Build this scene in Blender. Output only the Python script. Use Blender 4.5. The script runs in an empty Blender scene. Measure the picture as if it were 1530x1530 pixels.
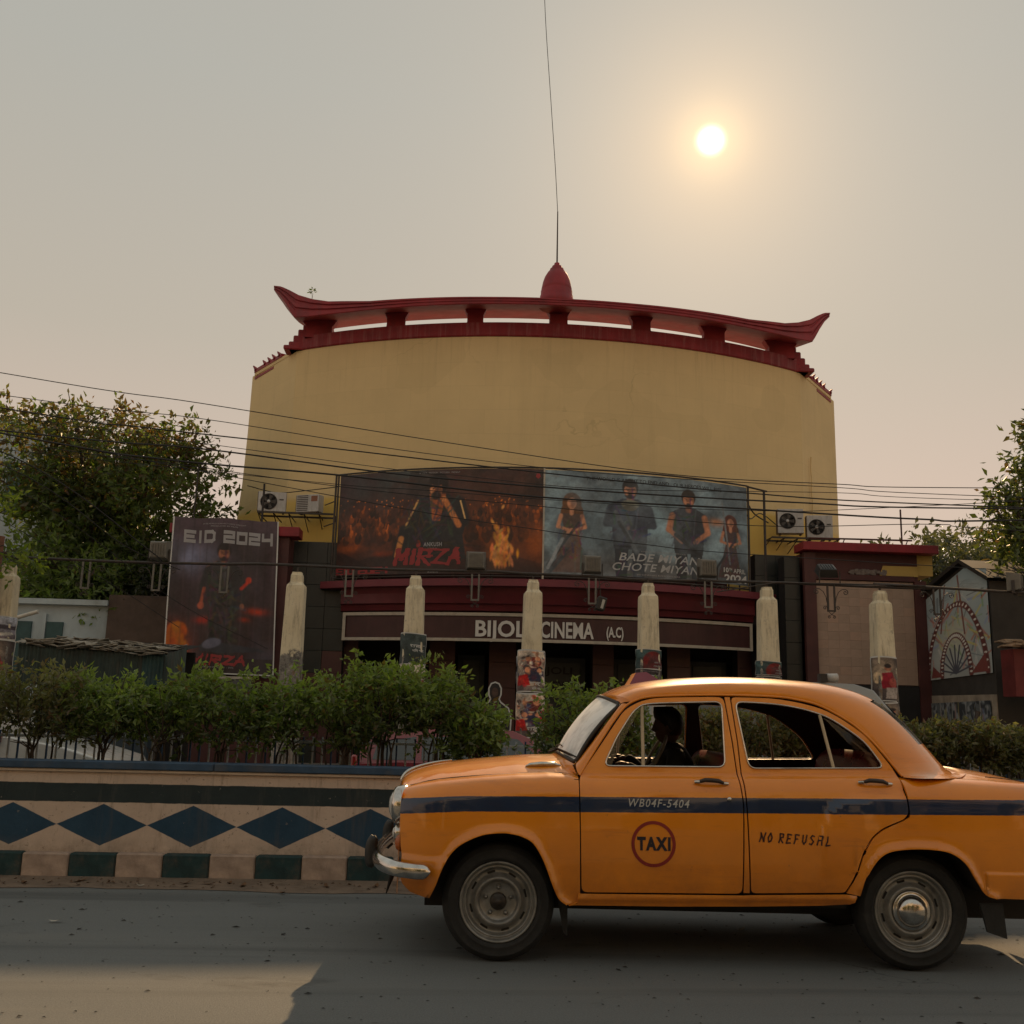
import bpy, bmesh, math, random
import numpy as np
from mathutils import Vector, Matrix
from mathutils.geometry import delaunay_2d_cdt

R = math.radians
PI = math.pi
SC = bpy.context.scene
COL = SC.collection
rnd = random.Random(7)

# ------------------------------------------------------------------ camera
cam_data = bpy.data.cameras.new('camera')
cam = bpy.data.objects.new('camera', cam_data)
COL.objects.link(cam)
cam_data.sensor_width = 36.0
cam_data.lens = 36.0
cam_data.clip_start = 0.05
cam_data.clip_end = 2500.0
cam.matrix_world = (Matrix.Translation((0, 0, 1.41)) @ Matrix.Rotation(-R(3.2), 4, 'Z')
                    @ Matrix.Rotation(R(90 + 11.3), 4, 'X') @ Matrix.Rotation(R(1.4), 4, 'Z'))
SC.camera = cam
SC.render.resolution_x = SC.render.resolution_y = 1024

# ------------------------------------------------------------------ sky, sun, exposure
SUN_EL, SUN_AZ = R(30.96), R(14.72)          # azimuth from +Y towards +X
SUN_DIR = Vector((math.sin(SUN_AZ) * math.cos(SUN_EL), math.cos(SUN_AZ) * math.cos(SUN_EL), math.sin(SUN_EL)))
world = bpy.data.worlds.new('World')
SC.world = world
world.use_nodes = True
def build_world():
    nt = world.node_tree
    N, L = nt.nodes, nt.links
    N.clear()
    out = N.new('ShaderNodeOutputWorld')
    bg = N.new('ShaderNodeBackground'); bg.inputs[1].default_value = 0.06      # clear-air sky
    sky = N.new('ShaderNodeTexSky'); sky.sky_type = 'NISHITA'; sky.sun_disc = False
    sky.sun_elevation = SUN_EL; sky.sun_rotation = SUN_AZ
    sky.dust_density = 1.0; sky.air_density = 1.0; sky.ozone_density = 1.0
    L.new(sky.outputs[0], bg.inputs[0])
    tc = N.new('ShaderNodeTexCoord')
    def vm(op, a, b=None):
        n = N.new('ShaderNodeVectorMath'); n.operation = op
        L.new(a, n.inputs[0])
        if b is not None: n.inputs[1].default_value = b
        return n
    def mt(op, a, b=None, c=None, clamp=False):
        n = N.new('ShaderNodeMath'); n.operation = op; n.use_clamp = clamp
        for i, v in enumerate((a, b, c)):
            if v is None: continue
            if isinstance(v, (int, float)): n.inputs[i].default_value = v
            else: L.new(v, n.inputs[i])
        return n.outputs[0]
    nrm = vm('NORMALIZE', tc.outputs['Generated'])
    dot = vm('DOT_PRODUCT', nrm.outputs[0], tuple(SUN_DIR)).outputs['Value']
    ang = mt('MULTIPLY', mt('ARCCOSINE', mt('MINIMUM', dot, 0.9999999)), 180 / PI)      # degrees from the sun
    sep = N.new('ShaderNodeSeparateXYZ'); L.new(nrm.outputs[0], sep.inputs[0])
    elev = mt('MULTIPLY', mt('ARCSINE', sep.outputs[2]), 180 / PI)
    # city haze: pinkish near the horizon, grey beige higher up
    ramp = N.new('ShaderNodeValToRGB')
    L.new(mt('DIVIDE', elev, 60.0, clamp=True), ramp.inputs[0])
    e = ramp.color_ramp.elements
    e[0].position = 0.0; e[0].color = (0.70, 0.525, 0.405, 1)
    e[1].position = 0.80; e[1].color = (0.43, 0.43, 0.385, 1)
    for p, c in ((0.2, (0.63, 0.49, 0.385, 1)), (0.33, (0.515, 0.455, 0.365, 1)), (0.55, (0.455, 0.445, 0.39, 1))):
        k = ramp.color_ramp.elements.new(p); k.color = c
    def halo(width, power, col, amp):
        f = mt('MULTIPLY', mt('POWER', 2.71828, mt('MULTIPLY', mt('POWER', mt('DIVIDE', ang, width), power), -1.0)), amp)
        n = N.new('ShaderNodeMixRGB'); n.blend_type = 'MULTIPLY'; n.inputs[0].default_value = 1
        cmb = N.new('ShaderNodeCombineXYZ')
        for i in range(3): L.new(f, cmb.inputs[i])
        L.new(cmb.outputs[0], n.inputs[1]); n.inputs[2].default_value = (*col, 1)
        return n.outputs[0]
    def add(a, b):
        n = N.new('ShaderNodeMixRGB'); n.blend_type = 'ADD'; n.inputs[0].default_value = 1
        L.new(a, n.inputs[1]); L.new(b, n.inputs[2]); return n.outputs[0]
    c = ramp.outputs[0]
    c = add(c, halo(20.0, 1.2, (1.0, 0.50, 0.12), 0.075))
    c = add(c, halo(4.6, 1.3, (1.0, 0.56, 0.17), 0.42))
    c = add(c, halo(1.7, 2.0, (1.0, 0.66, 0.26), 0.30))
    c = add(c, halo(0.64, 4.0, (1.0, 0.84, 0.52), 2.6))     # the hazy disc itself
    bg2 = N.new('ShaderNodeBackground'); bg2.inputs[1].default_value = 0.80
    L.new(c, bg2.inputs[0])
    ad = N.new('ShaderNodeMixShader'); ad.inputs[0].default_value = 0.93         # the haze veils nearly all of the clear sky
    L.new(bg.outputs[0], ad.inputs[1]); L.new(bg2.outputs[0], ad.inputs[2])
    L.new(ad.outputs[0], out.inputs[0])
build_world()

sun_data = bpy.data.lights.new('sun', 'SUN')
sun_data.energy = 3.2
sun_data.color = (1.0, 0.64, 0.32)
sun_data.angle = R(0.6)
sun = bpy.data.objects.new('sun', sun_data)
COL.objects.link(sun)
sun.location = SUN_DIR * 200
sun.rotation_euler = (-SUN_DIR).to_track_quat('-Z', 'Y').to_euler()

SC.view_settings.view_transform = 'Standard'
SC.view_settings.look = 'None'
SC.view_settings.gamma = 1.0
SC.view_settings.exposure = 0.34
SC.view_settings.use_curve_mapping = False

# ------------------------------------------------------------------ object helpers
def tag(o, label=None, cat=None, group=None, kind=None):
    if label: o['label'] = label
    if cat: o['category'] = cat
    if group: o['group'] = group
    if kind: o['kind'] = kind
    return o
def thing(name, label, cat, loc=(0, 0, 0), rz=0.0, group=None):
    o = bpy.data.objects.new(name, None)
    o.empty_display_size = 0.1
    COL.objects.link(o); o.location = loc; o.rotation_euler = (0, 0, rz)
    return tag(o, label, cat, group)
def link(name, me, parent=None, label=None):
    o = bpy.data.objects.new(name, me); COL.objects.link(o)
    if parent: o.parent = parent
    if label: o['label'] = label
    return o
def copy_tree(o, parent=None):
    c = o.copy(); COL.objects.link(c)
    if parent: c.parent = parent
    for ch in list(o.children): copy_tree(ch, c)
    return c

def smooth_pts(pts, n=6, closed=False):
    P = [Vector(p) for p in pts]; m = len(P); out = []
    rng = range(m if closed else m - 1)
    for i in rng:
        if closed: p0, p1, p2, p3 = P[i - 1], P[i], P[(i + 1) % m], P[(i + 2) % m]
        else:
            p1, p2 = P[i], P[i + 1]
            p0 = P[i - 1] if i else p1 * 2 - p2
            p3 = P[i + 2] if i + 2 < m else p2 * 2 - p1
        for k in range(n):
            t = k / n
            out.append(0.5 * ((2 * p1) + (p2 - p0) * t + (2 * p0 - 5 * p1 + 4 * p2 - p3) * t * t + (3 * p1 - p0 - 3 * p2 + p3) * t ** 3))
    if not closed: out.append(P[-1])
    return out

class MB:
    """collects shapes and links them as ONE mesh object"""
    def __init__(s): s.v = []; s.f = []; s.m = []; s.sm = []; s.cur = 0
    def add(s, verts, faces, smooth=False):
        b = len(s.v); s.v += [tuple(p) for p in verts]
        for f in faces: s.f.append([b + i for i in f]); s.m.append(s.cur); s.sm.append(smooth)
        return s
    def box(s, x0, x1, y0, y1, z0, z1, M=None, bev=0.0):
        if bev > 0:
            b = bev; vs = []; fs = []
            # chamfered box: 24 verts
            X, Y, Z = (x0, x1), (y0, y1), (z0, z1); idx = {}
            for i in (0, 1):
                for j in (0, 1):
                    for k in (0, 1):
                        for a in range(3):
                            p = [X[i], Y[j], Z[k]]; d = (1 if i == 0 else -1, 1 if j == 0 else -1, 1 if k == 0 else -1)
                            for q in range(3):
                                if q != a: p[q] += d[q] * b
                            idx[i, j, k, a] = len(vs); vs.append(p)
            def I(i, j, k, a): return idx[i, j, k, a]
            for sgn in (0, 1):
                fs.append([I(sgn, 0, 0, 0), I(sgn, 0, 1, 0), I(sgn, 1, 1, 0), I(sgn, 1, 0, 0)])
                fs.append([I(0, sgn, 0, 1), I(1, sgn, 0, 1), I(1, sgn, 1, 1), I(0, sgn, 1, 1)])
                fs.append([I(0, 0, sgn, 2), I(0, 1, sgn, 2), I(1, 1, sgn, 2), I(1, 0, sgn, 2)])
                for t in (0, 1):
                    fs.append([I(sgn, t, 0, 0), I(sgn, t, 1, 0), I(sgn, t, 1, 1), I(sgn, t, 0, 1)])
                    fs.append([I(sgn, 0, t, 0), I(sgn, 1, t, 0), I(sgn, 1, t, 2), I(sgn, 0, t, 2)])
                    fs.append([I(0, sgn, t, 1), I(1, sgn, t, 1), I(1, sgn, t, 2), I(0, sgn, t, 2)])
            for i in (0, 1):
                for j in (0, 1):
                    for k in (0, 1): fs.append([I(i, j, k, 0), I(i, j, k, 1), I(i, j, k, 2)])
        else:
            vs = [(x0, y0, z0), (x1, y0, z0), (x1, y1, z0), (x0, y1, z0), (x0, y0, z1), (x1, y0, z1), (x1, y1, z1), (x0, y1, z1)]
            fs = [(0, 3, 2, 1), (4, 5, 6, 7), (0, 1, 5, 4), (1, 2, 6, 5), (2, 3, 7, 6), (3, 0, 4, 7)]
        if M is not None: vs = [M @ Vector(p) for p in vs]
        return s.add(vs, fs)
    def quad(s, a, b, c, d): return s.add([a, b, c, d], [(0, 1, 2, 3)])
    def tube(s, pts, r, n=6, closed=False, caps=True, flat=None):
        P = [Vector(p) for p in pts]; m = len(P); rings = []
        rr = r if isinstance(r, (list, tuple)) else [r] * m
        up = None; vs = []
        for i in range(m):
            if closed: t = P[(i + 1) % m] - P[i - 1]
            else: t = P[min(i + 1, m - 1)] - P[max(i - 1, 0)]
            if t.length < 1e-9: t = Vector((0, 0, 1))
            t.normalize()
            if up is None:
                up = Vector((0, 0, 1)) if abs(t.z) < 0.9 else Vector((1, 0, 0))
            a = t.cross(up)
            if a.length < 1e-4: a = t.orthogonal()
            a.normalize(); b = a.cross(t).normalized(); up = b
            fx, fy = flat if flat else (1, 1)
            for k in range(n):
                q = 2 * PI * k / n
                vs.append(P[i] + a * (math.cos(q) * rr[i] * fx) + b * (math.sin(q) * rr[i] * fy))
        fs = []
        for i in range(m if closed else m - 1):
            j = (i + 1) % m
            for k in range(n):
                fs.append((i * n + k, i * n + (k + 1) % n, j * n + (k + 1) % n, j * n + k))
        s.add(vs, fs, True)
        if caps and not closed:
            s.add(vs[:n], [tuple(range(n))[::-1]]); s.add(vs[-n:], [tuple(range(n))])
        return s
    def lathe(s, prof, n=32, M=None, smooth=True, close=False):
        """prof: (radius, height) about +Z"""
        vs = []; fs = []; m = len(prof)
        for r_, h in prof:
            for k in range(n):
                q = 2 * PI * k / n; vs.append(Vector((r_ * math.cos(q), r_ * math.sin(q), h)))
        for i in range(m - 1 + (1 if close else 0)):
            j = (i + 1) % m
            for k in range(n): fs.append((i * n + k, i * n + (k + 1) % n, j * n + (k + 1) % n, j * n + k))
        if not close:
            if prof[0][0] > 1e-6: fs.append(tuple(range(n))[::-1])
            if prof[-1][0] > 1e-6: fs.append(tuple((m - 1) * n + k for k in range(n)))
        if M is not None: vs = [M @ p for p in vs]
        return s.add(vs, fs, smooth)
    def loft(s, rows, closed=False, smooth=True):
        """rows: list of equally long point lists"""
        n = len(rows[0]); vs = [p for r_ in rows for p in r_]; fs = []
        for i in range(len(rows) - 1):
            for k in range(n if closed else n - 1):
                fs.append((i * n + k, i * n + (k + 1) % n, (i + 1) * n + (k + 1) % n, (i + 1) * n + k))
        return s.add(vs, fs, smooth)
    def prism(s, poly, f0, f1):
        """poly 2d outline; f0/f1 map a 2d point to the front and the back"""
        n = len(poly); a = [f0(*p) for p in poly]; b = [f1(*p) for p in poly]
        s.add(a + b, [tuple(range(n)), tuple(range(2 * n - 1, n - 1, -1))] + [(i, n + i, n + (i + 1) % n, (i + 1) % n) for i in range(n)])
        return s
    def mesh(s, name, mats, normals=None):
        me = bpy.data.meshes.new(name)
        me.from_pydata([tuple(p) for p in s.v], [], s.f)
        ms = mats if isinstance(mats, (list, tuple)) else [mats]
        for m_ in ms: me.materials.append(m_)
        if len(ms) > 1: me.polygons.foreach_set('material_index', s.m)
        me.polygons.foreach_set('use_smooth', s.sm)
        me.update()
        return me
    def build(s, name, mats, parent=None, label=None):
        return link(name, s.mesh(name, mats), parent, label)

def np_mesh(name, V, F, mat, smooth=False, colors=None):
    """fast mesh from numpy; F (n,3|4)"""
    me = bpy.data.meshes.new(name)
    V = np.asarray(V, np.float32); F = np.asarray(F, np.int32)
    k = F.shape[1]
    me.vertices.add(len(V)); me.vertices.foreach_set('co', V.ravel())
    me.loops.add(F.size); me.loops.foreach_set('vertex_index', F.ravel())
    me.polygons.add(len(F)); me.polygons.foreach_set('loop_start', np.arange(0, F.size, k, dtype=np.int32))
    try: me.polygons.foreach_set('loop_total', np.full(len(F), k, np.int32))
    except Exception: pass
    me.polygons.foreach_set('use_smooth', np.full(len(F), smooth))
    if colors is not None:
        at = me.color_attributes.new('print', 'FLOAT_COLOR', 'POINT')
        at.data.foreach_set('color', np.asarray(colors, np.float32).ravel())
    me.materials.append(mat)
    me.update(calc_edges=True); me.validate()
    return me

# ------------------------------------------------------------------ materials
def new_mat(name):
    m = bpy.data.materials.new(name); m.use_nodes = True
    nt = m.node_tree
    return m, nt, nt.nodes, nt.links, nt.nodes['Principled BSDF']
def mixc(N, L, fac, a, b, mode='MIX'):
    n = N.new('ShaderNodeMixRGB'); n.blend_type = mode
    for sock, v in ((n.inputs[0], fac), (n.inputs[1], a), (n.inputs[2], b)):
        if isinstance(v, (int, float)): sock.default_value = v
        elif isinstance(v, (tuple, list)): sock.default_value = (*v[:3], 1)
        else: L.new(v, sock)
    return n.outputs[0]
def noise_tex(N, L, vec, scale, detail=4, rough=0.6, dist=0.0):
    n = N.new('ShaderNodeTexNoise'); n.inputs['Scale'].default_value = scale
    n.inputs['Detail'].default_value = detail; n.inputs['Roughness'].default_value = rough
    n.inputs['Distortion'].default_value = dist
    L.new(vec, n.inputs['Vector']); return n.outputs['Fac']
def rampf(N, L, fac, lo, hi, interp='LINEAR'):
    n = N.new('ShaderNodeMapRange'); n.inputs[1].default_value = lo; n.inputs[2].default_value = hi
    L.new(fac, n.inputs[0]); n.clamp = True; return n.outputs[0]
def coords(N, L, kind='Object', scale=(1, 1, 1)):
    tc = N.new('ShaderNodeTexCoord'); mp = N.new('ShaderNodeMapping')
    mp.inputs['Scale'].default_value = scale
    L.new(tc.outputs[kind], mp.inputs[0]); return mp.outputs[0]
def mat(name, col, rough=0.7, metal=0.0, var=0.25, vscale=3.0, grime=None, gamt=0.0, gscale=1.2, gstretch=(1, 1, 1), bump=0.0, bscale=60.0, coat=0.0, spec=0.5):
    """plain surface with tonal variation, wear of its own and fine relief"""
    m, nt, N, L, b = new_mat(name)
    vec = coords(N, L)
    c = mixc(N, L, rampf(N, L, noise_tex(N, L, vec, vscale, 6), 0.3, 0.7), tuple(x * (1 - var) for x in col), tuple(min(1, x * (1 + var * 0.6)) for x in col))
    if grime:
        v2 = coords(N, L, scale=gstretch)
        g = rampf(N, L, noise_tex(N, L, v2, gscale, 8, 0.7), 0.5, 0.72)
        mm = N.new('ShaderNodeMath'); mm.operation = 'MULTIPLY'; L.new(g, mm.inputs[0]); mm.inputs[1].default_value = gamt
        c = mixc(N, L, mm.outputs[0], c, grime)
    L.new(c, b.inputs['Base Color'])
    rr = N.new('ShaderNodeMapRange'); rr.inputs[3].default_value = max(0.02, rough - 0.12); rr.inputs[4].default_value = min(1, rough + 0.12)
    L.new(noise_tex(N, L, vec, vscale * 2.3, 4), rr.inputs[0]); L.new(rr.outputs[0], b.inputs['Roughness'])
    b.inputs['Metallic'].default_value = metal
    b.inputs['Specular IOR Level'].default_value = spec
    if coat:
        b.inputs['Coat Weight'].default_value = coat; b.inputs['Coat Roughness'].default_value = 0.06
    if bump:
        bp = N.new('ShaderNodeBump'); bp.inputs['Strength'].default_value = bump; bp.inputs['Distance'].default_value = 0.02
        L.new(noise_tex(N, L, vec, bscale, 6, 0.7), bp.inputs['Height']); L.new(bp.outputs[0], b.inputs['Normal'])
    return m
def print_mat(name, rough=0.45, gain=1.0):
    """flat print: the colours printed on the sheet"""
    m, nt, N, L, b = new_mat(name)
    a = N.new('ShaderNodeAttribute'); a.attribute_name = 'print'
    vec = coords(N, L)
    c = mixc(N, L, rampf(N, L, noise_tex(N, L, vec, 9, 5), 0.25, 0.8), a.outputs['Color'], (0.30, 0.27, 0.24), 'MIX')
    c = mixc(N, L, 0.06, a.outputs['Color'], c)
    if gain != 1.0: c = mixc(N, L, 1.0, c, (gain, gain, gain), 'MULTIPLY')
    L.new(c, b.inputs['Base Color']); b.inputs['Roughness'].default_value = rough
    return m
def leaf_mat(name, dark, light, trans=0.45):
    m, nt, N, L, b = new_mat(name)
    a = N.new('ShaderNodeAttribute'); a.attribute_name = 'print'
    sp = N.new('ShaderNodeSeparateColor'); L.new(a.outputs['Color'], sp.inputs[0])
    c = mixc(N, L, sp.outputs[0], dark, light)
    c = mixc(N, L, sp.outputs[1], c, (0.12, 0.055, 0.022))           # browned, dying leaves
    c = mixc(N, L, sp.outputs[2], c, (0.20, 0.18, 0.14))            # road dust settled on the leaf
    b.inputs['Roughness'].default_value = 0.42
    b.inputs['Specular IOR Level'].default_value = 0.55
    L.new(c, b.inputs['Base Color'])
    tr = N.new('ShaderNodeBsdfTranslucent')
    L.new(mixc(N, L, 1.0, c, (1.6, 1.7, 0.7), 'MULTIPLY'), tr.inputs[0])
    mx = N.new('ShaderNodeMixShader'); mx.inputs[0].default_value = trans
    out = N['Material Output']
    L.new(b.outputs[0], mx.inputs[1]); L.new(tr.outputs[0], mx.inputs[2]); L.new(mx.outputs[0], out.inputs[0])
    return m
def glass_mat(name, tint=(0.75, 0.8, 0.78), refl=0.08, dust=0.0):
    m, nt, N, L, b = new_mat(name)
    N.remove(b); out = N['Material Output']
    t = N.new('ShaderNodeBsdfTransparent'); t.inputs[0].default_value = (*tint, 1)
    g = N.new('ShaderNodeBsdfGlossy'); g.inputs['Roughness'].default_value = 0.03
    fr = N.new('ShaderNodeFresnel'); fr.inputs[0].default_value = 1.5
    mx = N.new('ShaderNodeMixShader'); L.new(fr.outputs[0], mx.inputs[0])
    L.new(t.outputs[0], mx.inputs[1]); L.new(g.outputs[0], mx.inputs[2])
    last = mx.outputs[0]
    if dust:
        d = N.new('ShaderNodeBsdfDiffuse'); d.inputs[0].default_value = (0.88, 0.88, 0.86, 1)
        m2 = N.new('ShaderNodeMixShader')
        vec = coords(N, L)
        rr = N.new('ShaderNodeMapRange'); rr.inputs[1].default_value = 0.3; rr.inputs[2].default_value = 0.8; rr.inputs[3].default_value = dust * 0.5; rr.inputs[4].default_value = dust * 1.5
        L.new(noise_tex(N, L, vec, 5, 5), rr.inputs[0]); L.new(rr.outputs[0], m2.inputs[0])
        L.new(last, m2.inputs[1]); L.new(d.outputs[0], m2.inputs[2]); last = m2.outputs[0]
    L.new(last, out.inputs[0])
    return m

# ------------------------------------------------------------------ lettering
FONTS = {}
_tc = {}
def text_mesh(body, size=1.0, bold=0.0, shear=0.0, space=1.0, align='LEFT', depth=0.0):
    key = (body, size, bold, shear, space, align, depth)
    if key in _tc: return _tc[key]
    cu = bpy.data.curves.new('lettering', 'FONT')
    cu.body = body; cu.size = size; cu.offset = bold; cu.shear = shear; cu.space_character = space
    cu.align_x = align; cu.resolution_u = 3; cu.extrude = depth
    o = bpy.data.objects.new('lettering', cu); COL.objects.link(o)
    bpy.context.view_layer.update()
    me = bpy.data.meshes.new_from_object(o.evaluated_get(bpy.context.evaluated_depsgraph_get()))
    V = [tuple(v.co) for v in me.vertices]; F = [tuple(p.vertices) for p in me.polygons]
    bpy.data.objects.remove(o); bpy.data.meshes.remove(me); bpy.data.curves.remove(cu)
    _tc[key] = (V, F)
    return V, F
def fit_text(body, w, h, **kw):
    """text scaled to fill a w x h box, lower left at the origin"""
    V, F = text_mesh(body, **kw)
    if not V: return V, F
    xs = [v[0] for v in V]; ys = [v[1] for v in V]
    x0, x1, y0, y1 = min(xs), max(xs), min(ys), max(ys)
    return [((v[0] - x0) / (x1 - x0) * w, (v[1] - y0) / (y1 - y0) * h, v[2]) for v in V], F

def inside_poly(P, x, y):
    c = np.zeros(len(x), bool); n = len(P); j = n - 1
    for i in range(n):
        xi, yi = P[i]; xj, yj = P[j]
        k = ((yi > y) != (yj > y)) & (x < (xj - xi) * (y - yi) / ((yj - yi) or 1e-12) + xi)
        c ^= k; j = i
    return c
# ================================================================== the ground, road, kerb and median
def road_mat():
    m, nt, N, L, b = new_mat('asphalt')
    vec = coords(N, L); lane = coords(N, L, scale=(.12, 1, 1))
    c = mixc(N, L, rampf(N, L, noise_tex(N, L, lane, 1.6, 6), .3, .7), (.104, .114, .116), (.136, .146, .147))
    c = mixc(N, L, rampf(N, L, noise_tex(N, L, vec, 95, 3, .8), .35, .75), c, (.185, .195, .195))
    c = mixc(N, L, rampf(N, L, noise_tex(N, L, vec, 170, 2, .8), .60, .72), c, (.060, .058, .056))
    v = N.new('ShaderNodeTexVoronoi'); v.inputs['Scale'].default_value = 5.5; v.inputs['Randomness'].default_value = 1
    L.new(coords(N, L, scale=(.55, 1, 1)), v.inputs['Vector'])
    c = mixc(N, L, rampf(N, L, v.outputs['Distance'], .075, .035), c, (.085, .083, .080))
    c = mixc(N, L, rampf(N, L, noise_tex(N, L, coords(N, L, scale=(.3, 1.5, 1)), .9, 8, .7), .55, .75), c, (.165, .168, .160))
    # tyre-polished lanes, oil drips, tar patches and hairline cracks
    c = mixc(N, L, rampf(N, L, noise_tex(N, L, coords(N, L, scale=(.05, 1.1, 1)), 1.7, 5, .6), .52, .70), c, (.090, .097, .098))
    oil = rampf(N, L, noise_tex(N, L, coords(N, L, scale=(.45, 1, 1)), 1.15, 7, .65), .62, .72)
    c = mixc(N, L, oil, c, (.060, .064, .064))
    ck = N.new('ShaderNodeTexVoronoi'); ck.feature = 'DISTANCE_TO_EDGE'; ck.inputs['Scale'].default_value = .62
    wv = N.new('ShaderNodeVectorMath'); wv.operation = 'ADD'; nz_ = N.new('ShaderNodeTexNoise'); nz_.inputs['Scale'].default_value = 2.2; nz_.inputs['Detail'].default_value = 6; L.new(vec, nz_.inputs['Vector'])
    L.new(vec, wv.inputs[0]); L.new(nz_.outputs['Color'], wv.inputs[1]); L.new(wv.outputs[0], ck.inputs['Vector'])
    crk = rampf(N, L, ck.outputs['Distance'], .010, .003)
    mk = N.new('ShaderNodeMath'); mk.operation = 'MULTIPLY'; L.new(crk, mk.inputs[0]); L.new(rampf(N, L, noise_tex(N, L, vec, .5, 3), .56, .7), mk.inputs[1])
    c = mixc(N, L, mk.outputs[0], c, (.065, .068, .068))
    L.new(c, b.inputs['Base Color']); b.inputs['Roughness'].default_value = .85
    bp = N.new('ShaderNodeBump'); bp.inputs['Strength'].default_value = .6; bp.inputs['Distance'].default_value = .01
    L.new(noise_tex(N, L, vec, 130, 4, .8), bp.inputs['Height']); L.new(bp.outputs[0], b.inputs['Normal'])
    return m
ASPHALT = road_mat()
def sheet(name, x0, x1, y0, y1, z, m, nx=1, ny=1):
    xs = np.linspace(x0, x1, nx + 1); ys = np.linspace(y0, y1, ny + 1)
    b = MB(); b.add([(x, y, z) for y in ys for x in xs], [(j * (nx + 1) + i, j * (nx + 1) + i + 1, (j + 1) * (nx + 1) + i + 1, (j + 1) * (nx + 1) + i) for j in range(ny) for i in range(nx)])
    return tag(b.build(name, m), kind='structure')
EARTH = mat('bare_earth', (.17, .135, .10), .95, vscale=.8, bump=.5, bscale=9)
DUST = mat('gutter_dust', (.20, .145, .105), .95, vscale=4, grime=(.07, .045, .03), gamt=.8, gscale=7, bump=.5, bscale=30)
sheet('ground', -900, 900, -300, 1500, -.012, EARTH)
sheet('road', -220, 220, -9, 8.74, 0.0, ASPHALT)
sheet('far_road', -220, 220, 10.42, 16.6, -.004, ASPHALT)
sheet('near_pavement', -220, 220, -14, -9.2, .12, mat('pavement', (.22, .2, .18), .9))
# dusty gutter with a ragged inner edge
b = MB(); xs = np.arange(-22, 24, .22); rows = []
for x in xs: rows.append([(x, 8.66 + .05 * math.sin(x * 1.7) + rnd.uniform(-.035, .035), .004), (x, 8.95, .006), (x, 9.16, .022)])
b.loft(rows, smooth=False); tag(b.build('gutter_dust', DUST), kind='structure')

def wall_paint():
    m, nt, N, L, b = new_mat('painted_median_wall')
    tc = N.new('ShaderNodeTexCoord'); sp = N.new('ShaderNodeSeparateXYZ'); L.new(tc.outputs['Object'], sp.inputs[0])
    vec = coords(N, L)
    def M(op, a, b_=None):
        n = N.new('ShaderNodeMath'); n.operation = op
        for i, v in enumerate((a, b_)):
            if v is None: continue
            if isinstance(v, (int, float)): n.inputs[i].default_value = v
            else: L.new(v, n.inputs[i])
        return n.outputs[0]
    wob = M('MULTIPLY', M('SUBTRACT', noise_tex(N, L, vec, 6, 4), .5), .016)
    x, z = sp.outputs[0], M('ADD', sp.outputs[2], wob)
    cream = mixc(N, L, rampf(N, L, noise_tex(N, L, vec, 2.4, 7, .7), .3, .72), (.54, .42, .335), (.65, .52, .42))
    cream = mixc(N, L, rampf(N, L, noise_tex(N, L, coords(N, L, scale=(3, 3, .5)), 2.6, 8, .75), .56, .78), cream, (.21, .14, .09))
    cream = mixc(N, L, rampf(N, L, noise_tex(N, L, vec, 24, 6, .85), .59, .66), cream, (.16, .11, .08))
    navy = mixc(N, L, rampf(N, L, noise_tex(N, L, vec, 5, 6, .7), .3, .75), (.014, .048, .090), (.026, .072, .125))
    dark = mixc(N, L, rampf(N, L, noise_tex(N, L, vec, 5, 6, .7), .3, .75), (.016, .028, .032), (.028, .042, .045))
    c = cream
    # diamonds
    ph = M('DIVIDE', M('ADD', x, 3.29), .755)
    fx = M('ABSOLUTE', M('SUBTRACT', M('FRACT', M('ADD', ph, 100.0)), .5))
    dz = M('DIVIDE', M('ABSOLUTE', M('SUBTRACT', z, .425)), .345)
    inside = rampf(N, L, M('ADD', fx, dz), .507, .492)
    c = mixc(N, L, inside, c, navy)
    band = M('MULTIPLY', rampf(N, L, z, .607, .612), rampf(N, L, z, .768, .763))
    c = mixc(N, L, band, c, dark)
    # splashed dirt above the kerb
    sc_ = M('MULTIPLY', rampf(N, L, sp.outputs[2], .34, .2), rampf(N, L, noise_tex(N, L, vec, 9, 6, .7), .3, .8))
    c = mixc(N, L, M('MULTIPLY', sc_, .8), c, (.15, .11, .08))
    ch = M('MULTIPLY', rampf(N, L, noise_tex(N, L, vec, 13, 8, .8), .64, .66), .8)
    c = mixc(N, L, ch, c, (.30, .25, .20))
    c = mixc(N, L, M('MULTIPLY', rampf(N, L, noise_tex(N, L, coords(N, L, scale=(4, 4, .35)), 1.8, 7, .7), .55, .75), .45), c, (.12, .10, .085))
    L.new(c, b.inputs['Base Color']); b.inputs['Roughness'].default_value = .85
    bp = N.new('ShaderNodeBump'); bp.inputs['Strength'].default_value = .35; bp.inputs['Distance'].default_value = .012
    L.new(noise_tex(N, L, vec, 22, 6, .75), bp.inputs['Height']); L.new(bp.outputs[0], b.inputs['Normal'])
    return m
mw = thing('median_wall', 'low median wall painted with dark blue diamonds below a blue coping', 'wall', (0, 0, 0))
b = MB(); b.box(-26, 28, 9.26, 9.40, .0, .872); b.build('wall_face', wall_paint(), mw)
BLUE = mat('blue_coping_paint', (.030, .068, .125), .7, var=.35, vscale=5, grime=(.12, .11, .10), gamt=.5, gscale=4)
b = MB()
for k in range(18): b.box(-26 + 3 * k + .003, -23 + 3 * k - .003, 9.205, 9.44, .885, .952, None, .008)
b.build('coping', BLUE, mw)
b = MB(); b.box(-26, 28, 9.228, 9.26, .860, .884, None, .004); b.build('ledge', mat('cream_ledge', (.66, .54, .42), .85, grime=(.2, .14, .1), gamt=.6, gscale=6), mw)
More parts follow.
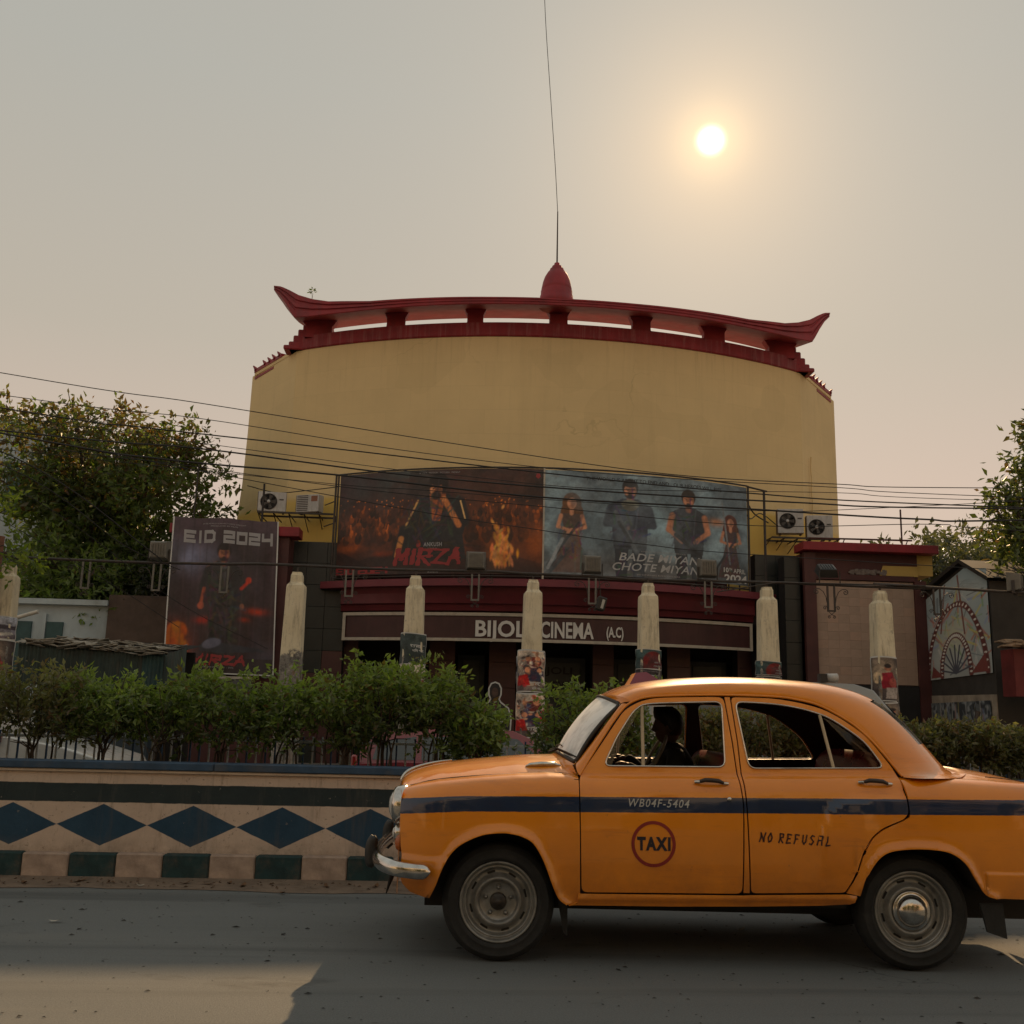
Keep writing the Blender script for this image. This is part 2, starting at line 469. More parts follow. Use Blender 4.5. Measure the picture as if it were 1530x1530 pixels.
b = MB(); b.box(-26, 28, 10.30, 10.42, -.02, .80); b.build('back_wall', mat('dull_wall', (.3, .25, .2), .9), mw)
KERB_G = mat('dark_green_kerb_paint', (.014, .046, .050), .8, var=.4, vscale=6, grime=(.11, .085, .065), gamt=.6, gscale=5, bump=.3, bscale=25)
KERB_C = mat('cream_kerb_paint', (.43, .325, .26), .85, var=.35, vscale=6, grime=(.12, .08, .06), gamt=.75, gscale=4, bump=.35, bscale=25)
kerb = tag(bpy.data.objects.new('kerb', None), kind='structure'); COL.objects.link(kerb)
kms = [MB().box(-.190, .190, 9.155, 9.262, -.02, .207, None, .012).mesh('kerb_stone', m_) for m_ in (KERB_G, KERB_C)]
for k in range(-22, 26):
    o = link('kerb_stone', kms[k % 2], kerb); o.location = (-2.93 + k * .385, rnd.uniform(-.004, .004), rnd.uniform(-.004, .004))
sheet('median_soil', -26, 28, 9.40, 10.30, .74, EARTH)
# ================================================================== the cinema
XC = 2.8
def arcy(x, y0, rad): return y0 + rad - math.sqrt(max(1e-6, rad * rad - (x - XC) ** 2))
def stucco(name, top, low):
    m, nt, N, L, b = new_mat(name)
    tc = N.new('ShaderNodeTexCoord'); sp = N.new('ShaderNodeSeparateXYZ'); L.new(tc.outputs['Object'], sp.inputs[0])
    vec = coords(N, L)
    a = mixc(N, L, rampf(N, L, noise_tex(N, L, vec, .5, 8, .6), .3, .7), tuple(x * .93 for x in top), tuple(x * 1.05 for x in top))
    # panels painted at different times
    br = N.new('ShaderNodeTexBrick'); br.inputs['Scale'].default_value = .35; br.inputs['Mortar Size'].default_value = .004; br.inputs['Color1'].default_value = (1, 1, 1, 1); br.inputs['Color2'].default_value = (.955, .955, .95, 1); br.inputs['Mortar'].default_value = (.93, .93, .93, 1)
    mp = N.new('ShaderNodeMapping'); mp.inputs['Rotation'].default_value = (R(90), 0, 0); L.new(tc.outputs['Object'], mp.inputs[0]); L.new(mp.outputs[0], br.inputs['Vector'])
    a = mixc(N, L, .8, a, br.outputs[0], 'MULTIPLY')
    # the cleaner, freshly painted lower part
    lw = rampf(N, L, sp.outputs[2], 7.62, 7.45)
    a = mixc(N, L, lw, a, low)
    st = rampf(N, L, noise_tex(N, L, coords(N, L, scale=(1.6, 1.6, .10)), 1.4, 8, .75), .52, .80)
    mm = N.new('ShaderNodeMath'); mm.operation = 'MULTIPLY'; L.new(st, mm.inputs[0]); mm.inputs[1].default_value = .20
    a = mixc(N, L, mm.outputs[0], a, tuple(x * .55 for x in top))
    # rain streaks hanging from the parapet, hairline cracks, patched plaster
    stk = rampf(N, L, noise_tex(N, L, coords(N, L, scale=(3.2, 3.2, .09)), 1.9, 7, .75), .54, .74)
    hh = rampf(N, L, sp.outputs[2], 10.3, 12.25)
    m3 = N.new('ShaderNodeMath'); m3.operation = 'MULTIPLY'; L.new(stk, m3.inputs[0]); L.new(hh, m3.inputs[1])
    m4 = N.new('ShaderNodeMath'); m4.operation = 'MULTIPLY'; L.new(m3.outputs[0], m4.inputs[0]); m4.inputs[1].default_value = .35
    a = mixc(N, L, m4.outputs[0], a, (.20, .145, .085))
    ck = N.new('ShaderNodeTexVoronoi'); ck.feature = 'DISTANCE_TO_EDGE'; ck.inputs['Scale'].default_value = .22
    wv = N.new('ShaderNodeVectorMath'); wv.operation = 'ADD'; nz_ = N.new('ShaderNodeTexNoise'); nz_.inputs['Scale'].default_value = .9; nz_.inputs['Detail'].default_value = 7; L.new(vec, nz_.inputs['Vector'])
    L.new(vec, wv.inputs[0]); L.new(nz_.outputs['Color'], wv.inputs[1]); L.new(wv.outputs[0], ck.inputs['Vector'])
    mk = N.new('ShaderNodeMath'); mk.operation = 'MULTIPLY'; L.new(rampf(N, L, ck.outputs['Distance'], .0035, .0008), mk.inputs[0]); L.new(rampf(N, L, noise_tex(N, L, vec, .22, 3), .53, .64), mk.inputs[1])
    m6 = N.new('ShaderNodeMath'); m6.operation = 'MULTIPLY'; L.new(mk.outputs[0], m6.inputs[0]); m6.inputs[1].default_value = .40
    a = mixc(N, L, m6.outputs[0], a, (.40, .30, .15))
    pt = rampf(N, L, noise_tex(N, L, vec, .45, 2, .4), .60, .605)
    m5 = N.new('ShaderNodeMath'); m5.operation = 'MULTIPLY'; L.new(pt, m5.inputs[0]); m5.inputs[1].default_value = .16
    a = mixc(N, L, m5.outputs[0], a, (.52, .40, .20))
    L.new(a, b.inputs['Base Color']); b.inputs['Roughness'].default_value = .9
    bp = N.new('ShaderNodeBump'); bp.inputs['Strength'].default_value = .25; bp.inputs['Distance'].default_value = .03
    L.new(noise_tex(N, L, vec, 7, 7, .7), bp.inputs['Height']); L.new(bp.outputs[0], b.inputs['Normal'])
    return m
YELLOW = stucco('ochre_stucco', (.72, .55, .285), (.74, .50, .125))
RED = mat('dark_red_paint', (.265, .018, .026), .6, var=.3, vscale=1.5, grime=(.10, .03, .035), gamt=.5, gscale=1.4, gstretch=(2, 2, .3), bump=.1, bscale=14)
REDP = mat('weathered_red_paint', (.235, .016, .022), .65, var=.3, vscale=2, grime=(.42, .27, .25), gamt=.35, gscale=1.5, gstretch=(7, 7, .35), bump=.1, bscale=14)
MAROON = mat('maroon_plaster', (.085, .026, .024), .6, var=.3, vscale=1.2, grime=(.05, .022, .02), gamt=.5, gscale=2)
cb = thing('cinema_building', 'curved ochre cinema building with a dark red upswept roof and small dome', 'building', (0, 0, 0))

def wall_line(n=40):
    p = [(-7.02, 48), (-6.87, 32.85)]
    for x in np.linspace(-5.02, 10.62, n): p.append((x, arcy(x, 28.0, 15.7)))
    return p + [(12.75, 32.85), (12.85, 48)]
WL = wall_line()
b = MB(); rows = []
for z, e in ((4.4, .17), (7.5, .15), (8.6, .07), (10.3, .02), (12.24, 0.0)):
    rows.append([(x - e if x < -6 else x, y, z) for x, y in WL])
b.loft(rows, smooth=False)
top = [(x, y, 12.24) for x, y in WL]; b.add(top, [tuple(range(len(top)))[::-1]])
b.build('wall', YELLOW, cb)
b = MB(); b.add([(x, y + .3, 12.26) for x, y in WL[1:-1]] + [(12.6, 47, 12.26), (-6.8, 47, 12.26)], [tuple(range(len(WL)))[::-1]]); b.build('roof_terrace', mat('terrace_bounce_red', (.46, .17, .10), .9, var=.25, vscale=1), cb)  # unseen terrace sheet, coloured red to bounce a warm glow onto the soffit
# rainwater pipes and cracks that read as lines on the wall
for x, y, z0, z1 in ((-5.35, 31.28, 7.6, 10.9), (11.02, 30.55, 7.4, 9.6)):
    b = MB(); b.tube([(x, y - .05, z) if i % 2 else (x + .02, y - .05, z) for i, z in enumerate(np.linspace(z0, z1, 7))], .022, 6); b.build('rain_pipe', YELLOW, cb)
# red parapet band with stepped ends
b = MB(); rows = []
xs = np.linspace(-4.86, 10.50, 48)
for (dy, z) in ((-.02, 12.20), (-.06, 12.24), (-.06, 12.62), (.35, 12.66), (.35, 12.20)):
    rows.append([(x, arcy(x, 28.0, 15.7) + dy, z) for x in xs])
b.loft(rows, smooth=False); b.build('parapet', REDP, cb)
for sg, x0 in ((-1, -4.86), (1, 10.50)):
    b = MB()
    for k, (dx, z1) in enumerate(((0, 13.02), (.14, 12.86), (.27, 12.66), (.40, 12.46), (.55, 12.34))):
        xa, xb = x0 + sg * dx, x0 + sg * (dx - .9 + k * .1)
        yy = arcy(x0, 28.0, 15.7)
        b.box(min(xa, xb), max(xa, xb), yy - .05 - .01 * k, yy + .5, 12.2, z1, None, .03)
    b.build('stepped_end', RED, cb)
# posts between parapet and roof
post_x = [-4.35, -1.965, .37, 2.795, 5.265, 7.575, 9.95]
pw = [.42, .285, .25, .275, .285, .335, .42]
b0 = None
for x, w in zip(post_x, pw):
    y = arcy(x, 28.0, 15.7); b = MB()
    b.loft([[(x - w * k, y + .02, z), (x + w * k, y + .02, z), (x + w * k, y + .30, z), (x - w * k, y + .30, z)] for z, k in ((12.55, 1.0), (12.70, .94), (12.90, .94), (13.00, 1.12), (13.12, 1.30))], closed=True, smooth=False)
    b.build('roof_post', RED, cb)
# the roof: a curved slab whose ends sweep up
def tip(d):                       # d: metres from the middle, sideways
    a = abs(d)
    top = float(np.interp(a, [0, 2, 4.4, 5.6, 6.8, 7.3, 7.75, 8.05, 8.35, 8.60], [12.965, 12.975, 13.015, 13.04, 13.19, 13.34, 13.55, 13.76, 13.95, 14.03]))
    bot = float(np.interp(a, [0, 3, 6.3, 7.4, 7.85, 8.0, 8.15, 8.4, 8.60], [12.78, 12.79, 12.79, 12.83, 12.88, 13.10, 13.36, 13.72, 13.92]))
    return top, bot
ds = np.concatenate([np.linspace(-8.6, -7, 16), np.linspace(-6.8, 6.8, 44), np.linspace(7, 8.6, 16)])
b = MB(); rows = []
for d in ds:
    t, bo = tip(d); x = XC + .06 + d; yf = arcy(x, 27.0, 15.7); k = max(0, (abs(d) - 7.3) / 1.3)
    h = t - bo
    yb = arcy(XC + .06 + math.copysign(min(abs(d), 7.3), d), 30.0, 15.7)
    yb = yb * (1 - k) + (yf + .25) * k
    g = .035 * min(1, max(0, (abs(d) - 4) / 3))
    zb = 13.57 * (1 - min(1, k)) + (bo + .03) * min(1, k)
    prof = [(yb, zb), (yf, bo), (yf - .02, bo + .02), (yf - .02, bo + h * .30), (yf - .02 + g, bo + h * .33), (yf - .02 + g, bo + h * .42), (yf - .045, bo + h * .45), (yf - .045, bo + h * .62), (yf - .045 + g, bo + h * .65), (yf - .045 + g, bo + h * .74), (yf - .07, bo + h * .78), (yf - .07, t), (yf + .5 * (1 - k) + .1, t + .06 * (1 - k)), (yb + .02, (zb + .14) * (1 - min(1, k)) + (t - .03) * min(1, k))]
    rows.append([(x, y, z) for y, z in prof])
b.loft(rows, closed=True, smooth=False); b.add(rows[0], [tuple(range(len(rows[0])))]); b.add(rows[-1], [tuple(range(len(rows[0])))[::-1]])
b.build('roof', RED, cb)
# dome over the middle of the roof with its mast
M_ = Matrix.Translation((2.67, 27.55, 12.95)) @ Matrix.Scale(1.095, 4, (0, 0, 1))
b = MB(); b.lathe([(.50, 0), (.50, .20), (.475, .22), (.475, .30), (.455, .33), (.455, .44), (.43, .47), (.44, .49), (.425, .56), (.395, .70), (.35, .83), (.27, .96), (.20, 1.04), (.20, 1.07), (.15, 1.09), (.14, 1.15), (.09, 1.17), (.075, 1.24), (.03, 1.26), (0, 1.27)], 24, M_)
dome = b.build('dome', RED, cb)
MB().tube([(2.67, 27.55, 14.3), (2.665, 27.55, 15.93)], [.026, .017], 6).build('mast', mat('rusty_iron', (.045, .028, .02), .8), dome)
# red tiled shoulders on the receding ends of the wall
for sg in (-1, 1):
    A = Vector((XC + sg * 7.75, 30.02, 0)); B_ = Vector((-6.87 if sg < 0 else 12.75, 32.85, 0))
    d = (B_ - A).normalized(); n = Vector((-sg * -d.y, sg * -d.x, 0)); n = Vector((d.y, -d.x, 0)) * (1 if sg > 0 else -1)
    if n.y > 0: n = -n
    for nm, s0, s1, z0, z1, o, m_ in (('wall_shoulder', .0, 3.2, 12.20, 12.30, .03, YELLOW), ('red_trim', 1.15, 3.2, 12.30, 12.42, .05, RED), ('red_trim', 1.75, 3.2, 12.08, 12.16, .025, RED)):
        p0, p1 = A + d * s0, A + d * s1; b = MB()
        b.add([p0 + n * o + Vector((0, 0, z0)), p1 + n * o + Vector((0, 0, z0)), p1 + n * o + Vector((0, 0, z1)), p0 + n * o + Vector((0, 0, z1)), p0 - n * .3 + Vector((0, 0, z0)), p1 - n * .3 + Vector((0, 0, z0)), p1 - n * .3 + Vector((0, 0, z1)), p0 - n * .3 + Vector((0, 0, z1))],
              [(0, 1, 2, 3), (4, 7, 6, 5), (0, 3, 7, 4), (1, 5, 6, 2), (3, 2, 6, 7), (0, 4, 5, 1)])
        b.build(nm, m_, cb)
    tile = None
    for k in range(6):
        c = A + d * (1.3 + k * .36) + n * .02
        if k % 5 == 4: continue
        b = MB(); s_ = rnd.uniform(.75, 1.2)
        b.tube([c + Vector((0, 0, 12.38)), c + d * .07 * s_ + Vector((0, 0, 12.46)), c + d * .14 * s_ + n * .05 + Vector((0, 0, 12.50 + .05 * s_))], [.08, .055, .018], 5); b.build('ridge_tile', RED, cb)
# a sapling rooted on the roof edge
sp_ = thing('sapling', 'tiny sapling growing out of the left end of the red roof', 'plant', (-4.49, 28.9, 13.33))
b = MB(); b.tube([(0, 0, 0), (.01, 0, .18), (-.01, 0, .30)], [.012, .010, .006], 5); b.build('stem', mat('twig', (.06, .045, .03), .9), sp_)
LEAF_A = leaf_mat('shrub_leaf', (.018, .040, .008), (.075, .135, .022))
def leaves(P, D, size, seed, brown=0.0, dust=0.15, aspect=.42, droop=.25, bright=None):
    """rhombic leaves: P points, D leaf directions -> verts, quads, colours"""
    r_ = np.random.default_rng(seed); n = len(P)
    D = D / np.maximum(1e-6, np.linalg.norm(D, axis=1))[:, None]
    rv = r_.normal(size=(n, 3)); S = np.cross(D, rv); S /= np.maximum(1e-6, np.linalg.norm(S, axis=1))[:, None]
    N_ = np.cross(S, D)
    L_ = (size * r_.uniform(.42, 1.5, n))[:, None]; W = L_ * aspect * r_.uniform(.8, 1.25, n)[:, None]
    mid = P + D * L_ * .45
    V = np.stack([P, mid + S * W * .5 + N_ * L_ * .06, P + D * L_ - N_ * L_ * droop * r_.uniform(0, 1, n)[:, None], mid - S * W * .5 + N_ * L_ * .06], 1).reshape(-1, 3)
    F = np.arange(4 * n).reshape(n, 4)
    c = np.zeros((n, 4)); c[:, 0] = np.clip(r_.normal(.42, .25, n) + (0 if bright is None else bright), 0, 1)
    c[:, 1] = np.where(r_.random(n) < brown, r_.uniform(.4, 1, n), 0); c[:, 2] = np.clip(r_.normal(dust, dust * .6 + .01, n), 0, .6); c[:, 3] = 1
    return V, F, np.repeat(c, 4, 0)
r_ = np.random.default_rng(3); D = r_.normal(size=(34, 3)); V, F, C_ = leaves(D * [.03, .03, .03] + [0, 0, .36], D, .075, 4)
link('foliage', np_mesh('foliage', V, F, LEAF_A, colors=C_), sp_)

# ---- entrance: canopy, columns, gates
CAN = mat('canopy_red', (.125, .013, .02), .55, var=.3, vscale=1.2, grime=(.06, .012, .014), gamt=.5, gscale=1)
CANT = mat('canopy_edge_red', (.17, .026, .038), .6, var=.2, vscale=1.2)
cp = MB(); xs = np.linspace(-2.93, 8.02, 30)
cp.loft([[(x, arcy(x, y0, 11.4 + (.0 if z > 4.3 else 1.2)), z) for x in xs] for y0, z in ((25.45, 4.60), (25.50, 4.45), (25.62, 4.20), (25.74, 4.17), (25.80, 4.03), (25.9, 4.02))], smooth=False)
cp.loft([[(x, 29.2, 4.0) for x in xs], [(x, arcy(x, 25.9, 12.6), 4.02) for x in xs]], smooth=False)
canopy = cp.build('canopy', CAN, cb)
ct = MB(); xs = np.linspace(-3.50, 8.62, 32)
ct.loft([[(x, arcy(x, y0, 11.4), z) for x in xs] for y0, z in ((25.5, 4.60), (25.2, 4.60), (25.2, 4.78), (25.4, 4.80), (26.4, 4.82))] + [[(x, 29.2, 4.82) for x in xs]], smooth=False)
ct.add([(-3.5, arcy(-3.5, 25.2, 11.4), 4.60), (-3.5, 29.2, 4.60), (-3.5, 29.2, 4.8), (-3.5, arcy(-3.5, 25.2, 11.4), 4.78)], [(0, 1, 2, 3)]); ct.add([(8.62, arcy(8.62, 25.2, 11.4), 4.60), (8.62, 29.2, 4.60), (8.62, 29.2, 4.8), (8.62, arcy(8.62, 25.2, 11.4), 4.78)], [(3, 2, 1, 0)])
ct.add([(-3.5, 27.2, 4.6), (8.62, 27.2, 4.6), (8.62, 29.2, 4.6), (-3.5, 29.2, 4.6)], [(3, 2, 1, 0)])
ct.build('canopy_edge', CANT, canopy)
COLM = mat('maroon_tile', (.070, .020, .018), .45, var=.35, vscale=1.4, grime=(.04, .016, .015), gamt=.4, gscale=2)
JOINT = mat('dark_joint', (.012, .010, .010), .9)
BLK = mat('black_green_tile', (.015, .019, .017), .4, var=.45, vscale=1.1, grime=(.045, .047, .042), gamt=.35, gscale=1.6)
col_meshes = {}
for x0, x1 in ((-3.62, -2.47), (-.58, .12), (1.03, 1.76), (3.84, 4.42), (5.88, 6.52), (7.82, 9.0)):
    c = MB().box(x0 + .02, x1 - .02, 27.84, 28.4, .1, 4.0).build('entrance_column', JOINT, cb)
    w = x1 - x0; nx = 2 if w > .9 else 1
    for k in range(5):
        for i in range(nx):
            key = round(w / nx, 2)
            if key not in col_meshes: col_meshes[key] = MB().box(.004, key - .004, -.018, .018, .004, .676, None, .004).mesh('tile', COLM)
            t = link('tile', col_meshes[key], c); t.location = (x0 + i * w / nx, 27.825 + rnd.uniform(-.004, .004), .12 + k * .68)
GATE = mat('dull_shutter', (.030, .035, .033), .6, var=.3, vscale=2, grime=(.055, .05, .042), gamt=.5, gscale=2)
GATEL = mat('shutter_board', (.052, .056, .050), .6, var=.3, vscale=2)
INK = mat('black_ink', (.012, .010, .010), .7)
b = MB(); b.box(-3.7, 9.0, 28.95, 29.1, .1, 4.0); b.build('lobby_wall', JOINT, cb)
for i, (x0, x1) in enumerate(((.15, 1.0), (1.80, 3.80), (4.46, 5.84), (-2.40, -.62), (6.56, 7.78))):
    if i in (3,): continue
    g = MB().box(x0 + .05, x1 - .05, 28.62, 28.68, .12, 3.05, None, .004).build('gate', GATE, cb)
    bars = MB()
    for k in range(int((x1 - x0) / .16)): pass
    w = x1 - x0; bd = MB().box(x0 + .2, x1 - .2, 28.585, 28.615, 1.95, 2.92, None, .004).build('gate_board', GATEL, g)
    if i == 1:
        for ln, zz, hh in (('BIJOLI', 2.53, .26), ('CINEMA', 2.14, .26)):
            V, F = fit_text(ln, 1.02, hh, bold=.02); MB().add([(2.36 + v[0], 28.581, zz + v[1]) for v in V], F).build('lettering', INK, bd)
    if i == 0:
        V, F = fit_text('A/C', .34, .2, bold=.02)
# black tiled flank walls beside the entrance, tiles one by one
def tiled_wall(x0, x1, y, z0, z1, tw, th, pick, name, label=None):
    w = MB().box(x0, x1, y + .02, y + .5, z0, z1).build(name, JOINT, cb)
    nx, nz = max(1, round((x1 - x0) / tw)), max(1, round((z1 - z0) / th)); tw, th = (x1 - x0) / nx, (z1 - z0) / nz
    ms = {}
    for k in range(nz):
        for i in range(nx):
            m_ = pick(i / max(1, nx - 1), k, nx, i)
            if m_ not in ms: ms[m_] = MB().box(.004, tw - .004, -.012, .024, .004, th - .004, None, .003).mesh('tile', m_)
            t = link('tile', ms[m_], w); t.location = (x0 + i * tw, y + rnd.uniform(-.004, .004), z0 + k * th)
    return w
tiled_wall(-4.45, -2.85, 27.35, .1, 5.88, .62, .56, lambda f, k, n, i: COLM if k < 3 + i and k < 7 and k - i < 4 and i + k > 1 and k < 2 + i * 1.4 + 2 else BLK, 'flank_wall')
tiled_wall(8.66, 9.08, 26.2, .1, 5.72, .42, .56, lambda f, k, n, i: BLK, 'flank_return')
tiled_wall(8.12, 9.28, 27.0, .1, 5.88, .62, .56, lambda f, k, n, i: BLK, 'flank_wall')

# ---- the name board, curved with the canopy
sg_ = thing('name_board', 'long curved maroon board with white cinema name above the entrance', 'sign', (0, 0, 0))
SB = mat('maroon_board', (.052, .014, .014), .5, var=.35, vscale=1.5, grime=(.09, .03, .028), gamt=.4, gscale=1.8, gstretch=(3, 3, .4))
WF = mat('dirty_white_frame', (.50, .45, .37), .7, var=.3, vscale=3, grime=(.16, .10, .07), gamt=.7, gscale=3)
def sb(x, off): return arcy(x, 25.92 - off, 14.0)
b = MB(); xs = np.linspace(-2.80, 7.93, 34)
b.loft([[(x, sb(x, -.15), 3.30) for x in xs], [(x, sb(x, 0), 3.30) for x in xs], [(x, sb(x, 0), 3.95) for x in xs], [(x, sb(x, -.15), 3.95) for x in xs]], smooth=False); b.build('board', SB, sg_)
def strip(x0, x1, z0, z1, off, n=30):
    b = MB(); xs = np.linspace(x0, x1, n)
    b.loft([[(x, sb(x, d), z) for x in xs] for d, z in ((-.02, z0), (off, z0), (off, z1), (-.02, z1))], smooth=False)
    b.add([(x0, sb(x0, -.02), z0), (x0, sb(x0, off), z0), (x0, sb(x0, off), z1), (x0, sb(x0, -.02), z1)], [(3, 2, 1, 0)]); b.add([(x1, sb(x1, -.02), z0), (x1, sb(x1, off), z0), (x1, sb(x1, off), z1), (x1, sb(x1, -.02), z1)], [(0, 1, 2, 3)])
    return b
for x0, x1, z0, z1 in ((-2.86, 7.98, 3.905, 3.985), (-2.86, 7.98, 3.262, 3.335), (-2.86, -2.78, 3.335, 3.905), (7.90, 7.98, 3.335, 3.905)):
    strip(x0, x1, z0, z1, .05, 30 if x1 - x0 > 1 else 2).build('frame_strip', WF, sg_)
LW = mat('white_sign_letter', (.66, .65, .62), .5, var=.1)
def sign_word(word, x0, x1, z0, h):
    # measure, then one object per letter
    V, F = text_mesh(word, size=1, bold=.024); 
    total = max(v[0] for v in V) - min(v[0] for v in V); mn = min(v[0] for v in V); hh = max(v[1] for v in V); k = (x1 - x0) / total
    # islands by x order: build each letter by advancing pen
    pen = 0
    for i, ch in enumerate(word):
        Vp, _ = text_mesh(word[:i + 1], size=1, bold=.024); Vc, Fc = text_mesh(ch, size=1, bold=.024, depth=.06)
        if not Vc: continue
        xr = max(v[0] for v in Vp); wc = max(v[0] for v in Vc)
        off = xr - wc - mn
        MB().add([(x0 + (v[0] + off) * k, sb(x0 + (v[0] + off) * k, .03) - v[2] * .3, z0 + v[1] * h / hh) for v in Vc], Fc).build('letter', LW, sg_)
sign_word('BIJOLI', .60, 1.98, 3.395, .40); sign_word('CINEMA', 2.24, 3.60, 3.395, .40); sign_word('(A.C)', 3.93, 4.37, 3.45, .26)

# ---- right annex with the tan tiled wall
an = thing('annex_building', 'low annex right of the cinema with a tan tiled wall and dark red cornice', 'building', (0, 0, 0))
TAN = [mat('tan_tile_%s' % n, c, .6, var=.22, vscale=1.3, grime=(.22, .15, .11), gamt=.35, gscale=1.2, gstretch=(1.5, 1.5, .3)) for n, c in (('light', (.47, .325, .245)), ('mid', (.43, .30, .225)), ('warm', (.485, .32, .235)))]
YP = mat('yellow_plaster', (.58, .39, .11), .85, var=.15, vscale=2, grime=(.3, .2, .08), gamt=.4, gscale=2)
b = MB(); b.box(9.22, 12.18, 26.05, 31, .1, 5.86); b.build('wall', MAROON, an)
b = MB(); b.box(9.02, 12.62, 25.70, 26.45, 5.84, 6.06, None, .01); b.build('cornice', RED, an)
b = MB(); b.box(12.181, 12.60, 26.06, 31, 5.30, 5.838); b.prism([(11.15, 5.26), (12.18, 5.26), (12.18, 5.53), (11.25, 5.53)], lambda x, z: (x, 26.02, z), lambda x, z: (x, 26.06, z)); b.build('yellow_patch', YP, an)
b = MB(); b.box(9.10, 9.40, 25.90, 26.05, .1, 5.80); b.box(12.04, 12.34, 25.93, 26.05, .1, 5.14); b.box(9.4, 12.04, 25.96, 26.05, 5.12, 5.26); b.build('frame', MAROON, an)
b = MB()
for k in range(60): 
    x = 10.30 + rnd.random() * .95; b.box(x, x + rnd.uniform(.04, .12), 26.02 - rnd.random() * .02, 26.06, 5.27 + rnd.random() * .1, 5.33 + rnd.random() * .10)
b.build('bare_plaster', mat('crumbled_plaster', (.22, .18, .16), .95, vscale=9), an)
nx, nz = 9, 12; tw, th = 2.62 / nx, 2.66 / nz
tm = [MB().box(.0012, tw - .0012, -.010, .03, .0012, th - .0012, None, .0015).mesh('tile', m_) for m_ in TAN]
for k in range(nz):
    for i in range(nx):
        t = link('tile', tm[rnd.choice((0, 0, 1, 1, 2))], an); t.location = (9.41 + i * tw, 26.02 + rnd.uniform(-.002, .002), 2.44 + k * th)
b = MB(); b.box(9.41, 12.03, 25.97, 26.05, .1, 2.42); b.build('plinth', mat('dark_plinth', (.02, .018, .018), .7, var=.4, vscale=2), an)
b = MB(); b.tube([(9.3, 26.1, 6.22), (12.1, 26.1, 6.24)], .025, 6); b.tube([(11.78, 26.0, 6.06), (11.78, 26.0, 7.05)], .022, 6)
for x in (9.6, 10.2, 11.9): b.tube([(x, 26.1, 6.05), (x + .08, 26.1, 6.23)], .015, 5)
b.build('roof_pipes', mat('rusty_pipe', (.075, .03, .026), .7), an)
# ---- left wing behind the banner
lw_ = thing('left_wing', 'dark red low wing left of the cinema behind the tall hanging banner', 'building', (0, 0, 0))
b = MB(); b.box(-7.05, -4.28, 26.50, 31, .1, 6.0); b.build('wall', MAROON, lw_)
b = MB(); b.box(-7.32, -4.02, 26.36, 27.0, 5.84, 6.09, None, .01); b.build('cornice', RED, lw_)
b = MB(); b.tube([(-6.83, 26.7, 6.0), (-6.80, 26.7, 7.75)], .022, 6); DI = mat('dark_iron', (.03, .025, .022), .7); b.build('roof_rod', DI, lw_); MB().tube([(-5.10, 26.9, 6.0), (-5.10, 26.9, 7.32)], .03, 6).build('roof_rod', DI, lw_)
# ================================================================== far pavement, neighbours, pillars, lamps
sheet('far_pavement', -220, 220, 16.6, 60, .12, mat('pavement_slabs', (.20, .17, .145), .9, vscale=1.5, bump=.3, bscale=12))
b = MB(); b.box(-30, 32, 16.5, 16.62, -.02, .118); tag(b.build('far_kerb', mat('kerb_grey', (.25, .22, .19), .9)), kind='structure')
CREAMP = None
def pillar_mat():
    m, nt, N, L, b = new_mat('pillar_limewash')
    tc = N.new('ShaderNodeTexCoord'); sp = N.new('ShaderNodeSeparateXYZ'); L.new(tc.outputs['Object'], sp.inputs[0])
    oi = N.new('ShaderNodeObjectInfo')
    va = N.new('ShaderNodeVectorMath'); va.operation = 'ADD'; L.new(tc.outputs['Object'], va.inputs[0])
    cm = N.new('ShaderNodeCombineXYZ'); ml = N.new('ShaderNodeMath'); ml.operation = 'MULTIPLY'; ml.inputs[1].default_value = 40; L.new(oi.outputs['Random'], ml.inputs[0])
    for i in range(3): L.new(ml.outputs[0], cm.inputs[i])
    L.new(cm.outputs[0], va.inputs[1]); vec = va.outputs[0]
    c = mixc(N, L, rampf(N, L, noise_tex(N, L, vec, 3, 7, .7), .3, .7), (.66, .575, .40), (.77, .69, .51))
    mp = N.new('ShaderNodeMapping'); mp.inputs['Scale'].default_value = (5, 5, .8); L.new(vec, mp.inputs[0])
    c = mixc(N, L, rampf(N, L, noise_tex(N, L, mp.outputs[0], 2.2, 7, .75), .50, .74), c, (.27, .22, .15))
    c = mixc(N, L, rampf(N, L, noise_tex(N, L, vec, 9, 7, .8), .58, .68), c, (.30, .27, .22))
    # peeling lower down
    pz = N.new('ShaderNodeMath'); pz.operation = 'ADD'; nn = N.new('ShaderNodeMath'); nn.operation = 'MULTIPLY'; nn.inputs[1].default_value = 1.1
    L.new(noise_tex(N, L, vec, 4, 7, .75), nn.inputs[0]); L.new(sp.outputs[2], pz.inputs[0]); L.new(nn.outputs[0], pz.inputs[1])
    pf = rampf(N, L, pz.outputs[0], 3.02, 2.94)
    pl = mixc(N, L, rampf(N, L, noise_tex(N, L, vec, 7, 7, .8), .38, .62), (.05, .045, .042), (.34, .32, .29))
    pl = mixc(N, L, rampf(N, L, noise_tex(N, L, vec, 4, 5, .8), .55, .65), pl, (.20, .13, .09))
    c = mixc(N, L, pf, c, pl)
    L.new(c, b.inputs['Base Color']); b.inputs['Roughness'].default_value = .9
    bp = N.new('ShaderNodeBump'); bp.inputs['Strength'].default_value = .4; bp.inputs['Distance'].default_value = .015
    L.new(noise_tex(N, L, vec, 16, 6, .75), bp.inputs['Height']); L.new(bp.outputs[0], b.inputs['Normal'])
    return m
PILM = pillar_mat()
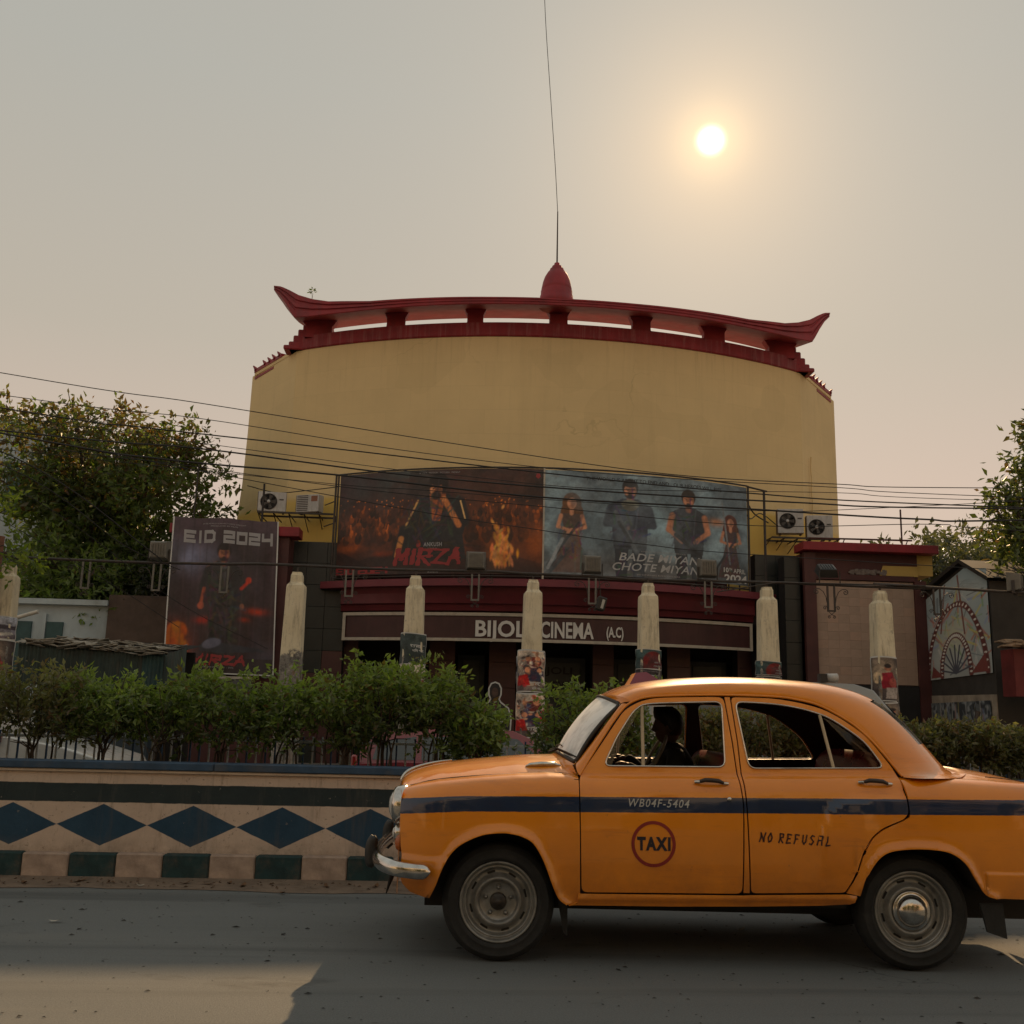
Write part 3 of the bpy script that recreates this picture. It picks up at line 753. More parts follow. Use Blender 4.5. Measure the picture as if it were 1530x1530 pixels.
def pillar_mesh():
    def ring(w, z, ch=.13):
        c = w * ch
        return [(-w + c, -w, z), (w - c, -w, z), (w, -w + c, z), (w, w - c, z), (w - c, w, z), (-w + c, w, z), (-w, w - c, z), (-w, -w + c, z)]
    b = MB(); rows = [ring(.225, .1), ring(.205, 1.2), ring(.185, 2.2), ring(.168, 3.2), ring(.164, 3.62), ring(.158, 3.68), ring(.112, 3.735), ring(.106, 3.75), ring(.104, 3.87), ring(.088, 3.90), ring(.084, 3.93)]
    b.loft(rows, closed=True, smooth=False); b.add(rows[-1], [tuple(range(8))]); return b.mesh('shaft', PILM)
PM = pillar_mesh()
IRON = mat('painted_iron', (.042, .034, .030), .6, var=.3, vscale=8, grime=(.10, .05, .03), gamt=.6, gscale=6)
PIL_L = {-8.04: 'cream pillar at the far left of the street with a rusty pipe beside it', -2.90: 'peeling cream pillar beside the tall dark banner, no poster on it', -.69: 'cream pillar in front of the left end of the name board', 1.49: 'cream pillar covered by two white edged posters in front of the cinema name', 3.68: 'cream pillar in front of the board right of the bracketed letters', 5.93: 'cream pillar at the right end of the name board', 8.13: 'cream pillar in front of the tan tiled annex wall'}
PILS = {}
cap_iron = MB().tube([(0, 0, 3.92), (0, 0, 4.02)], .02, 6).mesh('spike', IRON)
for i, (x, lab) in enumerate(PIL_L.items()):
    t = thing('pillar', lab, 'pillar', (x, 19.0, 0), 0, 'row of cream pillars along the pavement'); t.rotation_euler = (R(rnd.uniform(-.4, .4)), R(rnd.uniform(-.45, .45)), R(rnd.uniform(-5, 5)))
    link('shaft', PM, t); link('spike', cap_iron, t); PILS[x] = t
b = MB(); P_ = [(x, 19.0, 4.035 + .012 * math.sin(x * 1.3) + (.02 if -4 < x < 1 else -.02 if x > 3 else 0)) for x in np.linspace(-14, 9.2, 48)]
b.tube(P_, .026, 8); b.tube([(8.0, 18.97, 4.06), (10.5, 18.98, 3.99), (14, 19, 3.95)], .026, 8); b.tube([(4.95, 18.9, 3.80), (6.1, 18.92, 4.02), (9.0, 18.95, 4.05)], .013, 6)
tag(b.build('lamp_rail', IRON), 'dark iron pipe rail running along the tops of the cream pillars', 'pipe')
IRONL = mat('pale_grey_iron', (.17, .16, .14), .6, var=.3, vscale=8)
def scroll(c, r0, turns, sgn, start, n=26):
    out = []
    for k in range(n):
        f = k / (n - 1); q = start + sgn * f * turns * 2 * PI; r_ = r0 * (1 - f * .8)
        out.append((c[0] + r_ * math.cos(q), 0, c[1] + r_ * math.sin(q)))
    return out
def bracket(m_):
    b = MB(); parts = []
    for sg in (-1, 1):
        b.box(sg * .065 - .016, sg * .065 + .016, -.014, .014, -.47, .0)
    b.box(-.08, .08, -.014, .014, -.50, -.468)
    sc_ = MB()
    for sg in (-1, 1):
        sc_.tube([(sg * .08, 0, -.34), (sg * .10, 0, -.22), (sg * .15, 0, -.12), (sg * .22, 0, -.07), (sg * .28, 0, -.07)] + [(sg * p[0], 0, p[2]) for p in scroll((.28, -.125), .055, 1.3, -1, PI / 2)], .008, 5)
        sc_.tube([(sg * .07, 0, -.40)] + [(sg * p[0], 0, p[2]) for p in scroll((.125, -.43), .04, 1.3, -1, PI)], .007, 5)
        sc_.tube([(sg * .07, 0, -.49), (sg * -.01, 0, -.56)] + [(sg * p[0], 0, p[2]) for p in scroll((-.045, -.60), .03, 1.3, 1, PI / 2)], .007, 5)
    return b.mesh('hanger', m_), sc_.mesh('scrollwork', IRON)
BR_P, BR_D = bracket(IRONL), bracket(IRON)
FH = mat('floodlight_casing', (.165, .155, .135), .5, .2, var=.25, vscale=9, grime=(.07, .06, .05), gamt=.5, gscale=7)
FB = mat('black_lamp_casing', (.015, .015, .015), .4)
LG = mat('lamp_glass', (.4, .4, .38), .1, coat=1)
def flood_meshes(m_):
    b = MB(); b.loft([[(-w, y, z0), (w, y, z0), (w, y, z1), (-w, y, z1)] for y, w, z0, z1 in ((-.09, .135, .07, .33), (-.075, .155, .05, .35), (.02, .175, .03, .37), (.075, .185, .02, .38), (.075, .165, .04, .36))], closed=True, smooth=False)
    b.add([(-.135, -.09, .07), (.135, -.09, .07), (.135, -.09, .33), (-.135, -.09, .33)], [(0, 1, 2, 3)])
    for k in range(5): b.box(-.10 + k * .05 - .006, -.10 + k * .05 + .006, -.105, -.088, .09, .31)
    y = MB()
    y.box(-.20, -.188, -.02, .02, -.02, .22); y.box(.188, .20, -.02, .02, -.02, .22); y.box(-.20, .20, -.02, .02, -.03, -.018)
    g = MB().box(-.16, .16, .060, .068, .045, .355)
    return b.mesh('casing', m_), y.mesh('yoke', IRON), g.mesh('lamp_glass', LG)
FM, FMB = flood_meshes(FH), flood_meshes(FB)
br_list = [(-6.69, 0, None, 'empty scrolled lamp bracket hanging in front of the big left tree'), (-5.42, 0, 'dark grey floodlight on the rail between the tree and the tall banner', 'scrolled bracket below the floodlight left of the tall banner'),
           (-4.20, 0, None, 'empty pale lamp bracket hanging in front of the tall banner'), (-1.92, 0, None, 'empty lamp bracket in front of the left end of the red canopy'),
           (.41, 0, 'pale floodlight on the rail below the middle of the left billboard', 'scrolled bracket under the floodlight left of the cinema name'), (2.60, 0, 'dull floodlight in front of the left part of the right billboard', 'bracket under the floodlight right of the joint between the billboards'),
           (4.80, 0, 'dull floodlight just left of the date on the right billboard', 'bracket with scrolls below the floodlight near the billboard date'), (7.16, 1, 'black finned floodlight tilted upwards before the annex wall', 'dark scrolled bracket in front of the tan tiled wall'), (9.22, 1, None, 'dark scrolled bracket in front of the painted mural')]
for x, dk, fl, bl in br_list:
    t = thing('lamp_bracket', bl, 'bracket', (x, 18.96, 4.0), 0, 'iron lamp brackets under the rail')
    for m_ in (BR_D if dk else BR_P): link(m_.name.split('.')[0], m_, t)
    if fl:
        f = thing('floodlight', fl, 'floodlight', (x, 19.0, 4.06), R(rnd.uniform(-8, 8)), 'floodlights on the rail aimed at the cinema')
        for m_ in (FMB if dk else FM):
            o = link(m_.name.split('.')[0], m_, f)
            if dk and 'yoke' not in o.name: o.rotation_euler = (R(-62), 0, 0); o.location = (0, .02, .16); 
f = thing('floodlight', 'large silver floodlight on the rail at the right edge, beside the leafy tree', 'floodlight', (10.78, 19.0, 3.98), R(55), 'floodlights on the rail aimed at the cinema')
for m_ in FM: link(m_.name.split('.')[0], m_, f)
f.scale = (1.0, 1.5, 1.0)
# loose lamp hanging below the canopy
t = thing('spot_lamp', 'small black spot lamp on a cable hanging before the red canopy', 'lamp', (2.77, 19.0, 3.52))
b = MB(); b.box(-.09, .09, -.08, .08, -.13, .13, Matrix.Rotation(R(15), 4, 'Y'), .02); b.build('casing', FB, t)
b = MB(); b.box(.0, .05, -.095, -.08, -.09, .08, Matrix.Rotation(R(15), 4, 'Y')); b.build('reflector', LG, t); b = MB(); b.tube([(0, 0, .1), (-.02, 0, .3), (-.04, 0, .5)], .01, 5); b.build('cable', IRON, t)

# ---- air conditioners and their ledges
WHT = mat('ac_white', (.48, .47, .45), .5, var=.15, vscale=5, grime=(.2, .17, .14), gamt=.5, gscale=4, gstretch=(2, 2, .5))
GRL = mat('fan_grille', (.075, .065, .058), .6); BRN = mat('rusty_side', (.085, .05, .045), .7, vscale=6)
def ac_unit(loc, rz, label, w=.78, h=.56, fan=True):
    t = thing('air_conditioner', label, 'air conditioner', loc, rz, 'outdoor air conditioner units on the cinema wall')
    b = MB(); b.box(-w / 2, w / 2, -.15, .15, .04, .04 + h, None, .012); cs = b.build('casing', WHT, t)
    b = MB(); b.box(-w / 2 - .012, -w / 2 + .002, -.14, .14, .05, .03 + h); b.build('side_panel', BRN, t)
    for q in (-1, 1): MB().box(q * (w / 2 - .075) - .025, q * (w / 2 - .075) + .025, -.1, .1, 0, .04).build('foot', BRN, t)
    M_ = Matrix.Translation((-.09, -.152, .04 + h / 2)) @ Matrix.Rotation(R(90), 4, 'X')
    if fan:
        fr = MB().lathe([(.225, -.004), (.235, .008), (.225, .018), (.215, .010), (.214, -.002)], 28, M_).build('fan_ring', GRL, t)
        b = MB(); b.lathe([(.214, .002), (0, .002)], 28, M_)
        b.build('fan_back', FB, t)
        b = MB()
        for k in range(5):
            M2 = M_ @ Matrix.Rotation(2 * PI * k / 5, 4, 'Z'); b.add([M2 @ Vector(p) for p in ((.03, -.02, .004), (.19, -.055, .006), (.20, .045, .010), (.04, .03, .008))], [(0, 1, 2, 3)])
        b.build('fan_blades', mat('fan_grey', (.11, .10, .09), .5), t)
        b = MB()
        for q in (.055, .10, .145, .19): b.tube([M_ @ Vector((q * math.cos(2 * PI * k / 24), q * math.sin(2 * PI * k / 24), .018)) for k in range(24)], .004, 4, closed=True)
        for k in range(8): b.tube([M_ @ Vector((.03 * math.cos(PI * k / 4), .03 * math.sin(PI * k / 4), .018)), M_ @ Vector((.22 * math.cos(PI * k / 4), .22 * math.sin(PI * k / 4), .014))], .004, 4)
        b.build('grille', GRL, t)
        MB().lathe([(.048, .016), (.048, .026), (.0, .03)], 16, M_).build('fan_hub', WHT, t)
        b = MB(); b.box(.2, .32, -.156, -.150, .06 + h * .55, .10 + h * .55); b.build('badge', GRL, t)
    else:
        b = MB()
        for k in range(9): b.box(-w / 2 + .03, .02, -.158, -.150, .08 + k * .052, .105 + k * .052)
        b.build('louvre', GRL, t)
        b = MB(); b.box(.12, .32, -.155, -.150, .34, .50); b.build('sticker', mat('orange_brown_label', (.26, .10, .05), .6), t)
    return t
ac_unit((-5.22, 28.9, 6.90), R(6), 'air conditioner with a round fan, leftmost on the wall above the banner')
ac_unit((-4.16, 28.9, 6.92), R(-22), 'air conditioner with louvres and an orange label, left of the billboard', .72, .50, False)
ac_unit((9.78, 28.95, 6.80), R(-10), 'air conditioner with a brown side, nearer the right billboard', .74, .72)
ac_unit((10.72, 29.15, 6.70), R(-12), 'air conditioner at the right corner of the cinema wall', .74, .70)
def ac_ledge(x0, x1, y, z, lab):
    t = thing('steel_ledge', lab, 'ledge', (0, 0, 0)); b = MB(); b.box(x0, x1, y - .32, y - .28, z - .05, z); b.box(x0, x1, y + .28, y + .32, z - .05, z); b.build('rail', IRON, t)
    n = 6
    for k in range(n):
        x = x0 + (x1 - x0) * k / (n - 1); b = MB(); b.tube([(x, y - .30, z - .03), (x, y + 1.2, z - .03)], .018, 5); b.tube([(x, y - .2, z - .04), (x, y + .9, z - .38)], .014, 5); b.build('strut', IRON, t)
ac_ledge(-5.55, -3.42, 28.85, 6.90, 'black steel ledge carrying two air conditioners left of the billboard')
ac_ledge(9.15, 11.15, 29.0, 6.71, 'black steel ledge carrying two air conditioners at the right wall corner')

# ---- neighbours
nb = thing('mural_building', 'pitched roof neighbour at the right with a painted film strip mural', 'building', (0, 0, 0))
# side wall runs from (12.42, 26.4) to (11.62, 21.4)
A, B_ = Vector((12.42, 26.4, 0)), Vector((11.60, 21.4, 0)); dd = (B_ - A); LN = dd.length; dd.normalize(); nn = Vector((dd.y, -dd.x, 0)); 
if nn.x > 0: nn = -nn
def mw_pt(s, z, off=0): p = A + dd * s + nn * off; return (p.x, p.y, z)
b = MB(); b.add([mw_pt(0, .1), mw_pt(LN, .1), mw_pt(LN, 4.55), mw_pt(3.55, 5.14), mw_pt(0, 4.75), ] + [tuple(Vector(mw_pt(s, z)) + Vector((7, .5, 0))) for s, z in ((0, .1), (LN, .1), (LN, 4.55), (3.55, 5.14), (0, 4.75))], [(0, 1, 2, 3, 4), (1, 6, 7, 2), (0, 5, 6, 1), (4, 9, 5, 0)])
b.build('wall', mat('dark_wall', (.05, .044, .038), .85, var=.35, vscale=1.5), nb)
b = MB(); b.add([mw_pt(LN + .3, 4.58, .15), mw_pt(3.55, 5.24, .15), mw_pt(-.3, 4.80, .15)] + [tuple(Vector(mw_pt(s, z)) + Vector((7.2, .5, 0))) for s, z in ((LN + .3, 4.58), (3.55, 5.24), (-.3, 4.80))], [(0, 1, 4, 3), (1, 2, 5, 4)])
b.add([mw_pt(LN + .3, 4.50, .15), mw_pt(3.55, 5.16, .15), mw_pt(-.3, 4.72, .15), mw_pt(-.3, 4.82, .15), mw_pt(3.55, 5.26, .15), mw_pt(LN + .3, 4.60, .15)], [(0, 1, 4, 5), (1, 2, 3, 4)]); b.build('roof', mat('black_roof_sheet', (.018, .017, .016), .7), nb)
b = MB(); b.add([mw_pt(0, .1, .02), mw_pt(LN, .1, .02), mw_pt(LN, 2.12, .02), mw_pt(0, 2.20, .02)], [(0, 1, 2, 3)]); b.add([mw_pt(LN, .1, .02), tuple(Vector(mw_pt(LN, .1, .02)) + Vector((3, .3, 0))), tuple(Vector(mw_pt(LN, 2.12, .02)) + Vector((3, .3, 0))), mw_pt(LN, 2.12, .02)], [(0, 1, 2, 3)]); b.build('low_wall', mat('cream_low_wall', (.36, .30, .23), .85, var=.35, vscale=2.5, grime=(.16, .12, .09), gamt=.6, gscale=3), nb)
rs = thing('red_kiosk', 'dark red kiosk with a rubble topped roof at the right edge', 'kiosk', (11.35, 20.2, 0))
b = MB(); b.box(0, 3, 0, .5, 2.05, 3.0); b.build('hood', mat('kiosk_red', (.15, .02, .018), .7, var=.4, vscale=2), rs)
b = MB(); b.box(.45, .53, .1, .18, .1, 2.05); b.box(2.6, 2.68, .1, .18, .1, 2.05); b.build('post', mat('grey_post', (.25, .23, .2), .8), rs)
b = MB()
for k in range(60):
    x, y = rnd.uniform(-.1, 3), rnd.uniform(-.12, .5); b.box(-.16, .16, -.1, .1, -.015, .015, Matrix.Translation((x, y, 3.04 + rnd.random() * .12 + y * .1)) @ Matrix.Rotation(rnd.uniform(0, 6), 4, 'Z') @ Matrix.Rotation(rnd.uniform(-.3, .3), 4, 'X'))
o = b.build('roof_scraps', mat('roof_scraps', (.34, .24, .16), .9, var=.5, vscale=8), rs); o['kind'] = 'stuff'
# dark steel gate in front of the low wall
gt = thing('steel_barrier', 'dark steel barrier in front of the posters right of the annex', 'barrier', (10.4, 21.0, 0))
for k in range(4): MB().box(0, 1.7, -.02, .02, .75 + k * .24, .79 + k * .24).build('rail', IRON, gt)
for x in (0, 1.66): MB().box(x, x + .10, -.04, .04, .1, 1.58).build('post', IRON, gt)
MB().tube([(.15, 0, .3), (.55, 0, 1.75)], .05, 6).build('brace', IRON, gt)
# tall blue and low blue buildings behind the trees
BL = mat('pale_blue_plaster', (.40, .47, .50), .85, var=.2, vscale=1, grime=(.22, .22, .2), gamt=.5, gscale=1.2, gstretch=(1, 1, .3))
TEAL = mat('teal_shutter', (.028, .075, .080), .6, var=.3, vscale=3)
bb = thing('blue_building', 'pale blue tall building at the left edge behind the big tree', 'building', (0, 0, 0))
MB().box(-24, -13.9, 35, 46, .1, 10.75).build('wall', BL, bb)
MB().box(-24.2, -13.75, 34.8, 46.2, 10.75, 11.0).build('parapet', BL, bb)
for i in range(3):
    for k in range(3):
        w = MB().box(-15.3 - i * 2.2, -14.3 - i * 2.2, 34.93, 35.02, 1.6 + k * 3.1, 3.3 + k * 3.1).build('window', TEAL, bb); MB().box(-15.4 - i * 2.2, -14.2 - i * 2.2, 34.88, 35.0, 3.3 + k * 3.1, 3.4 + k * 3.1).build('lintel', BL, w)
lb = thing('low_blue_house', 'low pale blue house with teal shutters under the big tree', 'house', (0, 0, 0))
MB().box(-12.8, -9.0, 27.5, 29.5, .1, 4.1).build('wall', BL, lb)
MB().box(-9.0, -7.2, 27.4, 29.5, .1, 4.3).build('brown_wall', mat('brown_wall', (.10, .07, .055), .9, var=.35, vscale=2), lb)
MB().box(-13.0, -9.0, 27.3, 29.6, 4.0, 4.14).build('cornice', BL, lb)
for x in (-12.2, -11.35, -10.55):
    w = MB().box(x, x + .42, 27.44, 27.52, .9, 3.55).build('shutter', TEAL, lb)
    MB().box(x - .10, x - .01, 27.40, 27.5, .6, 3.75).build('pilaster', BL, lb)
tb = tag(MB().tube([(-11.5, 25.5, 3.15), (-9.95, 25.3, 3.62)], .05, 6).build('white_pole', mat('white_pole', (.5, .48, .42), .6)), 'short white pole sticking out by the leftmost pillar', 'pole')
rp = tag(MB().tube([(-8.22, 18.75, .1), (-8.21, 18.75, 2.5), (-8.20, 18.75, 4.38)], .085, 10).build('drain_pipe', mat('terracotta_pipe', (.22, .095, .06), .8, var=.35, vscale=4, grime=(.1, .06, .04), gamt=.5, gscale=3)), 'tall terracotta coloured pipe in front of the leftmost cream pillar', 'pipe')

# ---- market stall of corrugated sheet
st = thing('tin_stall', 'street stall of dark teal corrugated sheets with scrap covered roof', 'stall', (0, 0, 0))
TIN = [mat('teal_tin_a', (.040, .068, .066), .55, .3, var=.4, vscale=3, grime=(.07, .055, .045), gamt=.7, gscale=2, gstretch=(2, 2, .5)), mat('teal_tin_b', (.034, .088, .100), .55, .3, var=.3, vscale=3, grime=(.05, .05, .045), gamt=.6, gscale=2)]
def tin(x0, y0, x1, y1, z0, z1a, z1b, m_, name='tin_sheet'):
    n = max(8, int(math.hypot(x1 - x0, y1 - y0) / .022)); rows = [[], []]; L_ = math.hypot(x1 - x0, y1 - y0); nx_, ny_ = (y1 - y0) / L_, -(x1 - x0) / L_
    for i in range(n + 1):
        f = i / n; o = .016 * math.sin(f * L_ / .075 * 2 * PI); x, y = x0 + (x1 - x0) * f + nx_ * o, y0 + (y1 - y0) * f + ny_ * o
        jag = rnd.uniform(-.012, .012)
        rows[0].append((x, y, z0 + jag)); rows[1].append((x, y, z1a + (z1b - z1a) * f + .012 * math.sin(f * 40)))
    b = MB(); b.loft(rows); return b.build(name, m_, st)
xs = [-8.36, -7.72, -7.05, -6.40, -5.98, -5.58]
for i in range(5): tin(xs[i], 20.5 - .01 * (i % 2), xs[i + 1] + .03, 20.5 - .01 * (i % 2), 1.80, 2.59 - .032 * i, 2.56 - .032 * i, TIN[1 if i in (4,) else 0])
tin(-5.56, 20.48, -4.55, 18.1, 1.82, 2.42, 2.44, TIN[0], 'side_sheet')
b = MB(); b.add([(-8.4, 20.45, 2.56), (-5.55, 20.45, 2.40), (-5.5, 23.2, 2.78), (-8.4, 23.2, 2.86)], [(0, 1, 2, 3)]); b.build('roof', DARK_ := mat('dark_interior', (.015, .013, .012), .9), st)
for x in (-8.3, -7.0, -5.62): MB().tube([(x, 20.6, .1), (x, 20.6, 2.4)], .035, 6).build('post', IRON, st)
b = MB(); b.box(-8.4, -5.5, 22.6, 22.7, .1, 2.6); b.build('back_wall', DARK_, st)
MB().box(-8.2, -5.8, 20.7, 21.3, .1, .85).build('counter', mat('blue_counter', (.03, .05, .07), .7), st)
b = MB()
for k in range(260):
    x, y = rnd.uniform(-8.35, -5.75), rnd.uniform(20.42, 22.8); z = 2.56 + (x + 8.4) * -.055 + (y - 20.45) * .11 + rnd.random() * .05
    b.box(-rnd.uniform(.08, .30), rnd.uniform(.08, .3), -.12, .12, -.006, .006, Matrix.Translation((x, y, z)) @ Matrix.Rotation(rnd.uniform(0, 6.3), 4, 'Z') @ Matrix.Rotation(rnd.uniform(-.25, .35), 4, 'X') @ Matrix.Rotation(rnd.uniform(-.2, .2), 4, 'Y'))
o = b.build('roof_scraps', mat('grey_scraps', (.33, .30, .25), .9, var=.55, vscale=5, grime=(.12, .08, .04), gamt=.7, gscale=4), st); o['kind'] = 'stuff'

# ---- overhead wires
BLACK = mat('black_cable', (.012, .011, .011), .6)
def wire(pts, r_, lab, cat='cable', grp='overhead cables across the street'):
    tag(MB().tube(smooth_pts(pts, 8), r_, 5).build('overhead_cable', BLACK), lab, cat, grp)
def ext(p):
    a, b_ = Vector(p[0]), Vector(p[1]); c, d = Vector(p[-2]), Vector(p[-1])
    return [tuple(a + (a - b_).normalized() * 14 + Vector((0, 0, .35)))] + p + [tuple(d + (d - c).normalized() * 14 + Vector((0, 0, .35)))]
W_ = [([(-7.77, 6.90), (-4.39, 6.51), (.18, 5.95), (3.65, 5.59), (6.59, 5.53), (9.11, 5.56)], .008, 17.0, 'highest overhead cable, crossing the ochre wall above both billboards'),
      ([(-7.72, 6.51), (-4.37, 6.24), (-.96, 5.83), (2.49, 5.56), (6.59, 5.47), (9.10, 5.42)], .007, 17.0, 'thin overhead cable second from the top over the big left tree'),
      ([(-7.70, 6.33), (-5.47, 6.11), (-2.10, 5.86), (1.33, 5.59), (5.0, 5.36), (9.1, 5.28)], .012, 17.2, 'overhead cable that meets the top edge of the left billboard'),
      ([(-7.64, 5.87), (-4.32, 5.69), (-.94, 5.38), (2.49, 5.22), (5.99, 5.15), (9.08, 5.17)], .014, 16.9, 'thick overhead cable crossing the heads on both billboards'),
      ([(-7.64, 5.81), (-4.86, 5.46), (-2.06, 5.31), (1.34, 5.06), (4.81, 4.99), (7.99, 4.92), (10.2, 4.99)], .016, 16.8, 'thickest sagging overhead cable below the air conditioners'),
      ([(-7.6, 5.70), (-4.8, 5.42), (-1.6, 5.10), (1.4, 4.92), (5.1, 4.72), (8.3, 4.86), (10.2, 4.80)], .007, 16.9, 'thin cable just under the thickest one over the billboards'),
      ([(-2.1, 5.58), (0, 5.42), (2.5, 5.28), (6.59, 5.37), (9.09, 5.34)], .006, 17.0, 'faint thin cable across the faces of the right billboard'),
      ([(-2.0, 4.99), (1.36, 4.55), (3.2, 4.36), (6, 4.22)], .007, 17.1, 'low thin cable crossing the bottom of the billboards'),
      ([(-3.5, 5.30), (-.5, 5.16), (2.5, 5.05), (5.2, 5.02), (8, 5.20)], .006, 17.1, 'thin cable between the two thick cables on the right billboard')]
for pts, r_, y, lab in W_: wire(ext([(a, y + .02 * i, b_) for i, (a, b_) in enumerate(pts)]), r_, lab)
wire([(-12, 17.6, 6.9), (-7.61, 17.6, 5.58), (-5.5, 18.6, 4.2), (-5.36, 18.95, 4.03)], .011, 'twisted cable sloping down to the floodlight left of the banner')
wire([(-12, 17.6, 6.7), (-7.7, 17.6, 5.40), (-5.9, 18.4, 4.25), (-5.0, 18.95, 3.9)], .008, 'second cable sloping down beside the left floodlight')
wire([(-12, 18, 6.4), (-8.0, 18, 4.6), (-6.2, 18.9, 3.6), (-5.1, 19.6, 2.9)], .006, 'faint cable sloping across the dark lower part of the left tree')
wire([(-12, 18, 7.2), (-7.3, 18, 4.9), (-5.2, 19.4, 3.4), (-3.6, 20.6, 2.6)], .006, 'faint cable sloping down behind the tin stall')
wire([(2.10, 27.7, 26.0), (2.17, 27.65, 22.9), (2.42, 27.6, 19.4), (2.57, 27.57, 17.4), (2.664, 27.55, 15.90)], .010, 'long thin wire rising into the sky from the dome mast', 'wire', None)
t_ = [(-5.9, 28.6, 7.62), (-5.2, 29.3, 7.60), (-4.4, 29.2, 7.66), (-3.3, 28.3, 7.62)]
wire(t_, .014, 'cable clipped to the wall above the left air conditioners')
wire([(7.9, 27, 7.45), (8.3, 27.6, 7.15), (8.9, 28.2, 7.0)], .02, 'tangled cable looping between the right billboard and its post')
wire([(7.9, 27, 7.0), (8.1, 27.2, 6.9), (8.6, 27.9, 7.2), (9.3, 28.6, 7.0)], .015, 'cable bunch running to the right hand air conditioners')

DGL0 = mat('dark_window_glass', (.02, .022, .022), .15)
# ---- unseen flats behind the viewpoint, added for warm bounce light and car reflections
for i, (x0, x1, h_, c, lab) in enumerate(((-62, -41, 10, (.58, .52, .42), 'unseen cream flats added for bounce light, farthest left'), (-40.5, -22, 13, (.62, .56, .46), 'tall unseen cream flats added for bounce light'), (-21.5, -6, 11, (.60, .48, .32), 'unseen ochre flats added for bounce light'), (-5.5, 9.5, 14, (.64, .60, .52), 'unseen white flats added for bounce light, facing the cinema'), (10, 25.5, 11.5, (.60, .46, .36), 'unseen pinkish flats added for bounce light'), (26, 45, 13, (.62, .57, .45), 'unseen pale yellow flats added for bounce light'), (45.5, 66, 10, (.58, .54, .48), 'unseen grey white flats added for bounce light, farthest right'))):
    f = thing('unseen_bounce_flats', lab, 'building', (0, 0, 0)); MB().box(x0, x1, -30, -17.5, .1, h_).build('wall', mat('flat_plaster', c, .9, var=.12, vscale=.6, grime=tuple(q * .6 for q in c), gamt=.4, gscale=.8, gstretch=(1, 1, .3)), f)
    MB().box(x0 - .2, x1 + .2, -30.2, -17.2, h_, h_ + .5).build('parapet', mat('parapet_plaster', c, .9), f)
    wm = MB().box(-.6, .6, -17.52, -17.44, 0, 1.4).mesh('window', DGL0)
    for k in range(int(h_ // 3)):
        for q in range(int((x1 - x0) // 3.4)): o = link('window', wm, f); o.location = (x0 + 2 + q * 3.4, 0, 1.1 + k * 3.1)
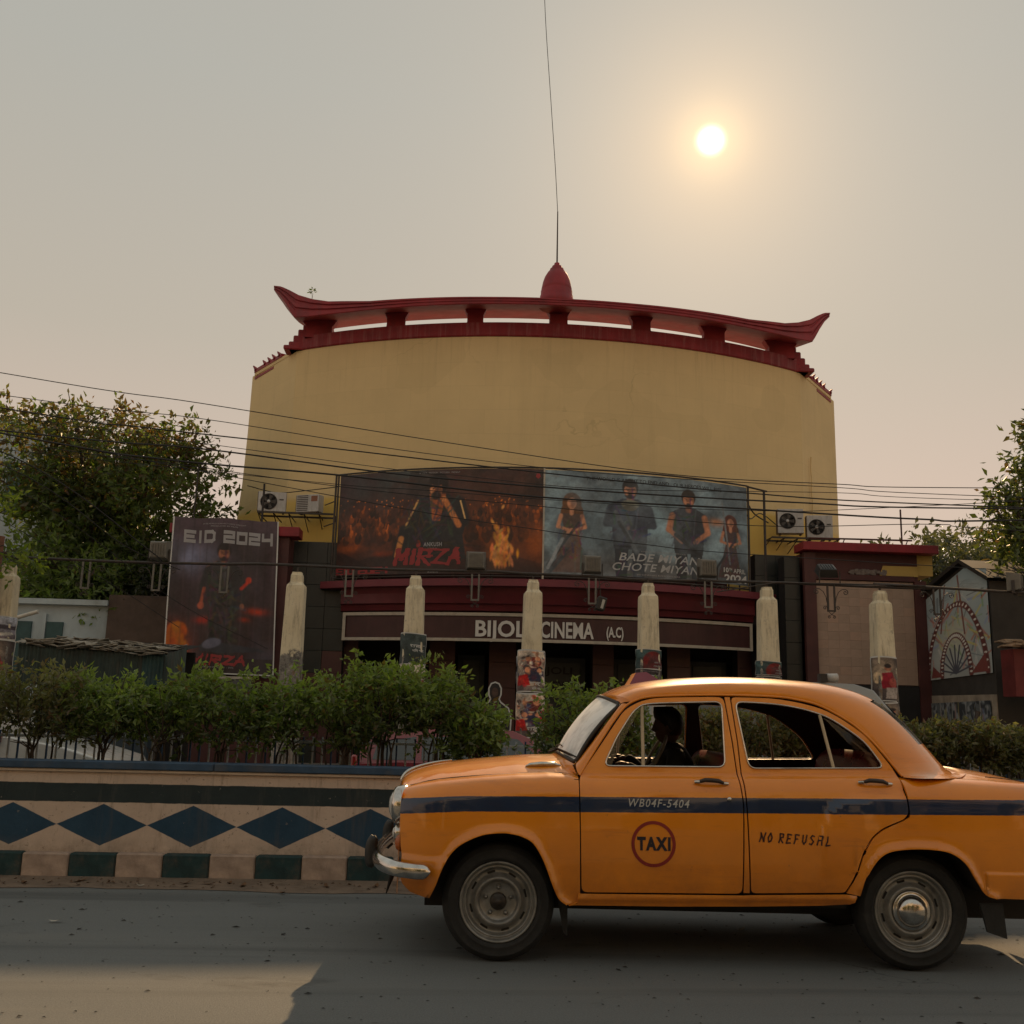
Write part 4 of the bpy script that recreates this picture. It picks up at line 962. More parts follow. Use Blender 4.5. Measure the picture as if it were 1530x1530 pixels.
# ================================================================== printed sheets: billboards, banner, bills, mural
class Canvas:
    """colours of a flat print, row 0 at the bottom; x 0..1, y 0..1"""
    def __init__(s, w, h, c0, c1=None, seed=0):
        s.w, s.h = w, h; s.r = np.random.default_rng(seed)
        yy, xx = np.mgrid[0:h, 0:w]; s.x = (xx + .5) / w; s.y = (yy + .5) / h; s.asp = w / h
        t = s.y[..., None]; s.a = np.array(c0) * (1 - t) + np.array(c1 or c0) * t
    def put(s, m, col): m = np.clip(m, 0, 1)[..., None]; s.a = s.a * (1 - m) + np.array(col) * m
    def glow(s, cx, cy, rx, ry, col, amt=1.0, p=2.0):
        d = np.hypot((s.x - cx) / rx, (s.y - cy) / ry); s.put(amt * np.exp(-d ** p), col)
    def ell(s, cx, cy, rx, ry, col, rot=0, soft=.12):
        dx, dy = (s.x - cx) * s.asp, s.y - cy; c, n = math.cos(rot), math.sin(rot)
        d = np.hypot((dx * c + dy * n) / rx, (-dx * n + dy * c) / ry); s.put((1 - d) / soft + .5, col)
    def poly(s, pts, col, amt=1.0):
        m = inside_poly([tuple(p) for p in pts], s.x.ravel(), s.y.ravel()).reshape(s.x.shape); s.put(m * amt, col)
    def line(s, p, q, w, col, amt=1.0):
        P, Q = np.array([p[0] * s.asp, p[1]]), np.array([q[0] * s.asp, q[1]]); d = Q - P; L2 = max(1e-9, (d ** 2).sum())
        t = np.clip(((s.x * s.asp - P[0]) * d[0] + (s.y - P[1]) * d[1]) / L2, 0, 1)
        dist = np.hypot(s.x * s.asp - P[0] - t * d[0], s.y - P[1] - t * d[1]); s.put(amt * np.clip((w - dist) / (.4 * w) + .2, 0, 1), col)
    def noise(s, n, seed):
        r_ = np.random.default_rng(seed); g = r_.random((n + 3, int(n * s.asp) + 4))
        u, v = s.x * (g.shape[1] - 2), s.y * (g.shape[0] - 2); i, j = u.astype(int), v.astype(int); fu, fv = u - i, v - j
        fu, fv = fu * fu * (3 - 2 * fu), fv * fv * (3 - 2 * fv)
        return (g[j, i] * (1 - fu) + g[j, i + 1] * fu) * (1 - fv) + (g[j + 1, i] * (1 - fu) + g[j + 1, i + 1] * fu) * fv
    def cloud(s, n, seed, col, amt, lo=.45, hi=.8):
        f = s.noise(n, seed) * .6 + s.noise(n * 2, seed + 1) * .3 + s.noise(n * 5, seed + 2) * .1
        s.put(np.clip((f - lo) / (hi - lo), 0, 1) * amt, col)
    def man(s, cx, base, h, coat, skin, hair, seed=0, arms='down', beard=True, rim=None, wide=1.0, shirt=None):
        """a generic standing figure, h = height of the visible body in canvas units"""
        a = s.asp; u = h / 7.5; W = u / a
        X = lambda x: cx + x * W * wide; Y = lambda y: base + y * u
        for sg in (-1, 1):
            s.poly([(X(sg * .1), Y(3.2)), (X(sg * 1.0), Y(3.3)), (X(sg * .85), Y(0)), (X(sg * .25), Y(0))], tuple(c * .7 for c in coat))
        s.poly([(X(-1.35), Y(6.0)), (X(-.5), Y(6.45)), (X(.5), Y(6.45)), (X(1.35), Y(6.0)), (X(1.15), Y(4.5)), (X(1.05), Y(3.0)), (X(-1.05), Y(3.0)), (X(-1.15), Y(4.5))], coat)
        if rim:
            s.line((X(-1.3), Y(6.0)), (X(-1.5), Y(4.6)), .05 * u, rim, .8); s.line((X(-.5), Y(6.45)), (X(-1.3), Y(6.0)), .05 * u, rim, .7); s.line((X(1.3), Y(6.0)), (X(1.5), Y(4.7)), .05 * u, rim, .6)
        if shirt: s.poly([(X(-.3), Y(6.4)), (X(.3), Y(6.4)), (X(.12), Y(4.6)), (X(-.12), Y(4.6))], shirt)
        for sg in (-1, 1):
            if arms == 'cross': s.line((X(sg * 1.25), Y(5.8)), (X(sg * 1.5), Y(4.7)), .27 * u, coat); s.line((X(sg * 1.5), Y(4.7)), (X(sg * -.1), Y(4.5)), .22 * u, coat); s.ell(X(sg * -.2), Y(4.5), .22 * u, .2 * u, skin)
            elif arms == 'bare': s.line((X(sg * 1.2), Y(5.8)), (X(sg * 1.45), Y(4.7)), .25 * u, skin); s.line((X(sg * 1.45), Y(4.7)), (X(sg * .5), Y(3.9)), .2 * u, skin)
            elif arms == 'raise' and sg > 0: s.line((X(1.2), Y(5.8)), (X(1.6), Y(4.9)), .27 * u, coat); s.line((X(1.6), Y(4.9)), (X(.55), Y(6.5)), .2 * u, skin)
            else: s.line((X(sg * 1.2), Y(5.8)), (X(sg * 1.55), Y(4.6)), .27 * u, coat); s.line((X(sg * 1.55), Y(4.6)), (X(sg * 1.5), Y(3.4)), .2 * u, coat); s.ell(X(sg * 1.5), Y(3.2), .17 * u, .25 * u, skin)
        s.line((X(0), Y(6.3)), (X(0), Y(6.7)), .26 * u, tuple(c * .75 for c in skin))
        s.ell(X(0), Y(7.25), .52 * u, .62 * u, hair); s.ell(X(0), Y(7.0), .40 * u, .52 * u, skin)
        s.ell(X(.14), Y(6.95), .24 * u, .40 * u, tuple(c * .6 for c in skin), soft=.6)
        if beard: s.ell(X(0), Y(6.72), .34 * u, .27 * u, tuple(c * 1.3 for c in hair), soft=.3); s.ell(X(0), Y(6.88), .16 * u, .07 * u, skin)
        s.ell(X(0), Y(7.5), .46 * u, .24 * u, hair)
        dk = tuple(c * .25 for c in skin)
        for sg in (-1, 1): s.line((X(sg * .10), Y(7.13)), (X(sg * .28), Y(7.15)), .035 * u, dk, .9); s.ell(X(sg * .17), Y(7.04), .07 * u, .035 * u, dk); s.ell(X(sg * .22), Y(6.86), .10 * u, .16 * u, tuple(c * 1.25 for c in skin), soft=.9)
        s.line((X(.03), Y(7.05)), (X(.05), Y(6.90)), .04 * u, tuple(c * .55 for c in skin), .7)
        s.ell(X(-.45), Y(5.2), .55 * u, 1.1 * u, tuple(c * 1.7 for c in coat), soft=.9) if seed == 0 else None
        s.folds(X(0), Y(4.9), 1.0 * W * wide, 1.3 * u, 34, coat, seed + 5, .55); s.folds(X(0), Y(1.8), .7 * W * wide, 1.5 * u, 22, coat, seed + 6, .5)
        s.line((X(-1.0), Y(3.2)), (X(1.0), Y(3.2)), .07 * u, tuple(c * .4 for c in coat), .8); s.line((X(.55), Y(6.3)), (X(.35), Y(4.4)), .06 * u, tuple(c * 1.9 for c in coat), .6)
    def finish(s, seed=0, grain=.30, blur=1, sat=1.2, tint=(1, 1, 1)):
        for _ in range(blur):
            p = np.pad(s.a, ((1, 1), (1, 1), (0, 0)), 'edge'); s.a = (p[1:-1, 1:-1] * 2 + p[:-2, 1:-1] + p[2:, 1:-1] + p[1:-1, :-2] + p[1:-1, 2:]) / 6
        f = 1 + grain * ((s.noise(9, seed + 91) - .5) * 1.0 + (s.noise(30, seed + 92) - .5) * .9 + (s.noise(80, seed + 93) - .5) * .6)
        s.a = s.a * f[..., None]
        a = np.clip(s.a, 1e-4, 1); a = 1.75 * a ** 1.32 / .30 ** .32; g = a.mean(2, keepdims=True); s.a = np.clip((g + (a - g) * sat) * np.array(tint), 0, 1)
    def folds(s, cx, cy, rx, ry, n, col, seed, amt=.5):
        r_ = np.random.default_rng(seed)
        for k in range(n):
            x, y = cx + r_.uniform(-rx, rx), cy + r_.uniform(-ry, ry); s.line((x, y), (x + r_.normal() * rx * .35, y + r_.normal() * ry * .45), r_.uniform(.004, .011), tuple(c * r_.uniform(.35, 1.9) for c in col), amt)
    def mesh(s, name, fn, m_):
        """grid sheet placed by fn(x, y) -> point"""
        xs = np.linspace(0, 1, s.w); ys = np.linspace(0, 1, s.h)
        V = np.array([fn(x, y) for y in ys for x in xs]); i = np.arange(s.w - 1); j = np.arange(s.h - 1)
        q = (j[:, None] * s.w + i[None, :]).ravel(); F = np.stack([q, q + 1, q + s.w + 1, q + s.w], 1)
        c = np.concatenate([np.clip(s.a, 0, 1).reshape(-1, 3), np.ones((s.w * s.h, 1))], 1)
        return np_mesh(name, V, F, m_, True, c)
PRINT = print_mat('printed_vinyl', .5, 1.0); PAPER = print_mat('printed_paper', .7)
PW = mat('print_white', (.60, .60, .58), .5, var=.08); PG = mat('print_grey', (.34, .33, .34), .5, var=.1); PRD = mat('print_red', (.30, .028, .030), .5, var=.15); PSIL = mat('print_silver', (.42, .43, .44), .4, var=.3, vscale=12); PDK = mat('print_dark', (.022, .025, .028), .5)
def text_on(fn, body, x0, y0, w, h, m_, parent, name='lettering', off=1.0, **kw):
    V, F = fit_text(body, w, h, **kw)
    MB().add([fn(x0 + v[0], y0 + v[1], off) for v in V], F).build(name, m_, parent)
BLOCK = {'E': [((0, 0), (0, 1)), ((0, 1), (1, 1)), ((0, .5), (.85, .5)), ((0, 0), (1, 0))], 'I': [((.5, 0), (.5, 1))], 'D': [((0, 0), (0, 1)), ((0, 1), (.8, 1)), ((.8, 1), (1, .82)), ((1, .82), (1, .18)), ((1, .18), (.8, 0)), ((.8, 0), (0, 0))],
         '2': [((0, 1), (1, 1)), ((1, 1), (1, .5)), ((1, .5), (0, .5)), ((0, .5), (0, 0)), ((0, 0), (1, 0))], '0': [((0, 0), (0, 1)), ((0, 1), (1, 1)), ((1, 1), (1, 0)), ((1, 0), (0, 0))], '4': [((0, 1), (0, .45)), ((0, .45), (1, .45)), ((1, 1), (1, 0))],
         'M': [((0, 0), (.05, 1)), ((.05, 1), (.5, .35)), ((.5, .35), (.95, 1)), ((.95, 1), (1, 0))], 'R': [((0, 0), (0, 1)), ((0, 1), (.9, .95)), ((.9, .95), (.9, .55)), ((.9, .55), (.1, .5)), ((.1, .5), (1, -.1))], 'Z': [((0, 1), (1, .95)), ((1, .95), (0, .05)), ((0, .05), (1.05, 0))], 'A': [((0, 0), (.5, 1)), ((.5, 1), (1, 0)), ((.2, .38), (.8, .38))]}
def block_text(fn, body, x0, y0, cw, ch, gap, th, m_, parent, off=1.0, rough=0.0, name='lettering', shear=0.0):
    b = MB(); x = x0
    for c in body:
        if c == ' ': x += cw * .75; continue
        w = cw * (.35 if c == 'I' else 1)
        for (ax, ay), (bx, by) in BLOCK[c]:
            p = Vector((x + ax * w + ay * shear, y0 + ay * ch)); q = Vector((x + bx * w + by * shear, y0 + by * ch)); d = q - p
            if d.length < 1e-6: continue
            d.normalize(); n = Vector((-d.y, d.x)); j = lambda: 1 + rnd.uniform(-rough, rough)
            e = d * th * .5 * (1 + rnd.uniform(0, rough * 3)); m = 6
            lo = []; hi = []
            for k in range(m + 1):
                f = k / m; c_ = (p - e).lerp(q + e, f); lo.append(c_ - n * th * .5 * j()); hi.append(c_ + n * th * .5 * j())
            vs = [fn(v.x, v.y, off) for v in lo + hi]
            b.add(vs, [(k, k + 1, m + 2 + k, m + 1 + k) for k in range(m)])
        x += w + gap
    b.build(name, m_, parent)

# ---------------- the two billboards on the curved frame
def bb_fn(x0, x1, z0, z1):
    def fn(u, v, off=0.0):
        x = x0 + (x1 - x0) * u; z = z0 + (z1 - z0) * v
        y = arcy(x, 25.62, 11.4) - .004 * off
        y += .012 * math.sin(u * 23 + v * 3) * math.sin(v * 9 + u * 5)
        return (x, y, z)
    return fn
FIRE, EMB = (.50, .14, .028), (.30, .055, .018)
bl = thing('billboard', 'left billboard printed with a seated bearded man before a fiery crowd', 'billboard', (0, 0, 0), 0, 'curved billboards above the entrance')
cv = Canvas(440, 230, (.040, .016, .012), (.042, .026, .030), 1)
cv.cloud(4, 3, (.045, .055, .058), .7, .45, .8); cv.glow(.36, .98, .16, .2, (.06, .09, .09), .6); cv.glow(.75, .8, .35, .35, (.07, .03, .018), .7)
cv.glow(.12, .42, .3, .22, (.13, .045, .018), .8); cv.glow(.80, .42, .28, .24, (.18, .062, .020), .9); cv.glow(.50, .35, .6, .10, (.10, .03, .014), .6)
r_ = np.random.default_rng(9)
for k in range(300):                                            # the crowd: heads, bodies, raised arms
    x = r_.random(); 
    if .33 < x < .60: continue
    y = .38 + .26 * r_.random() ** 1.4; s_ = .020 + .035 * (.70 - y); lit = r_.random() ** 1.6
    c = tuple(np.array((.05, .022, .012)) * (1 - lit) + np.array((.34, .12, .045)) * lit)
    cv.ell(x, y - s_ * 1.4, s_ * 1.0, s_ * 1.6, tuple(q * .5 for q in c)); cv.ell(x, y, s_ * .55, s_ * .7, c)
    if r_.random() < .55: cv.line((x, y - s_), (x + r_.uniform(-.012, .012), y + s_ * 2.3), s_ * .22, c)
for k in range(60): cv.ell(r_.random() * .98, .64 + r_.random() * .1, .005, .006, (.5, .2, .07), soft=.8)
cv.cloud(6, 77, (.020, .011, .009), .6, .55, .72)
cv.poly([(0, 0), (1, 0), (1, .10), (.85, .18), (.70, .14), (.55, .22), (.40, .16), (.25, .22), (.12, .14), (0, .26)], (.026, .013, .012), .85)
cv.glow(.10, .26, .10, .035, (.22, .075, .03), .8); cv.glow(.24, .20, .07, .025, (.20, .05, .02), .7)
for k in range(90):                                             # bonfire
    x = .80 + r_.normal() * .030; y = .10 + abs(r_.normal()) * .16; cv.ell(x, y, .012, .045 * (1 - (y - .1)), (.36 + r_.random() * .16, .17 + r_.random() * .10, .06 + .06 * r_.random()), r_.normal() * .3, .8)
cv.glow(.80, .16, .055, .12, (.30, .17, .08), .4); cv.cloud(8, 50, (.05, .02, .014), .55, .5, .75); cv.glow(.97, .3, .07, .16, (.22, .08, .03), .8)
cv.poly([(.30, .12), (.335, .45), (.40, .70), (.455, .76), (.545, .76), (.60, .68), (.635, .48), (.62, .36), (.64, .14)], (.020, .019, .021)); cv.poly([(.455, .76), (.535, .76), (.51, .50), (.47, .50)], (.22, .085, .045))
cv.line((.40, .70), (.335, .42), .010, (.36, .24, .12)); cv.line((.335, .42), (.31, .16), .055, (.020, .018, .02)); cv.line((.325, .34), (.308, .18), .030, (.33, .17, .08)); cv.line((.60, .68), (.625, .50), .06, (.02, .018, .02)); cv.line((.60, .46), (.530, .70), .030, (.30, .14, .07)); cv.line((.605, .69), (.63, .52), .007, (.45, .32, .18))
cv.ell(.500, .865, .085, .10, (.020, .013, .012)); cv.ell(.487, .80, .055, .082, (.30, .155, .09)); cv.ell(.497, .79, .035, .07, (.14, .07, .045), soft=.5); cv.ell(.487, .745, .045, .042, (.024, .015, .013), soft=.3); cv.ell(.49, .89, .075, .05, (.020, .013, .012)); cv.ell(.525, .715, .022, .03, (.34, .17, .09))
cv.poly([(.40, .14), (.44, .30), (.56, .31), (.62, .15)], (.017, .013, .013)); cv.ell(.41, .285, .02, .04, (.34, .06, .03))
f1 = bb_fn(-3.14, 2.23, 4.95, 7.70)
cv.folds(.47, .55, .11, .20, 90, (.04, .034, .036), 2, .55); cv.folds(.5, .24, .14, .08, 40, (.03, .02, .018), 8, .5); cv.line((.47, .81), (.485, .83), .006, (.02, .01, .01)); cv.line((.455, .832), (.475, .835), .007, (.02, .012, .01)); cv.line((.495, .832), (.515, .83), .007, (.02, .012, .01)); cv.ell(.462, .80, .012, .02, (.40, .22, .14), soft=.9)
cv.finish(1, .34, sat=1.15)
link('print', cv.mesh('print', f1, PRINT), bl)
text_on(f1, 'ANKUSH', .435, .26, .088, .040, PG, bl, bold=.02, space=1.1); text_on(f1, 'is back as', .455, .235, .045, .016, PG, bl)
block_text(f1, 'MIRZA', .30, .10, .050, .13, .022, .020, PRD, bl, 1.2, .45, shear=.012)
block_text(f1, 'EID 2024', .008, .018, .026, .052, .011, .012, PRD, bl, 1.2)
text_on(f1, 'A   FILM   MOTION   PICTURES   PRESENT', .40, .962, .20, .013, PG, bl)
text_on(f1, 'IN CINEMAS', .46, .012, .05, .014, PW, bl)
b = MB(); b.add([f1(.962 + .024 * a, .905 + .05 * c_, 1) for a, c_ in ((0, .4), (.5, 0), (1, .4), (.8, 1), (.2, 1))], [(0, 1, 2, 3, 4)]); b.build('corner_emblem', PRD, bl)
br = thing('billboard', 'right billboard printed with four armed figures under a stormy grey sky', 'billboard', (0, 0, 0), 0, 'curved billboards above the entrance')
cv = Canvas(440, 230, (.070, .080, .085), (.085, .100, .108), 2)
cv.cloud(3, 5, (.20, .235, .245), .75, .42, .75); cv.cloud(5, 15, (.045, .05, .055), .7, .48, .8); cv.glow(.47, .55, .2, .25, (.16, .20, .21), .6); cv.glow(.83, .60, .05, .04, (.26, .12, .06), .7); cv.glow(.5, .06, .8, .16, (.07, .065, .062), .8)
cv.cloud(9, 45, (.16, .17, .17), .35, .55, .8)
def woman(cx, base, h, dress, skin, hair):
    u = h / 7; a = cv.asp; X = lambda q: cx + q * u / a; Y = lambda q: base + q * u
    cv.poly([(X(-.6), Y(3.6)), (X(.6), Y(3.6)), (X(1.2), Y(0)), (X(-1.5), Y(0))], dress); cv.ell(X(0), Y(6.1), .78 * u, .95 * u, hair); cv.ell(X(-.5), Y(5.2), .4 * u, .8 * u, hair); cv.ell(X(.55), Y(5.2), .4 * u, .8 * u, hair)
    cv.poly([(X(-.85), Y(5.2)), (X(.85), Y(5.2)), (X(.55), Y(3.5)), (X(-.55), Y(3.5))], tuple(c * .8 for c in dress)); cv.line((X(0), Y(5.2)), (X(0), Y(5.6)), .2 * u, skin); cv.ell(X(0), Y(6.1), .38 * u, .5 * u, skin); cv.ell(X(.1), Y(6.05), .2 * u, .36 * u, tuple(c * .62 for c in skin), soft=.6)
    for sg in (-1, 1): cv.line((X(sg * .85), Y(5.0)), (X(sg * 1.1), Y(4.0)), .18 * u, skin); cv.line((X(sg * 1.1), Y(4.0)), (X(sg * .2), Y(3.7)), .15 * u, skin)
    cv.poly([(X(-.35), Y(3.9)), (X(.35), Y(3.9)), (X(.4), Y(3.4)), (X(-.4), Y(3.4))], skin)
    cv.line((X(.6), Y(4.4)), (X(-1.9), Y(.6)), .13 * u, (.03, .032, .035))
woman(.125, .02, .76, (.085, .06, .052), (.26, .145, .10), (.085, .045, .026)); woman(.905, .06, .63, (.065, .042, .04), (.24, .13, .09), (.07, .024, .016))
cv.man(.398, -.16, 1.06, (.040, .045, .054), (.24, .135, .095), (.022, .02, .02), arms='cross'); cv.man(.685, -.13, .98, (.034, .036, .040), (.235, .125, .085), (.028, .02, .016), arms='bare')
cv.ell(.398, .70, .085, .045, (.12, .115, .095)); cv.ell(.398, .665, .06, .03, (.085, .08, .068))
cv.line((.33, .62), (.43, .24), .022, (.085, .09, .095)); cv.line((.345, .52), (.40, .34), .018, (.02, .02, .022)); cv.line((.62, .44), (.74, .26), .022, (.022, .022, .024)); cv.line((.862, .80), (.90, .20), .010, (.12, .12, .12)); cv.poly([(.0, .0), (.10, .26), (.13, .25), (.03, .0)], (.05, .052, .055))
cv.line((.02, .06), (.085, .34), .016, (.18, .18, .18))
f2 = bb_fn(2.27, 7.88, 4.98, 7.68)
cv.folds(.125, .30, .05, .18, 40, (.075, .052, .045), 12, .5); cv.folds(.905, .28, .04, .14, 34, (.06, .04, .036), 13, .5); cv.cloud(5, 66, (.11, .12, .125), .55, .5, .85)
cv.finish(2, .34, tint=(1.25, 1.38, 1.50))
link('print', cv.mesh('print', f2, PRINT), br)
text_on(f2, 'THE WORLD IS ABOUT TO END AND... OUR HEROES WILL RISE', .19, .915, .67, .036, PDK, br, bold=.012)
text_on(f2, 'BADE MIYAN', .345, .155, .395, .075, PSIL, br, bold=.012, shear=.25, space=1.05); text_on(f2, 'CHOTE MIYAN', .315, .060, .425, .075, PSIL, br, bold=.012, shear=.25, space=1.05)
text_on(f2, '10', .865, .115, .026, .048, PW, br, bold=.02); text_on(f2, 'TH', .893, .138, .017, .024, PW, br, bold=.02); text_on(f2, 'APRIL', .918, .115, .066, .044, PW, br, bold=.01); text_on(f2, '2024', .868, .018, .125, .080, PW, br, bold=.03)
text_on(f2, 'IN CINEMAS EVERYWHERE', .43, .020, .21, .014, PG, br); text_on(f2, 'POOJA', .02, .93, .045, .018, PG, br); text_on(f2, 'A FILM OF ACTION AND BROTHERHOOD', .45, .245, .22, .012, PG, br)
b = MB()
for x in (-3.20, 2.25, 7.93):
    y = arcy(x, 25.62, 11.4); b2 = MB(); b2.box(x - .022, x + .022, y - .02, y + .05, 4.84, 7.74); b2.build('frame_edge', WF if 0 < x < 5 else IRON, bl if x < 5 else br)
for g, x0, x1 in ((bl, -3.2, 2.25), (br, 2.25, 7.93)):
    for z in (4.90, 7.74):
        b = MB(); b.tube([(x, arcy(x, 25.66, 11.4), z) for x in np.linspace(x0, x1, 14)], .025, 5); b.build('frame_rail', IRON, g)
    for x in np.linspace(x0 + .3, x1 - .3, 6):
        y = arcy(x, 25.62, 11.4); b = MB(); b.tube([(x, y + .08, 4.82), (x, y + .08, 7.7)], .025, 5); b.tube([(x, y + .08, 7.2), (x, y + 1.3, 4.85)], .02, 5); b.build('frame_strut', IRON, g)
b = MB(); b.tube([(8.42, 27.0, 4.80), (8.42, 27.0, 7.66)], .035, 6); b.tube([(7.9, arcy(7.9, 25.64, 11.4), 7.72), (8.50, 27.0, 7.64)], .025, 6); b.build('side_post', IRON, br)
b = MB(); b.tube([(-3.26, 27.3, 4.8), (-3.26, 27.3, 7.74)], .03, 6)
for z in (5.2, 5.8, 6.4, 7.0): b.tube([(-3.26, 27.3, z), (-3.6, 27.9, z)], .016, 5)
b.build('side_post', IRON, bl)
b = MB(); b.box(-3.0, 7.6, 27.9, 29.3, 4.82, 7.2); b.build('loft_wall', MAROON, cb)

# ---------------- the hanging banner
bn = thing('banner', 'tall dark hanging banner left of the entrance with EID 2024 at its top', 'banner', (0, 0, 0))
cv = Canvas(150, 224, (.032, .016, .016), (.060, .042, .052), 4)
cv.cloud(3, 8, (.09, .095, .125), .55, .5, .8); cv.glow(.12, .74, .25, .10, (.17, .18, .24), .8); cv.cloud(3, 21, (.022, .014, .014), .7, .45, .75); cv.glow(.5, .98, .7, .06, (.085, .06, .075), .6)
cv.glow(.04, .16, .16, .12, (.24, .055, .022), 1.0); cv.glow(.10, .24, .05, .06, (.26, .07, .025), .8); cv.glow(.82, .40, .10, .022, (.25, .050, .030), 1); cv.glow(.33, .33, .075, .022, (.23, .035, .025), 1); cv.glow(.72, .345, .05, .016, (.21, .04, .022), .9)
r_ = np.random.default_rng(5)
for k in range(60): cv.ell(.02 + abs(r_.normal()) * .08, .10 + r_.random() * .18, .02, .035, (.27, .08 + .05 * r_.random(), .03), r_.normal() * .4, .8)
cv.man(.50, .145, .66, (.024, .021, .022), (.20, .10, .07), (.018, .012, .012), rim=(.16, .09, .07), shirt=(.09, .09, .10), wide=.95)
cv.line((.325, .535), (.300, .44), .013, (.24, .085, .055)); cv.ell(.298, .425, .020, .024, (.28, .10, .07)); cv.line((.675, .545), (.735, .585), .012, (.26, .045, .03)); cv.ell(.745, .60, .020, .022, (.30, .06, .04)); cv.folds(.5, .45, .13, .14, 50, (.05, .042, .042), 3, .5); cv.folds(.5, .25, .10, .10, 30, (.04, .032, .032), 4, .5)
for k in range(14): cv.line((.06 + .07 * k, 1), (.04 + .07 * k + .01 * math.sin(k), 0), .004, (.085, .062, .068) if k % 2 else (.016, .01, .01), .35)
cv.poly([(.30, .165), (.40, .225), (.52, .19), (.86, .165), (.92, .145), (.5, .125), (.32, .135)], (.034, .034, .042)); cv.ell(.42, .185, .06, .03, (.11, .11, .14), .3); cv.poly([(.0, .0), (1, 0), (1, .10), (0, .10)], (.024, .014, .014), .7)
def bnf(u, v, off=0.0):
    bl_, br_, tl, tr = Vector((-7.08, 26.20, 2.33)), Vector((-4.43, 26.25, 2.285)), Vector((-7.195, 26.30, 6.24)), Vector((-4.58, 26.30, 6.195))
    p = bl_.lerp(br_, u).lerp(tl.lerp(tr, u), v)
    fold = .055 * math.sin(u * 17 + (1 - v) * 2) * math.exp(-((v - .55) / .5) ** 2) + .06 * math.sin((u - .9 + (1 - v) * .35) * 26) * max(0, u - .45) * max(0, v - .3) + .03 * math.sin(u * 31 + v * 4)
    sag = -.02 * math.sin(u * PI * 3) * v
    return (p.x, p.y - .05 - fold * .8 - .004 * off, p.z + sag)
cv.finish(3, sat=1.2)
link('print', cv.mesh('print', bnf, PRINT), bn)
block_text(bnf, 'EID 2024', .12, .845, .085, .062, .038, .023, PG, bn, 1.2)
block_text(bnf, 'MIRZA', .24, .055, .085, .050, .03, .016, PRD, bn, 1.2, .4, shear=.02)
text_on(bnf, 'A FILM MOTION PICTURES PRESENT', .28, .958, .42, .008, PG, bn); text_on(bnf, 'PRODUCED BY FILMS', .36, .942, .26, .008, PG, bn); text_on(bnf, 'DIRECTED BY  SUMEET  -  SAHIL', .34, .030, .30, .008, PG, bn)
for u0 in (0, 1):
    b = MB(); b.loft([[bnf(u0 - .012 if u0 == 0 else 1.0, v) for v in np.linspace(0, 1, 40)], [bnf(0.003 if u0 == 0 else 1.012, v) for v in np.linspace(0, 1, 40)]]); b.build('hem', PW, bn)
b = MB(); b.loft([[bnf(u, -.008) for u in np.linspace(0, 1, 24)], [bnf(u, .0) for u in np.linspace(0, 1, 24)]]); b.build('hem', PW, bn)
tbx = thing('notice_frame', 'pale framed notice low on the wall under the banner', 'frame', (-6.3, 26.0, 1.3)); MB().box(-.02, 1.42, -.03, .03, .86, .92).build('top_bar', WF, tbx); MB().box(0, 1.4, -.02, .02, .1, .86).build('sheet', mat('faded_sheet', (.10, .10, .095), .7), tbx)

